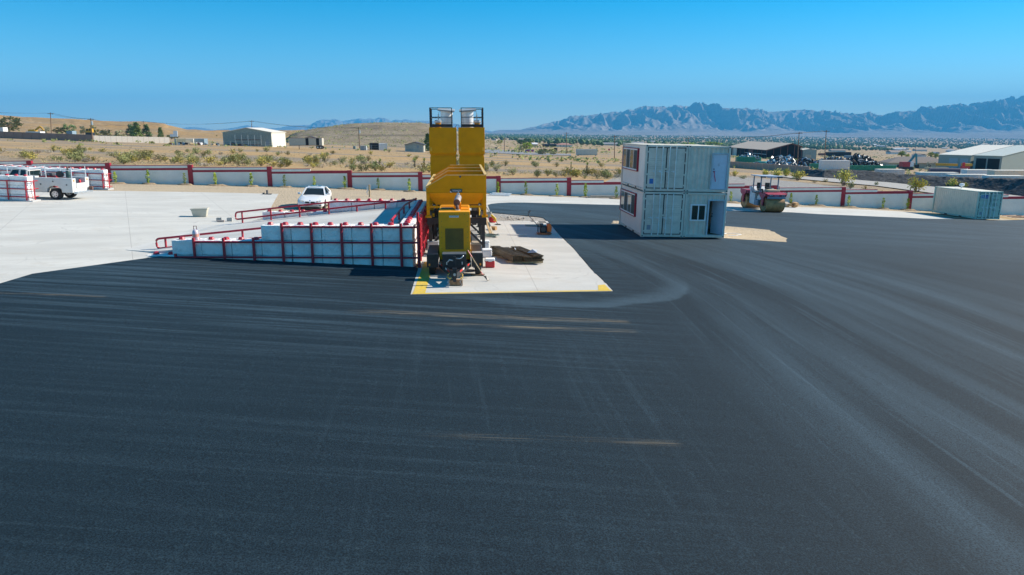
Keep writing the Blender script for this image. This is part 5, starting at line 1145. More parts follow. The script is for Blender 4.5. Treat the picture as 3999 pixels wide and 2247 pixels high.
for pn in range(len(tops)):
    for kd in ('low grey dry shrub', 'olive creosote shrub'):
        for j, i in enumerate(sorted((i for i in range(len(SHL)) if SHL[i][:2] == (pn, kd)), key=lambda i: SHL[i][2])): SHO[i]['label'] = f'{kd} beyond {ORD[pn]} wall panel from left, {ORD[j]} from left'
BSH = sorted([2990, 3030, 3068, 3115, 3293, 3320, 3580, 3652, 3715, 3765, 3873, 3225, 3420, 3470, 2870, 2905, 2700, 3180, 3440, 3380])
for i, (x, y, wpx, hpx) in enumerate([(2990, 690, 60, 22), (3030, 696, 80, 30), (3068, 692, 60, 28), (3115, 705, 72, 32), (3293, 726, 95, 55), (3320, 738, 40, 22), (3580, 752, 110, 50), (3652, 727, 45, 26), (3715, 737, 75, 34), (3765, 742, 50, 24), (3873, 747, 72, 38), (3225, 712, 26, 12), (3420, 726, 22, 14), (3470, 712, 30, 22), (2870, 690, 50, 20), (2905, 700, 40, 15), (2700, 668, 50, 25), (3180, 715, 30, 10), (3440, 757, 30, 12), (3380, 740, 34, 12)]):
    q = gp(x, y); hpx *= 1.15; s = hpx / ppm(q); shrub(BIG if wpx > 40 else SH, q.x, q.y, s, f'yellow green bush by the dirt road, {ORD[BSH.index(x)]} from the left', 'bushes along the dirt road', 'roadside_bush', 'bush', (wpx / 1.35 / ppm(q)) / s)
# yuccas
def yucca_me(sd):
    r_ = random.Random(sd); lf = MB(); tk_ = MB().tube([(0, 0, 0), (.05, .02, .5), (.02, 0, 1.0)], .11, 7); sk = MB()
    for k in range(110):
        a = r_.random() * 6.283; e = r_.uniform(-.2, 1.4); d = Vector((math.cos(a) * math.cos(e), math.sin(a) * math.cos(e), math.sin(e))); c = Vector((.02, 0, 1.0 + r_.uniform(-.1, .15))); L = r_.uniform(.4, .65); s = d.cross(Vector((0, 0, 1))).normalized() * .03
        lf.add([c - s, c + s, c + d * L], [(0, 1, 2)])
    for k in range(70):
        a = r_.random() * 6.283; z = r_.uniform(.25, 1.0); d = Vector((math.cos(a), math.sin(a), -1.2)); c = Vector((0, 0, z)); s = d.cross(Vector((0, 0, 1))).normalized() * .04; sk.add([c - s, c + s, c + d * .3], [(0, 1, 2)])
    return lf.mesh('crown', leafmat('yucca blades', (.13, .17, .05), (.22, .25, .09)), fix=False), tk_.mesh('trunk', TRUNK), sk.mesh('dead_leaves', mat('straw', (.28, .22, .13), .9), fix=False)
YU = [yucca_me(k) for k in range(3)]
for i, (x, y, h) in enumerate([(1446, 653, 24), (1468, 653, 26), (1485, 654, 34), (1621, 656, 40), (1657, 652, 36), (2292, 668, 36), (2230, 655, 22), (1212, 643, 26)]):
    q = gp(x, y); s = h / ppm(q) / 1.5; t_ = thing('yucca', 'spiky yucca ' + ('left of the plant' if i < 5 else 'right of the plant' if i < 7 else 'with dark fallen blades') + ', ' + ['leftmost of a group of three', 'middle of a group of three', 'rightmost of a group of three', 'with thick skirt of dead leaves', 'closest to the yellow silo', 'wide clump near the container stack', 'small clump', 'beyond the sedan'][i], 'yucca', (q.x, q.y, T(q.x, q.y)), i * 1.3); t_.scale = (s, s, s)
    for me in YU[i % 3]: obj(me.name.split('.')[0], me, t_)
# saplings along the wall
def sapling_me(sd):
    r_ = random.Random(sd); st = MB().tube([(0, 0, 0), (.02 * r_.uniform(-1, 1), 0, .5), (.06 * r_.uniform(-1, 1), .02, 1.05), (.08 * r_.uniform(-1, 1), 0, 1.4)], .014, 5); lf = MB()
    for k in range(110):
        z = r_.uniform(.18, 1.42); rr_ = .2 * (1 - abs(z - .75) / 1.1); a = r_.random() * 6.283; lf_c = Vector((math.cos(a) * rr_ * r_.random() ** .5, math.sin(a) * rr_ * r_.random() ** .5, z)); leaf(lf, lf_c, .085, r_)
    return lf.mesh('leaves', GRN, fix=False), st.mesh('stem', TWIG)
SPM = [sapling_me(k) for k in range(5)]
sap = [(500, 713), (626, 715), (748, 720), (869, 722), (996, 727), (1125, 730), (1236, 734), (1355, 737), (1478, 743), (1599, 750), (1945, 757), (2054, 763), (2175, 769), (2286, 773), (2406, 779), (2853, 792), (3073, 797), (3183, 804), (3289, 806), (3402, 809), (3496, 814), (3600, 818), (3926, 826)]
MOUND = mat('turned soil', (.33, .24, .15), .95, var=.25, scale=3, bump=.5, bscale=9)
mnd = MB()
for i, (x, y) in enumerate(sap):
    q = gp(x, y); q.y = min(q.y, wy(q.x) - .8); z = G(q.x, q.y)
    t_ = thing('sapling', f'thin green sapling at the wall foot, {ORD[i]} from the left', 'sapling', (q.x, q.y, z), i * 2.1, 'saplings along the wall'); s = rnd.uniform(.78, .98); t_.scale = (s * 1.1, s * 1.1, s)
    for me in SPM[i % 5]: obj(me.name.split('.')[0], me, t_)
    r_ = rnd.uniform(.5, .8); k = 14
    mnd.add([(q.x + math.cos(a) * r_ * f * rnd.uniform(.85, 1.15), q.y + math.sin(a) * r_ * .6 * f, z + h) for f, h in ((1.3, .0), (.9, .13), (.6, .14), (.25, .06)) for a in [6.283 * j / k for j in range(k)]], [(r * k + j, r * k + (j + 1) % k, (r + 1) * k + (j + 1) % k, (r + 1) * k + j) for r in range(3) for j in range(k)] + [tuple(3 * k + j for j in range(k))])
o = mnd.build('planting_mounds', MOUND, fix=False, kind='stuff'); tag(o, 'low brown soil rings round the saplings at the wall foot', 'soil')
stn = MB(); scatter_rocks([(X, wy(X) - .25 - abs(rnd.gauss(0, .35)), G(X, wy(X)) + .01) for X in [rnd.uniform(-42, 52) for _ in range(900)]], .03, .1, stn)
o = stn.build('wall_foot_rubble', mat('brown rubble', (.36, .28, .2), .9, var=.3, scale=5), fix=False, kind='stuff'); tag(o, 'brown rubble strewn along the foot of the white wall', 'rubble')
# trees
def tree_me(sd, kind, lm):
    r_ = random.Random(sd); lf = MB(); tk_ = MB(); n = 950
    if kind == 'conifer':
        tk_.cyl((0, 0, 0), (0, 0, .9), .035, .01, 7); cl = [(Vector((math.cos(a) * (1 - z) * .3 * r_.uniform(.4, 1), math.sin(a) * (1 - z) * .3 * r_.uniform(.4, 1), z)), .09) for z, a in [(r_.uniform(.08, .98), r_.random() * 6.283) for _ in range(46)]]
    else:
        tk_.cyl((0, 0, 0), (.02, 0, .4), .04, .025, 7); cl = []
        for k in range(26):
            a = r_.random() * 6.283; f = r_.random() ** .5; z = r_.uniform(.22, .95); w_ = math.sqrt(max(.05, 1 - ((z - .5) / .5) ** 2)); c = Vector((math.cos(a) * f * .5 * w_, math.sin(a) * f * .5 * w_, z)); cl.append((c, .12))
            if k % 3 == 0: tk_.tube([(0, 0, .3), c * .6 + Vector((0, 0, .1)), c], .012, 4)
    for k in range(n):
        c, s = r_.choice(cl); leaf(lf, c + Vector((r_.gauss(0, s * .55), r_.gauss(0, s * .55), r_.gauss(0, s * .45))), .055, r_)
    return lf.mesh('crown', lm, fix=False), tk_.mesh('trunk', TRUNK)
TB = [tree_me(1, 'b', leafmat('tree olive', (.10, .105, .045), (.16, .155, .07))), tree_me(2, 'b', PINE), tree_me(3, 'b', GRN), tree_me(4, 'b', leafmat('grey green', (.15, .15, .09), (.22, .215, .13)))]
TC = [tree_me(5, 'conifer', PINE), tree_me(6, 'conifer', leafmat('pine olive', (.07, .10, .03), (.12, .15, .05)))]
def tree(pool, x, y, wpx, hpx, lab, Y=None, nm='tree'):
    q = gp(x, y) if Y is None else atY(x, y, Y); 
    if Y is not None: q.z = T(q.x, q.y)
    h = hpx / ppm(q); w_ = wpx / ppm(q); t_ = thing(nm, lab, 'tree', (q.x, q.y, T(q.x, q.y) - .1), rnd.random() * 6); w_ *= 1.6 if pool in TC else 1.05; t_.scale = (w_, w_, h)
    for me in pool: obj(me.name.split('.')[0], me, t_)
for a in [(TB[0], 38, 517, 78, 58, 'large olive tree at the far left beyond the brown wall'), (TB[3], 180, 520, 30, 24, 'small grey tree between the white trailer and the left pole'), (TB[0], 230, 524, 40, 26, 'low olive tree left of the yellow cab'), (TB[1], 272, 526, 44, 40, 'dark tree directly left of the yellow cab'), (TB[3], 328, 528, 30, 34, 'grey bare tree right of the yellow cab'), (TB[0], 368, 533, 34, 42, 'olive tree right of the pole with transformer'), (TB[3], 425, 552, 72, 44, 'wide grey mesquite in front of the pale wall'), (TB[3], 470, 540, 40, 30, 'thin grey tree behind the pale wall'), (TC[0], 512, 533, 44, 46, 'dark pine, left of the three pines behind the pale wall'), (TC[1], 535, 535, 50, 54, 'tall pine, middle of the three pines'), (TC[0], 574, 535, 44, 48, 'pine at right of the three pines'), (TC[1], 628, 537, 28, 38, 'lone small pine near the billboard'), (TB[0], 675, 542, 40, 16, 'low green bush below the billboard'), (TC[0], 1670, 590, 40, 66, 'dark pine half hidden behind the left silo'), (TB[2], 2058, 586, 42, 28, 'bright green tree by the banner'), (TB[1], 2035, 566, 40, 20, 'dark green tree left of the tan barn'), (TB[1], 2050, 560, 22, 18, 'round dark tree on the skyline left of the barn'), (TB[2], 2075, 565, 22, 16, 'light green tree beside the barn roof'), (TB[2], 1953, 564, 26, 16, 'green tree behind the stop sign'), (TB[2], 1926, 576, 26, 14, 'round green bush at the road bend'), (TB[0], 2118, 605, 34, 24, 'dark olive bush in front of the barn'), (TB[0], 2155, 605, 32, 22, 'olive bush near the tyre stack'), (TB[3], 2035, 592, 20, 24, 'grey thin tree left of the banner'), (TB[2], 2690, 575, 60, 18, 'green tree above the container roof, left of two'), (TB[2], 2780, 577, 70, 22, 'yellow green tree above the container roof, right of two'), (TB[1], 2448, 563, 24, 14, 'dark tree left of the stacked containers'), (TB[0], 2585, 575, 40, 12, 'low olive tree above the left container roof')]: tree(*a)
def palm(x, y, hpx, lab):
    q = gp(x, y); h = hpx / ppm(q); t_ = thing('palm_tree', lab, 'palm', (q.x, q.y, T(q.x, q.y))); t_.scale = (h, h, h); r_ = random.Random(x)
    MB().cyl((0, 0, 0), (.02, 0, .72), .05, .04, 8).build('trunk', TRUNK, t_); lf = MB()
    for k in range(60):
        a = r_.random() * 6.283; e = r_.uniform(-.5, 1.2); d = Vector((math.cos(a) * math.cos(e), math.sin(a) * math.cos(e), math.sin(e))); s = d.cross(Vector((0, 0, 1))).normalized() * .05; c = Vector((.02, 0, .74)); lf.add([c, c + d * .2 + s, c + d * .36 + Vector((0, 0, -.05)), c + d * .2 - s], [(0, 1, 2, 3)])
    lf.build('crown', leafmat('palm fronds', (.10, .15, .03), (.2, .22, .06)), t_, fix=False)
palm(3517, 640, 50, 'palm behind the tan house, left pair, taller'); palm(3540, 640, 38, 'palm behind the tan house, left pair, shorter'); palm(3630, 640, 46, 'palm behind the tan house, right pair, left one'); palm(3652, 640, 40, 'palm behind the tan house next to the metal shed')
lt = MB()
for _ in range(2600):
    x = rnd.uniform(-40, 2560); q = gp(x, wall_top_px(x) - abs(rnd.gauss(0, 1)) * 30 - 1); s = rnd.uniform(.12, .4)
    if q.y < 84 or noise.noise((q.x * .08, q.y * .08, 2)) < -.1: continue
    for k in range(5): leaf(lt, Vector((q.x + rnd.gauss(0, s), q.y + rnd.gauss(0, s), T(q.x, q.y) + s * rnd.uniform(.1, .8))), s * .38, rnd)
o = lt.build('low_scrub', mat('straw scrub', (.36, .30, .16), .9, var=.3, scale=.6), fix=False, kind='stuff'); tag(o, 'low straw coloured scrub between the desert shrubs', 'scrub')
# distant scrub as one mass
fs = MB()
for _ in range(7000):
    Y = 150 * math.exp(rnd.random() * 2.5); u = rnd.uniform(-.78, .8) if rnd.random() < .3 else rnd.uniform(.0, .82); X = u * Y
    if Y < 200 and u < .25 and rnd.random() < .8: continue
    if noise.noise((X * .01, Y * .01, 7)) < -.05: continue
    z = T(X, Y); s = rnd.uniform(.35, .95) * (1.5 if Y > 300 else 1)
    for k in range(5): leaf(fs, Vector((X + rnd.gauss(0, s * .5), Y + rnd.gauss(0, s * .5), z + s * rnd.uniform(.2, .8))), s * .55, rnd)
o = fs.build('distant_scrub', CREO[1], fix=False, kind='stuff'); tag(o, 'sparse olive scrub dotted over the far desert flats', 'scrub')
# ------------------------------------------------------------------ buildings, fences and yards in the middle distance
def building(name, lab, P0, yaw, w_, d, eave, rise, wm, rm, ridge='x', ops=(), cat='building', over=.3, hip=0, left_open=False):
    z = min(T(P0.x, P0.y), T(P0.x + w_ * math.cos(yaw), P0.y + w_ * math.sin(yaw))) - .2
    b = thing(name, lab, cat, (P0.x, P0.y, z), yaw); e = eave + .2; r_ = e + rise
    m = MB()
    if ridge == 'x':
        pr = [(0, 0), (d, 0), (d, e), (d / 2, r_), (0, e)] if not hip else [(0, 0), (d, 0), (d, e), (0, e)]
        m.prism(pr, 0, w_, 'x')
    else: m.prism([(0, 0), (w_, 0), (w_, e), (w_ / 2, r_), (0, e)], 0, d, 'y')
    m.build('wall', wm, b)
    rf = MB(); t_ = .15
    if hip:
        h = min(d / 2, w_ / 2); o = over; vs = [(-o, -o, e), (w_ + o, -o, e), (w_ + o, d + o, e), (-o, d + o, e), (h, d / 2, r_), (w_ - h, d / 2, r_)]
        rf.add(vs, [(0, 1, 5, 4), (1, 2, 5), (2, 3, 4, 5), (3, 0, 4), (3, 2, 1, 0)])
    elif ridge == 'x':
        k = rise / (d / 2)
        for s in (0, 1):
            y0, y1 = (-over, d / 2) if s == 0 else (d + over, d / 2); z0 = e - over * k
            rf.add([(-over, y0, z0), (w_ + over, y0, z0), (w_ + over, y1, r_), (-over, y1, r_), (-over, y0, z0 + t_), (w_ + over, y0, z0 + t_), (w_ + over, y1, r_ + t_), (-over, y1, r_ + t_)], [(0, 1, 2, 3), (4, 5, 6, 7), (0, 1, 5, 4), (1, 2, 6, 5), (3, 0, 4, 7)])
    else:
        k = rise / (w_ / 2)
        for s in (0, 1):
            x0, x1 = (-over, w_ / 2) if s == 0 else (w_ + over, w_ / 2); z0 = e - over * k
            rf.add([(x0, -over, z0), (x0, d + over, z0), (x1, d + over, r_), (x1, -over, r_), (x0, -over, z0 + t_), (x0, d + over, z0 + t_), (x1, d + over, r_ + t_), (x1, -over, r_ + t_)], [(0, 1, 2, 3), (4, 5, 6, 7), (0, 1, 5, 4), (1, 2, 6, 5), (3, 0, 4, 7)])
    rf.build('roof', rm, b)
    for nm, face, a0, a1, z0, z1, mm in ops:
        z0 += .2; z1 += .2
        q = {'f': (a0, a1, -.08, .04), 'r': (w_ - .04, w_ + .08, a0, a1), 'l': (-.08, .04, a0, a1)}[face]
        o = MB().box(q[0], q[1], q[2], q[3], z0, z1).build(nm, mm, b)
    return b
CORRG = mat('grey green metal siding', (.26, .32, .31), .5, .2, var=.15, scale=2.5); CREAM = mat('cream metal siding', (.66, .64, .56), .6); WROOF = mat('white metal roof', (.74, .70, .61), .65, 0, var=.05); MDOOR = mat('white roll door', (.80, .80, .78), .5); DKTRIM = mat('dark trim', (.06, .05, .05), .6); TAN = mat('tan stucco', (.46, .40, .31), .85); GREYB = mat('grey green metal wall', (.30, .35, .32), .6, var=.06); SHROOF = mat('brown shingle roof', (.23, .19, .165), .9); RUSTB = mat('rust brown steel', (.17, .07, .055), .7); TANR = mat('tan metal roof', (.58, .46, .34), .6, var=.06); PINKR = mat('pink tile roof', (.42, .22, .18), .8); PALEW = mat('pale block wall', (.80, .71, .60), .9, var=.06); BRNW = mat('brown block wall', (.46, .30, .23), .9, var=.08); DARKW = mat('dark taupe wall', (.25, .19, .165), .9, var=.08); VOID = mat('dark interior', (.012, .012, .014), .9); PANE = mat('grey window', (.25, .30, .34), .2)
# metal warehouse, gable end to the camera
P0 = gp(873, 569); sc_ = 1 / ppm(P0); W_ = 187 * sc_
ops = [('door', 'f', W_ * .885, W_ * .945, 0, 2.1, mat('grey door', (.2, .27, .33), .5))] + [('roll_door', 'r', 2.2 + k * 4.6, 4.9 + k * 4.6, 0, 3.9, MDOOR) for k in range(3)]
wh = building('metal_warehouse', 'large grey metal warehouse with white roof across the desert', P0, R(2), W_, 17, 4.75, 1.45, CORRG, WROOF, 'y', ops)
sd = MB()
for k in range(90): sd.box(.1 + k * W_ / 90, .14 + k * W_ / 90, -.03, 0, .3, 4.9)
sd.build('siding_ribs', CORRG, wh, kind='stuff'); MB().box(W_ - .003, W_ + .03, .02, 16.98, .2, 4.93).build('side_cladding', CREAM, wh); MB().box(-.3, W_ * .5, -.33, -.3, 4.8, 4.86).build('rack', RUSTB, wh) if False else None
rk = thing('pallet_rack', 'rust red pallet rack standing along the warehouse gable', 'rack', P0 + Vector((W_ * .28, -1.4, .1)), R(2))
for k in range(5): MB().box(k * 2.1, k * 2.1 + .12, 0, .12, 0, 3.3).build('upright', GALV, rk)
MB().box(0, 8.5, .02, .1, 1.7, 1.85).build('beam', RUSTB, rk); MB().box(0, 8.5, .02, .1, .1, .25).build('beam', RUSTB, rk)
# boundary walls on the left
def long_wall(name, lab, a, b, h, m, n=14, t_=.3):
    w_ = thing(name, lab, 'wall'); d = (b - a); nrm = Vector((-d.y, d.x, 0)).normalized() * t_
    for k in range(n):
        p = a.lerp(b, k / n); q = a.lerp(b, (k + 1) / n - .002); p.z = T(p.x, p.y) - .4; q.z = T(q.x, q.y) - .4; up = Vector((0, 0, h + .4))
        MB().add([p, q, q + nrm, p + nrm, p + up, q + up, q + nrm + up, p + nrm + up], [(3, 2, 1, 0), (4, 5, 6, 7), (0, 1, 5, 4), (1, 2, 6, 5), (2, 3, 7, 6), (3, 0, 4, 7)]).build('panel', m, w_)
    return w_
long_wall('boundary_wall', 'long dark taupe wall at the far left edge of the desert field', gp(-120, 536), gp(366, 554), 2.15, DARKW)
a = gp(368, 554); b = gp(664, 560); long_wall('boundary_wall', 'long pale sunlit wall left of the warehouse', a, b, 1.95, PALEW)
# simple far containers
def far_cont(lab, x0, x1, yb, hpx, m, yaw=R(10), d=6, nm='shipping_container', cat='container', grp=None, dm=None):
    p = gp(x0, yb); s = 1 / ppm(p); w_ = (x1 - x0) * s; h = hpx * s; c = thing(nm, lab, cat, (p.x, p.y, T(p.x, p.y) - .1), yaw, grp)
    bd = MB().box(0, w_, 0, d, .1, h).build('body', m, c); rb = MB(); n = max(4, int(w_ / .45))
    for k in range(n): rb.box(w_ * (k + .15) / n, w_ * (k + .6) / n, -.06, -.0, .25, h - .15)
    rb.build('ribs', m, bd); 
    for xx in (0, w_ - .12): MB().box(xx, xx + .12, -.075, 0, .05, h + .02).build('corner_post', dm or m, c)
    MB().box(0, w_, -.07, d, h + .002, h + .06).build('top', dm or m, c); return c
SAND = mat('sand container', (.56, .50, .34), .6); BLUEC = mat('slate blue container', (.22, .31, .38), .6); WCON = mat('white container', (.72, .72, .71), .6, dirt=(.5, .4, .3), damt=.4); GREYC = mat('light grey container', (.74, .72, .71), .6, var=.06); GREEN = mat('green dumpster paint', (.02, .26, .16), .5, var=.12, dirt=(.3, .33, .2), dscale=1.2, damt=.5)
far_cont('sand coloured container, left of three by the warehouse', 690, 724, 567, 25, SAND, R(30)); far_cont('pale cream container, middle of three by the warehouse', 724, 754, 566, 23, CREAM, R(20)); far_cont('slate blue container, right of three by the warehouse', 757, 796, 566, 23, BLUEC, R(12))
far_cont('small white box trailer far up the slope behind the containers', 704, 719, 530, 9, WCON, R(8)); far_cont('white box trailer beyond the warehouse left corner', 829, 862, 531, 8, WCON, R(5))
# semi trailers
def semi(lab, x0, x1, yb, yt, m, gap=True, yaw=R(2), wheels=True):
    p = gp(x0, yb); s = 1 / ppm(p); w_ = (x1 - x0) * s; h = (yb - yt) * s; c = thing('semi_trailer', lab, 'trailer', (p.x, p.y, T(p.x, p.y)), yaw)
    fl = 1.05 if wheels else .25
    bd = MB().box(0, w_, 0, 2.5, fl, h).build('body', m, c); MB().box(-.02, w_ + .02, -.03, 2.53, h, h + .08).build('top_rail', RUSTB if gap else GALV, c); MB().box(0, w_, -.02, 0, fl, fl + .12).build('side_rail', DKTRIM, bd)
    if gap:
        for f in (.5, .82): MB().box(w_ * f, w_ * f + .9, -.03, -.004, fl + .12, h - .05).build('dark_panel', VOID, bd)
    if wheels:
        for f in (.86, .95):
            for yy in (.2, 2.3): wl = MB().cyl((w_ * f, yy - .2, .5), (w_ * f, yy + .2, .5), .5, n=18).build('wheel', RUB, c); MB().cyl((w_ * f, yy - .22, .5), (w_ * f, yy - .2, .5), .25, n=12).build('rim', GALV, wl)
        MB().box(w_ * .28, w_ * .28 + .15, .2, .35, 0, fl).build('landing_leg', DKTRIM, c)
    else:
        for f in (.05, .9): MB().box(w_ * f, w_ * f + .4, .2, .6, 0, fl).build('skid', DKTRIM, c)
semi('weathered pale semi trailer parked right of the warehouse', 1131, 1258, 583, 541, mat('weathered trailer', (.50, .47, .40), .7, var=.08)); semi('pale beige box trailer beside the road right of the plant', 2252, 2333, 609, 585, mat('pale beige trailer', (.56, .55, .48), .6), False, R(2), False)
# open white container and house near the hill
c = far_cont('white container with a black open end beside the power pole', 1480, 1513, 587, 26, WCON, R(20)); p = gp(1458, 587); o = MB().box(0, 2.4, -.1, 0, .15, 2.4).build('open_end', VOID, c); o.location = (-2.3, .6, 0); o.rotation_euler = (0, 0, R(-14)); MB().box(-2.35, .0, .0, 5.5, .1, 2.5).build('shell', VOID, c)
P0 = gp(1582, 592); sc_ = 1 / ppm(P0); building('small_house', 'small grey green house with dark gable roof left of the silos', P0, R(3), 72 * sc_, 9, 2.45, .85, mat('sage stucco', (.38, .37, .31), .85), DKTRIM, 'y', [('window', 'f', 72 * sc_ * .64, 72 * sc_ * .76, 1.35, 2.25, PANE)], 'house', .35)
P0 = gp(1115, 566); building('small_house', 'small tan house behind the weathered semi trailer', P0 + Vector((0, 25, 0)), R(10), 6, 8, 2.6, 1, TAN, DKTRIM, 'y', [], 'house')
far_cont('grey steel cabinet beside the power pole', 1379, 1389, 583, 12, mat('grey green cabinet', (.22, .30, .29), .6), 0, 1, 'utility_cabinet', 'cabinet'); far_cont('grey mesh bin right of the power pole', 1407, 1430, 587, 17, mat('grey mesh', (.33, .36, .37), .7), 0, 2, 'mesh_bin', 'bin')
# power poles
POLE = mat('pole timber', (.20, .13, .085), .9, var=.2)
pole_tops = {}
def pole(key, x, yb, yt, lab, xt=None, Y=None, trans=False):
    q = gp(x, yb) if Y is None else atY(x, yb, Y); q.z = T(q.x, q.y); top = atY(xt or x, yt, q.y); h = top.z - q.z; dx = top.x - q.x
    c = thing('utility_pole', lab, 'pole', q, 0, 'wooden utility poles'); MB().cyl((0, 0, -.3), (dx, 0, h), .17, .11, 8).build('shaft', POLE, c, smooth=True, sharp=50)
    ca = MB().box(dx - 1.1, dx + 1.1, -.06, .06, h - .5, h - .36).build('crossarm', POLE, c)
    for k in (-1, -.35, .35, 1): MB().cyl((dx + k, 0, h - .36), (dx + k, 0, h - .2), .05, n=6).build('insulator', GALV, ca)
    if trans: MB().cyl((dx * .8 + .35, -.1, h * .72), (dx * .8 + .35, -.1, h * .72 + 1.1), .27, n=12).build('transformer', GALV, c)
    pole_tops[key] = [Vector((q.x + dx + k, q.y, q.z + h - .2)) for k in (-1, .35, 1)]
pole('l0', -230, 520, 428, 'wooden power pole left of the leaning skyline pole', Y=250); pole('l1', 202, 545, 440, 'leaning power pole at the far left skyline', 197, Y=262); pole('l2', 361, 552, 462, 'power pole with transformer above the brown wall', 354, Y=232, trans=True); pole('l3', 560, 540, 473, 'thin distant pole above the pines', Y=420)
pole('c1', 983, 560, 471, 'power pole rising behind the warehouse', Y=330); pole('c2', 1405, 583, 497, 'power pole with transformer in front of the rocky hill', 1400, trans=True)
for i, (x, yb, yt, lb) in enumerate([(1970, 595, 539, 'short pole beside the road right of the silo'), (2124, 592, 550, 'pole standing by the tan barn'), (2212, 603, 517, 'tall pole between the barn and the beige trailer'), (2254, 590, 534, 'thin pole behind the beige trailer'), (2400, 621, 529, 'tall pole left of the stacked containers'), (2931, 580, 538, 'pole above the brown shed roof'), (3576, 628, 572, 'leaning pole behind the tan house')]): pole('r%d' % i, x, yb, yt, lb)
pole('r8', 3113, 663, 516, 'tall leaning pole in front of the scrap heap', 3121); pole('r9', 3218, 667, 508, 'tallest leaning pole beside the grey container', 3227); pole('r10', 2688, 640, 537, 'pole behind the stacked containers', Y=300); pole('r11', 3014, 600, 549, 'distant pole above the brown shed ridge', Y=560)
def wires(lab, keys):
    c = thing('power_line', lab, 'power line')
    for a, b in zip(keys, keys[1:]):
        for p, q in zip(pole_tops[a], pole_tops[b]):
            L = (q - p).length; MB().tube([p.lerp(q, f) - Vector((0, 0, 4 * f * (1 - f) * L * .012)) for f in [k / 8 for k in range(9)]], .022, 4).build('wire', DKTRIM, c, fix=False)
wires('sagging power lines across the far left sky', ['l0', 'l1', 'l2', 'l3', 'c1']); wires('power lines from the warehouse pole to the hill pole', ['c1', 'c2']); wires('power lines between the tall poles on the right', ['r4', 'r10', 'r8', 'r9'])
# left yard machines
YM = mat('old machine yellow', (.58, .33, .03), .6)
p = gp(297, 533); c = thing('machine_cab', 'yellow machine cab showing above the brown wall', 'machine', Vector((p.x, p.y + 8, T(p.x, p.y)))); MB().box(0, 2.5, 0, 2.0, 1.6, 3.4).build('cab', YM, c, bevel=.1); MB().box(.2, 1.1, -.03, .0, 2.4, 3.2).build('window', GLASSD, c); MB().box(1.4, 2.3, -.03, .0, 2.4, 3.2).build('window', GLASSD, c); MB().box(-.3, 2.8, -.1, 2.2, .3, 1.6).build('base', BLACK, c)
p = gp(90, 530); c = thing('excavator', 'yellow excavator arm above the brown wall at far left', 'excavator', Vector((p.x, p.y + 8, T(p.x, p.y)))); MB().bar((0, 0, 2), (2.3, 0, 3.6), .5, .6).build('boom', YM, c); MB().bar((2.3, 0, 3.6), (3.6, 0, 1.9), .35, .45).build('stick', YM, c); MB().box(-2.4, .4, -1, 1, .9, 2.4).build('house', YM, c, bevel=.1); MB().box(-2.5, .8, -1.2, 1.2, 0, .9).build('tracks', BLACK, c, bevel=.2)
far_cont('white van roof showing above the brown wall', 103, 158, 533, 19, WCON, R(2), 3, 'white_van', 'van'); far_cont('white trailer at the far left edge behind the olive tree', -20, 14, 524, 26, WCON, R(2), 3); far_cont('blue grey tank truck behind the brown wall', 262, 284, 536, 24, BLUEC, R(2), 3, 'tank_truck', 'truck')
c = thing('billboard', 'white billboard on the slope left of the warehouse', 'billboard', gp(665, 545)); s_ = 1 / ppm(gp(665, 545)); MB().box(0, 30 * s_, 0, .2, 10 * s_, 20 * s_).build('panel', WHITE, c); MB().box(14 * s_, 30 * s_, 0, .2, 20.2 * s_, 33 * s_).build('panel', WHITE, c)
for f in (3, 16, 27): MB().box(f * s_, f * s_ + .25, .22, .45, 0, 20 * s_).build('post', DKTRIM, c)
for k, (x, y) in enumerate([(685, 567), (735, 569), (780, 568), (830, 568), (845, 570), (1040, 570), (1090, 572), (905, 570), (930, 571), (940, 571)]):
    p = gp(x, y); c = thing('scrap_heap', f'low junk heap in front of the warehouse, {ORD[k]} of the row', 'scrap', p, 0, 'junk in front of the warehouse')
    for j in range(5): MB().box(-.6, .6, -.4, .4, 0, .7).build('piece', rnd.choice((BLACK, BLUEC, RUSTB, WOODL, GREYC, VOID)), c).matrix_local = Matrix.Translation((rnd.uniform(-1.6, 1.6), rnd.uniform(-.5, .5), rnd.uniform(0, .3))) @ Matrix.Rotation(rnd.random() * 3, 4, 'Z') @ Matrix.Rotation(rnd.uniform(-.5, .5), 4, 'X') @ Matrix.Scale(rnd.uniform(.4, 1.1), 4)
# beyond the road, right of the plant
P0 = gp(2080, 574); building('barn', 'tan barn beside a black pipe right of the silos', P0, R(6), 4.2, 9, 2.2, 1.1, TAN, GREYC, 'x', [], 'barn'); P0 = gp(2174, 574); building('house', 'house with pink tile roof right of the black pipe', P0, R(4), 62 / ppm(P0), 10, 2.4, 1.4, CREAM, PINKR, 'x', [('window', 'f', 3, 4, .8, 1.9, PANE), ('window', 'f', 6, 7, .8, 1.9, PANE)], 'house', .5, 1)
p = gp(2118, 574); L = 55 / ppm(p); o = MB().cyl((0, 0, 1.2), (L, 0, 1.2), 1.25, n=20).build('culvert_pipe', mat('black pipe', (.03, .03, .035), .5), smooth=True, sharp=40); o.location = p; tag(o, 'large black pipe section lying beside the tan barn', 'pipe')
p = gp(2170, 594); c = thing('tyre_stack', 'stack of big black tyres right of the barn', 'tyres', p)
for k in range(3): MB().lathe([(.5, 0), (.95, .05), (1.0, .35), (.95, .65), (.5, .7)], (0, 0, k * .72), 16).build('tyre', RUB, c)
p = gp(2051, 596); s_ = 1 / ppm(p); c = thing('banner', 'red white and blue banner on the roadside fence', 'banner', p); MB().box(0, 34 * s_, 0, .05, .3, 11 * s_).build('sheet', mat('blue banner', (.12, .12, .45), .6), c); MB().box(3 * s_, 31 * s_, -.02, -.002, 3.5 * s_, 8 * s_).build('stripe', mat('red banner', (.55, .06, .1), .6), c)
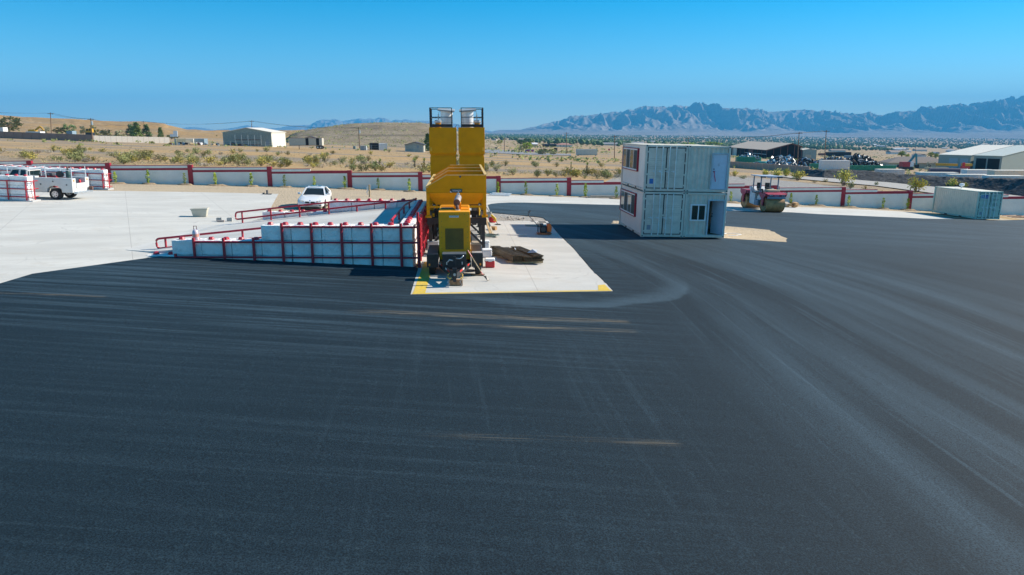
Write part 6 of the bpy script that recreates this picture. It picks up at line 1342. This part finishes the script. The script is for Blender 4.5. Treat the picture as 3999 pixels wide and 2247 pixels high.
def stop_sign(x, y, lab):
    p = gp(x, y); c = thing('stop_sign', lab, 'sign', p); MB().cyl((0, 0, 0), (0, 0, 2.2), .05, n=6).build('post', GALV, c); MB().cyl((0, -.06, 2.5), (0, -.02, 2.5), .5, n=8).build('panel', REDP, c)
    text_mesh('STOP', .34, WHITE, 'lettering', c, Matrix.Translation((0, -.065, 2.5)) @ FRONT, .003)
stop_sign(1897, 576, 'red stop sign at the road bend right of the silo'); stop_sign(2378, 606, 'red stop sign left of the stacked containers')
p = gp(1936, 585); far_cont('dark sign board beside the road bend', 1932, 1941, 585, 10, BRNW, 0, .3, 'sign_board', 'sign')
# chain link fence posts along the desert field
cf = thing('wire_fence', 'thin wire fence with steel posts across the far desert field', 'fence')
fp = [gp(x, y) for x, y in [(800, 575), (950, 578), (1120, 580), (1290, 586), (1450, 590), (1650, 597), (1900, 604), (2000, 606), (2100, 610), (2250, 613), (2400, 618)]]
for a, b in zip(fp, fp[1:]):
    n = 6
    for k in range(n):
        q = a.lerp(b, k / n); q.z = T(q.x, q.y); MB().cyl(q, q + Vector((0, 0, 1.9)), .035, n=5).build('post', GALV, cf)
    for h in (.6, 1.2, 1.8): MB().tube([a.lerp(b, k / n) + Vector((0, 0, h)) for k in range(n + 1)], .012, 3).build('wire', GALV, cf, fix=False)
# ---------------- scrapyard
P0 = gp(2992, 621); z_ = T(P0.x, P0.y) - .2
bs = thing('open_shed', 'large open brown steel shed with tan roof in the scrapyard', 'shed', (P0.x, P0.y, z_), 0)
SW, SD = 20.5, 78.; prof = [(0, 0), (SW, 0), (SW, 7.0), (14.3, 8.9), (0, 5.2)]
MB().prism([(.3, 0), (SW - .3, 0), (SW - .3, 6.8), (14.3, 8.6), (.3, 5.0)], 1.2, SD, 'y').build('interior', VOID, bs)
MB().add([(-.7, -.5, 5.15), (14.3, -.5, 9.05), (14.3, SD, 9.05), (-.7, SD, 5.15), (-.7, -.5, 5.3), (14.3, -.5, 9.2), (14.3, SD, 9.2), (-.7, SD, 5.3)], [(3, 2, 1, 0), (4, 5, 6, 7), (0, 1, 5, 4), (1, 2, 6, 5), (2, 3, 7, 6), (3, 0, 4, 7)]).build('roof', TANR, bs)
MB().add([(14.3, -.5, 9.06), (SW + .5, -.5, 7.0), (SW + .5, SD, 7.0), (14.3, SD, 9.06), (14.3, -.5, 9.2), (SW + .5, -.5, 7.15), (SW + .5, SD, 7.15), (14.3, SD, 9.2)], [(3, 2, 1, 0), (4, 5, 6, 7), (0, 1, 5, 4), (1, 2, 6, 5), (2, 3, 7, 6), (3, 0, 4, 7)]).build('roof', RUSTB, bs)
for x, z in ((0, 5.1), (4, 6.1), (8, 7.1), (12, 8.2), (16, 8.3), (SW - .3, 6.9)): MB().box(x, x + .3, 0, .3, 0, z).build('column', RUSTB, bs)
MB().bar((0, -.1, 5.0), (14.3, -.1, 8.85), .3, .5).bar((14.3, -.1, 8.85), (SW, -.1, 6.9), .3, .5).build('rafter', RUSTB, bs)
for k in range(9): MB().box(-.15, .15, 8 + k * 8, 8.5 + k * 8, 0, 5.0).build('column', RUSTB, bs)
MB().box(-.12, .0, .4, 40, 2.6, 2.85).build('side_rail', GREYC, bs); MB().box(-.1, .1, 57, 66, 0, 5.0).build('side_panel', CREAM, bs); MB().box(-.1, .1, 24.6, 31.9, 0, 5.0).build('side_panel', RUSTB, bs)
P0 = P0 + Vector((SW + .8, .5, 0)); building('metal_annex', 'grey corrugated annex right of the brown shed', P0, 0, 8, 30, 6.2, .6, CORRG, WROOF, 'y', [('panel', 'f', 1.5, 5, 0, 3.5, TAN)], 'shed')
long_wall('boundary_wall', 'long brown block wall in front of the scrapyard', gp(2815, 652), gp(3160, 678), 1.75, BRNW)
def dumpster(lab, x0, x1, yb, hpx, yaw, d=2.5):
    p = gp(x0, yb); s = 1 / ppm(p); w_ = (x1 - x0) * s; h = hpx * s; c = thing('dumpster', lab, 'dumpster', (p.x, p.y, T(p.x, p.y)), yaw, 'green roll-off dumpsters')
    MB().box(0, w_, 0, .1, .2, h).box(0, w_, d - .1, d, .2, h).box(0, .1, .1, d - .1, .2, h).box(w_ - .1, w_, .1, d - .1, .2, h).box(.1, w_ - .1, .1, d - .1, .2, .3).build('body', GREEN, c); n = max(5, int(w_ / .6))
    for k in range(n): MB().box(w_ * k / n, w_ * k / n + .14, -.12, -.002, .25, h - .1).build('rib', GREEN, c)
    MB().box(-.05, w_ + .05, -.14, .12, h, h + .14).build('rim', mat('pale green rim', (.12, .42, .27), .5), c); MB().box(.3, w_ - .3, .3, .5, 0, .2).build('skid', BLACK, c); return p, s
dumpster('long green dumpster heaped with scrap behind the brown wall', 2877, 2946, 640, 25, R(-4)); dumpster('green dumpster at the right end of the brown wall', 3166, 3206, 661, 20, R(-8)); dumpster('very long green dumpster right of the grey container', 3312, 3488, 668, 20, R(-7)); dumpster('small green dumpster beside the mound of scrap', 3005, 3028, 640, 12, 0); dumpster('green dumpster end beside the heaped dumpster', 2947, 2979, 642, 24, R(24))
far_cont('light grey container behind the gravel berm', 3206, 3313, 669, 42, GREYC, R(-5), 2.5)
SCR = [mat('scrap dark', (.03, .032, .036), .5, .3), mat('scrap grey', (.22, .23, .24), .4, .6), mat('scrap bright', (.7, .72, .74), .25, .8), mat('scrap rust', (.16, .09, .06), .8), mat('scrap blue', (.08, .16, .28), .5), mat('scrap white', (.62, .62, .6), .5)]
def scrap(lab, x0, x1, yb, yt, n, wts, d=9, Y=None, z0=None, sz=1.):
    r_ = random.Random(x0); a = gp(x0, yb) if Y is None else atY(x0, yb, Y); s = 1 / ppm(a); w_ = (x1 - x0) * s; h = (yb - yt) * s; c = thing('scrap_heap', lab, 'scrap', (a.x, a.y, T(a.x, a.y) if z0 is None else z0)); bs_ = [MB() for _ in SCR]
    for k in range(n):
        fx = r_.random(); fy = r_.gauss(.5, .22); env = max(.06, (1 - (2 * fx - 1) ** 2) ** .5 * (1 - min(1, abs(2 * fy - 1)) ** 2) * (.65 + .5 * noise.noise((fx * 3, x0 * .1, 0))))
        z = env * h * r_.random() ** .6; M = Matrix.Translation((fx * w_, fy * d, z)) @ Matrix.Rotation(r_.random() * 6, 4, (r_.gauss(0, 1), r_.gauss(0, 1), r_.gauss(0, 1)))
        i = r_.choices(range(6), wts)[0]; l = r_.uniform(.3, 1.0) * sz; bs_[i].box(-l, l, -l * r_.uniform(.1, .6), l * r_.uniform(.1, .6), -.05 * l, l * r_.uniform(.03, .35), M)
    for i, b in enumerate(bs_):
        if b.v: o = b.build('scrap_pieces', SCR[i], c, fix=False); o['kind'] = 'stuff'
scrap('tall heap of shiny scrap in front of the brown shed', 3025, 3115, 652, 580, 1100, (4, 4, 5, 1, .5, 2), 10, sz=1.1); scrap('low dark scrap heap beside the leaning poles', 3110, 3215, 655, 612, 800, (6, 2, 1, 3, 1, 1), 10); scrap('dark scrap heap behind the grey container', 3210, 3330, 645, 598, 800, (6, 3, 1.5, 2, .5, 1), 10, 300); scrap('dark scrap heap behind the very long green dumpster', 3316, 3480, 664, 600, 1100, (7, 3, 1, 2, .4, 1.2), 12, gp(3400, 668).y + 9)
p = gp(2880, 640); scrap('bright scrap heaped in the long green dumpster', 2890, 2965, 622, 603, 260, (1, 3, 3, .5, .3, 3), 2, p.y + .4, T(p.x, p.y) + 1.9, .7)
# wrecked cars beside the scrap
for x, y, m_, lb in ((3065, 663, CARW, 'wrecked white car at the foot of the shiny scrap heap'), (3105, 664, mat('faded blue car', (.2, .3, .42), .4), 'wrecked blue car beside the leaning pole'), (3010, 650, mat('grey car', (.22, .23, .25), .4), 'wrecked grey car left of the shiny scrap heap')):
    p = gp(x, y); c = thing('scrapped_car', lb, 'car', p, R(80)); b2 = bo.data.copy(); b2.materials[0] = m_; q = obj('body', b2, c); q = obj('windows', gh.data, c); b3 = ro.data.copy(); b3.materials[0] = m_; obj('roof', b3, c); c.location.x -= 2
MB().cyl((0, 0, 0), (0, 0, 1.4), 1.7, 1.6, n=20).build('water_tub', mat('teal tub', (.05, .33, .31), .5)).location = gp(2975, 646); tag(bpy.data.objects['water_tub'], 'round teal tub beside the green dumpster', 'tub')
# gravel berm
ctl_b = [(3092, 676), (3150, 688), (3216, 698), (3344, 706), (3505, 719), (3650, 732), (3800, 748), (3999, 772), (4200, 795)]
ctl_t = [(3092, 674), (3150, 662), (3200, 663), (3300, 662), (3400, 668), (3500, 679), (3600, 684), (3700, 690), (3800, 694), (3900, 697), (3999, 699), (4200, 708)]
def interp(c, x):
    for (a, b), (d, e) in zip(c, c[1:]):
        if a <= x <= d: return b + (e - b) * (x - a) / (d - a)
    return c[-1][1]
bm2 = MB(); NXB, NYB = 150, 20
for i in range(NXB + 1):
    x = 3092 + (4200 - 3092) * i / NXB; B = gp(x, interp(ctl_b, x)); Rg = atY(x, interp(ctl_t, x), B.y + 7); u_ = (x - CX) / F * .99
    hgt = max(.15, Rg.z - T(Rg.x, Rg.y))
    for j in range(NYB + 1):
        f = j / NYB; Y = B.y + 16 * f; X = B.x + u_ * 16 * f; prof = min(1, f / .42) if f < .42 else max(0, 1 - (f - .55) / .45) if f > .55 else 1
        bm2.v.append((X, Y, T(X, Y) - .05 + hgt * prof * (1 + 0 * f) + noise.noise((X * .35, Y * .35, 1)) * .28 * prof + noise.noise((X * 1.1, Y * 1.1, 5)) * .14 * prof))
bm2.f = [(i * (NYB + 1) + j, (i + 1) * (NYB + 1) + j, (i + 1) * (NYB + 1) + j + 1, i * (NYB + 1) + j + 1) for i in range(NXB) for j in range(NYB)]
o = bm2.build('gravel_berm', ROCKY, smooth=False, fix=False); o['kind'] = 'structure'
# trailers and machines behind the berm
def behind(lab, x0, x1, yt, h, m, off, nm='shipping_container', cat='container', d=2.5, yaw=R(-6)):
    xm = (x0 + x1) / 2; B = gp(xm, interp(ctl_b, xm)); Y = B.y + off; a = atY(x0, yt, Y); w_ = (x1 - x0) / ppm(a); c = thing(nm, lab, cat, (a.x, a.y, a.z - h), yaw)
    bd = MB().box(0, w_, 0, d, 0, h - .05).build('body', m, c); rb = MB(); n = max(5, int(w_ / .5))
    for k in range(n): rb.box(w_ * (k + .15) / n, w_ * (k + .6) / n, -.06, 0, .2, h - .2)
    rb.build('ribs', m, bd); MB().box(-.03, w_ + .03, -.08, d, h - .048, h).build('top', WROOF, c); g_ = T(a.x, a.y); 
    for f in (.06, .9): MB().box(w_ * f, w_ * f + .3, .3, .6, min(-.02, g_ - (a.z - h)), -.004).build('support', DKTRIM, c)
PKW = mat('pinkish white trailer', (.66, .60, .57), .6)
behind('pinkish white trailer, leftmost behind the berm', 3432, 3530, 662, 2.5, PKW, 20); behind('white ribbed container right of the pinkish trailer', 3594, 3735, 674, 2.5, WCON, 17, yaw=R(-7)); behind('white flat roofed container behind the berm, third of the row', 3713, 3860, 682, 2.5, WCON, 15, yaw=R(-7)); behind('long white container behind the berm at the right edge', 3862, 3997, 687, 2.6, WCON, 15, yaw=R(-6)); behind('grey trailer behind the white containers', 3777, 3884, 664, 2.6, GREYC, 26, yaw=R(-4)); behind('beige trailer at the right edge behind the berm', 3885, 4060, 666, 2.8, BEIGE, 24, yaw=R(-4))
B = gp(3650, 700); p = atY(3628, 672, 175); c = thing('storage_tank', 'dark cylindrical tank with pale round end behind the berm', 'tank', p); L = 125 / ppm(p); MB().cyl((0, 0, 0), (L, -2, 0), .95, n=24).build('shell', mat('dark plum steel', (.10, .075, .10), .5), c, smooth=True, sharp=40); MB().cyl((L + .01, -2.0, 0), (L + .12, -2.03, 0), .96, n=24).build('end_cap', GREYC, c)
for f in (.15, .8): MB().box(L * f, L * f + .3, -2, .3, T(p.x, p.y) - p.z, -.6).build('saddle', DKTRIM, c)
# tan house and twin metal buildings
P0 = gp(3470, 653); building('house', 'tan house with brown hip roof behind the berm', P0, R(-9), 26, 13, 3.0, 2.6, mat('cream stucco', (.56, .52, .40), .85), SHROOF, 'x', [('window', 'f', 3.6, 4.8, .9, 2.2, DKTRIM), ('window', 'f', 7, 8.2, .9, 2.2, PANE), ('door', 'f', 11, 13, 0, 2.3, DKTRIM), ('window', 'f', 16, 18, .9, 2.2, DKTRIM)], 'house', .7, 1)
P0 = gp(3660, 664); k_ = 13.5 / 105; BY = R(-60)
RDB = mat('blue grey roll door', (.33, .42, .47), .5)
building('metal_building', 'grey metal building with pale roof, left of the twin buildings', P0, BY, 13.5, 66, 6.7, 3.8, GREYB, WROOF, 'x', [('roll_door', 'f', 36 * k_, 64 * k_, .2, 42 * k_, RDB), ('roll_door', 'f', 72 * k_, 98 * k_, .2, 42 * k_, RDB)], 'building', .2)
P0 = P0 + Vector((math.cos(BY), math.sin(BY), 0)) * 14.8
building('metal_building', 'grey metal building with dark open bays, right of the twin buildings', P0, BY, 11, 66, 6.9, 3.8, GREYB, mat('pale green roof', (.58, .60, .52), .5), 'x', [('bay_opening', 'f', 1, 5, .2, 5.8, VOID), ('bay_opening', 'f', 5.6, 10.2, .2, 5.8, VOID)], 'building', .2)
def mach(lab, nm, cat, x, y, parts, yaw=0, Y=None):
    p = gp(x, y) if Y is None else atY(x, y, Y); p.z = T(p.x, p.y); c = thing(nm, lab, cat, p, yaw)
    for n2, kind, args, m_ in parts:
        b = MB(); getattr(b, kind)(*args); b.build(n2, m_, c)
TEALM = mat('teal machine', (.04, .22, .27), .5); RDM = mat('machine red', (.42, .04, .05), .5)
mach('teal material handler with raised arm behind the berm', 'material_handler', 'machine', 3540, 664, [('boom', 'bar', ((0, 0, 2), (3.2, 0, 6.4), .6, .7), TEALM), ('stick', 'bar', ((3.2, 0, 6.4), (3.8, 0, 2.0), .45, .55), TEALM), ('house', 'box', (-2.5, .5, -1.4, 1.4, 1.2, 3.2), RDM), ('cab', 'box', (.55, 1.9, -1.4, -.2, 1.4, 3.3), WHITE), ('tracks', 'box', (-2.6, 1.8, -1.5, 1.5, 0, 1.2), BLACK)])
mach('yellow lattice crane boom lying behind the berm', 'crane', 'crane', 3618, 668, [('boom', 'bar', ((3.2, 0, 2.6), (11.5, 0, 2.4), .8, 1.0), YM), ('rail', 'bar', ((0, 0, 1.5), (0, 0, 3.6), .2, .2), SAND), ('rail', 'bar', ((3.1, 0, 1.5), (3.1, 0, 3.6), .2, .2), SAND), ('rail', 'bar', ((0, 0, 3.5), (3.1, 0, 3.5), .2, .2), SAND), ('rail', 'bar', ((0, 0, 1.6), (3.1, 0, 3.5), .15, .15), SAND), ('rail', 'bar', ((0, 0, 3.5), (3.1, 0, 1.6), .15, .15), SAND), ('carrier', 'box', (-.5, 8, -1, 1, .5, 1.5), SAND), ('leg', 'box', (1, 1.3, -.2, .2, 0, .5), SAND), ('leg', 'box', (6, 6.3, -.2, .2, 0, .5), SAND)], R(-5))
mach('orange red loader with yellow hood behind the tank', 'loader', 'machine', 3765, 676, [('body', 'box', (-1.2, 1.4, -1, 1, .9, 2.6), RDM), ('hood', 'box', (-1.0, 2.2, -1, 1, 2.65, 3.6), YM), ('lamp_guard', 'box', (-1.4, -.6, -1.05, -.4, 2.0, 4.0), REDP), ('wheels', 'box', (-1.3, 1.6, -1.2, 1.2, 0, .9), BLACK)])
mach('blue truck parked before the open bays', 'blue_truck', 'truck', 3740, 668, [('cab', 'box', (0, 4.6, 0, 2.5, .9, 4.0), mat('navy truck', (.025, .06, .16), .4)), ('grille', 'box', (1, 3.6, -.1, -.01, 1.4, 3.0), mat('grey grille', (.4, .45, .5), .4)), ('wheels', 'box', (.3, 4.4, .2, 2.4, 0, .9), BLACK)]); mach('second blue truck in the shade of the open bays', 'blue_truck', 'truck', 3796, 668, [('cab', 'box', (0, 5, 0, 2.5, .9, 4.2), mat('navy truck', (.025, .06, .16))), ('grille', 'box', (2.4, 4.2, -.1, -.01, 1.8, 3.2), mat('grey grille', (.4, .45, .5))), ('wheels', 'box', (.3, 4.6, .2, 2.4, 0, .9), BLACK)])
mach('white pickup parked before the tan house', 'pickup', 'truck', 3575, 657, [('body', 'box', (0, 4.8, 0, 1.9, .5, 1.1), WHITE), ('cab', 'box', (1.4, 3.4, .1, 1.8, 1.11, 1.8), GLASSD), ('roof', 'box', (1.5, 3.2, .12, 1.78, 1.805, 1.9), WHITE), ('wheels', 'box', (.5, 4.3, .05, 1.85, 0, .5), RUB)])
mach('low dark flatbed with red end behind the scrap', 'flatbed_trailer', 'trailer', 3225, 612, [('deck', 'box', (0, 24, 0, 3, 1, 4), VOID), ('end', 'box', (-6, -.1, 0, 3, 1, 3), RUSTB), ('legs', 'box', (2, 20, .5, 2.5, 0, 1), BLACK)], R(4))
far_cont('slate blue container beyond the dark scrap heap', 3300, 3338, 617, 9, BLUEC, R(-4), 3)
c = thing('yard_sign', 'small white utility sign in front of the berm', 'sign', gp(3137, 674)); MB().box(0, .85, 0, .1, 0, 1.6).build('panel', GREYC, c); MB().box(-.1, .95, -.02, .12, 1.6, 1.68).build('cap', WHITE, c)
# ------------------------------------------------------------------ hills, mountains, town, haze
def rugged(name, col1, col2, col3, sc):
    m, n, l, b = nodes_mat(name); t = NT(m); p = t.pos()
    a = t.noise(t.mapv(p, (sc, sc, sc * 3)), 1, 8, .6); s = t.noise(t.mapv(p, (sc * .6, sc * .6, sc * 14)), 1, 6, .6); f = t.noise(p, sc * 14, 6, .7)
    c = t.mix(t.rng(a, .38, .62), col1, col2); c = t.mix(t.rng(s, .5, .66, 0, .7), c, col3); c = t.mix(t.rng(f, .4, .6, 0, .6), c, tuple(x * .5 for x in col1))
    l.new(c, b.inputs['Base Color']); b.inputs['Roughness'].default_value = .95; b.inputs['Specular IOR Level'].default_value = .05
    t.bump(f, .7, .35 / (sc * 14), b); return m
HILLM = rugged('stony hill', (.30, .24, .165), (.40, .33, .235), (.13, .115, .09), .05); MESAM = rugged('ochre mesa', (.44, .29, .14), (.40, .30, .19), (.52, .30, .10), .02); MTM = rugged('mountain rock', (.30, .255, .22), (.40, .34, .29), (.22, .19, .17), .0016)
def interp2(c, x):
    if x <= c[0][0]: return c[0][1]
    return interp(c, x)
def hill(name, ctl, Y0, Yr, Y1, m, nx, ny, rough_, nsc, apron=0., ridged=False, sink=2., smooth=True):
    x0, x1 = ctl[0][0], ctl[-1][0]; b = MB()
    for i in range(nx + 1):
        x = x0 + (x1 - x0) * i / nx; u = (x - CX) / F * 1.0; rz = atY(x, interp2(ctl, x), Yr).z
        for j in range(ny + 1):
            f = j / ny; Y = Y0 + (Y1 - Y0) * f; d = atY(x, 600, 1.0).x; X = d * Y; base = T(X, Y)
            fr = (Yr - Y0) / (Y1 - Y0)
            if f <= fr:
                g = f / fr; pr = g * g * (3 - 2 * g) if not apron else (apron * .12 / max(apron, 1e-6) * (g / apron) if g < apron else .12 + .88 * ((g - apron) / (1 - apron)) ** 1.15)
            else: pr = max(0, 1 - ((f - fr) / (1 - fr)) ** 1.3)
            tgt = rz - T(d * Yr, Yr); z = base + tgt * pr
            if ridged:
                wx = X + 500 * noise.noise((X * .0004, Y * .0004, 6)); q = 1 - 2 * abs(noise.noise((wx * nsc, Y * nsc * .3, 2.3))); q2 = 1 - 2 * abs(noise.noise((wx * nsc * 2.6, Y * nsc * .9, 9.1))); q3 = 1 - 2 * abs(noise.noise((wx * nsc * 6, Y * nsc * 3, 4.)))
                amp = rough_ * tgt * min(1, max(0, (pr - .09) / .3)) * (.06 + .94 * min(1, max(0, 1 - pr) / .35))
                z += amp * (q * .5 + q2 * .36 + q3 * .2 - .55)
            else: z += rough_ * noise.fractal((X * nsc, Y * nsc, 1.7), 1, 2, 5) * (pr if pr < .8 else max(.15, 1 - pr) + .0)
            if j == 0 or j == ny or ((i == 0 or i == nx) and not ridged): z = min(z, base) - sink
            b.v.append((X, Y, z))
    b.f = [(i * (ny + 1) + j, (i + 1) * (ny + 1) + j, (i + 1) * (ny + 1) + j + 1, i * (ny + 1) + j + 1) for i in range(nx) for j in range(ny)]
    o = b.build(name, m, smooth=smooth, fix=False); o['kind'] = 'structure'; return o
HL = hill('hill', [(1120, 545), (1140, 528), (1167, 516), (1203, 508), (1268, 497), (1329, 490), (1377, 484), (1437, 481), (1497, 479), (1581, 479.7), (1641, 481), (1682, 484), (1740, 497), (1800, 517), (1860, 536), (1910, 553), (1950, 570)], 335, 470, 640, HILLM, 170, 80, 1.1, .05)
hill('mesa', [(-250, 445), (0, 447), (41, 452), (109, 456.7), (155, 458), (204, 461), (293, 464), (353, 469), (408, 473), (462, 476), (516, 477), (560, 476), (620, 480), (652, 483), (671, 491), (700, 497), (736, 505.6), (804, 510), (872, 512), (990, 516), (1100, 510), (1190, 508), (1260, 518), (1320, 532)], 420, 700, 1100, MESAM, 220, 80, 4.0, .022)
hill('mountain_range', [(640, 512), (720, 501), (752, 496), (796, 499), (845, 508), (885, 504), (930, 498), (975, 489), (1008, 496), (1048, 501), (1100, 500), (1129, 493), (1167, 490), (1218, 488), (1244, 474), (1273, 467), (1292, 469), (1312, 465), (1341, 475), (1377, 468), (1410, 463), (1430, 467), (1449, 463), (1468, 467), (1485, 459), (1509, 463), (1533, 474), (1550, 467), (1572, 471), (1588, 467), (1617, 472), (1656, 472), (1700, 474), (1760, 482), (1820, 492), (1880, 505), (1930, 516)], 14000, 17000, 20000, MTM, 260, 60, .8, .0016, .25, True, 60, False)
RIDGE = [(1850, 524), (1892, 521), (1950, 508.5), (2033, 507), (2100, 493.5), (2167, 475), (2225, 462.6), (2317, 448), (2384, 440), (2450, 437.6), (2484, 426.7), (2530, 416.7), (2576, 421), (2609, 426.7), (2647, 411), (2676, 423), (2730, 406.7), (2759, 421), (2809, 421), (2868, 426.7), (2918, 436), (3018, 437.6), (3101, 433), (3185, 441.8), (3268, 443), (3352, 448), (3435, 450), (3485, 437.6), (3585, 431.8), (3669, 418), (3752, 421), (3802, 406.7), (3877, 396), (3999, 381.7), (4150, 375), (4400, 380)]
hill('mountain_range', RIDGE, 7200, 12500, 15500, MTM, 640, 220, .95, .0016, .36, True, 80, False)
hs2 = MB()
for v in rnd.sample(list(HL.data.vertices), 1500):
    s = rnd.uniform(.3, .9)
    for k in range(4): leaf(hs2, v.co + Vector((rnd.gauss(0, s * .6) + rnd.uniform(-2, 2), rnd.gauss(0, s * .6), s * rnd.uniform(.2, .6))), s * .5, rnd)
o = hs2.build('hill_scrub', CREO[1], fix=False, kind='stuff'); tag(o, 'small dark scrub dotted over the stony hill', 'scrub')
# town in the valley
tt = MB()
ico = bmesh.new(); bmesh.ops.create_icosphere(ico, subdivisions=1, radius=1); iv = [v.co.copy() for v in ico.verts]; ifc = [tuple(v.index for v in f.verts) for f in ico.faces]; ico.free()
r9 = random.Random(21)
for _ in range(11000):
    Y = 900 * math.exp(r9.random() ** .6 * 2.05); u = r9.uniform(-.05, .86); X = u * Y
    if noise.noise((X * .0022, Y * .0016, 3)) + (Y - 2200) / 5200 < -.05: continue
    s = r9.uniform(2.2, 5.5); z = T(X, Y); jit = [r9.uniform(.65, 1.2) for _ in range(8)]
    tt.add([Vector((X, Y, z + s * .75)) + Vector((v.x * s * jit[i % 8], v.y * s, v.z * s * .85 * jit[(i * 3) % 8])) for i, v in enumerate(iv)], ifc)
o = tt.build('town_trees', leafmat('town tree green', (.035, .06, .028), (.07, .10, .045)), fix=False, kind='stuff'); tag(o, 'dark green trees spread through the far valley town', 'trees')
HW_ = [mat('pale house wall', (.60, .56, .50), .8), mat('white house wall', (.74, .73, .70), .8), mat('tan house wall', (.45, .38, .30), .8)]; HR_ = [mat('pale roof', (.52, .48, .44), .8), mat('brown roof', (.28, .21, .17), .8), mat('white roof', (.72, .72, .72), .7), mat('grey roof', (.33, .33, .34), .8)]
hmesh = [(MB().box(-7, 7, -5, 5, -1, 3.2).mesh('wall', m_), MB().prism([(-5.6, 3.1), (5.6, 3.1), (0, 5.2)], -7.6, 7.6, 'x').mesh('roof', r_)) for m_ in HW_ for r_ in HR_]
for k in range(140):
    Y = 850 * math.exp(r9.random() ** .7 * 1.9); u = r9.uniform(-.04, .82); X = u * Y
    if u < .02 and Y < 1200: continue
    h_ = thing('distant_house', 'small pale house among trees in the far valley town', 'house', (X, Y, T(X, Y)), r9.choice((0, R(90))) + r9.uniform(-.2, .2), 'houses of the valley town'); s = r9.uniform(.7, 1.4); h_.scale = (s * r9.uniform(.8, 2.0), s, s * .9)
    wme, rme = r9.choice(hmesh); obj('wall', wme, h_); obj('roof', rme, h_)
# haze: even, pale, closed box round the whole place
hz_ = bpy.data.materials.new('haze air'); hz_.use_nodes = True; n = hz_.node_tree.nodes; n.clear()
vol = n.new('ShaderNodeVolumePrincipled'); vol.inputs['Color'].default_value = (.10, .53, 1.0, 1); vol.inputs['Density'].default_value = HAZE; vol.inputs['Anisotropy'].default_value = .0
ho = n.new('ShaderNodeOutputMaterial'); hz_.node_tree.links.new(vol.outputs[0], ho.inputs['Volume'])
o = MB().box(-17500, 17500, -600, 21000, -420, 950).build('haze', hz_); tag(o, 'pale blue haze over the valley', 'haze'); o['kind'] = 'stuff'
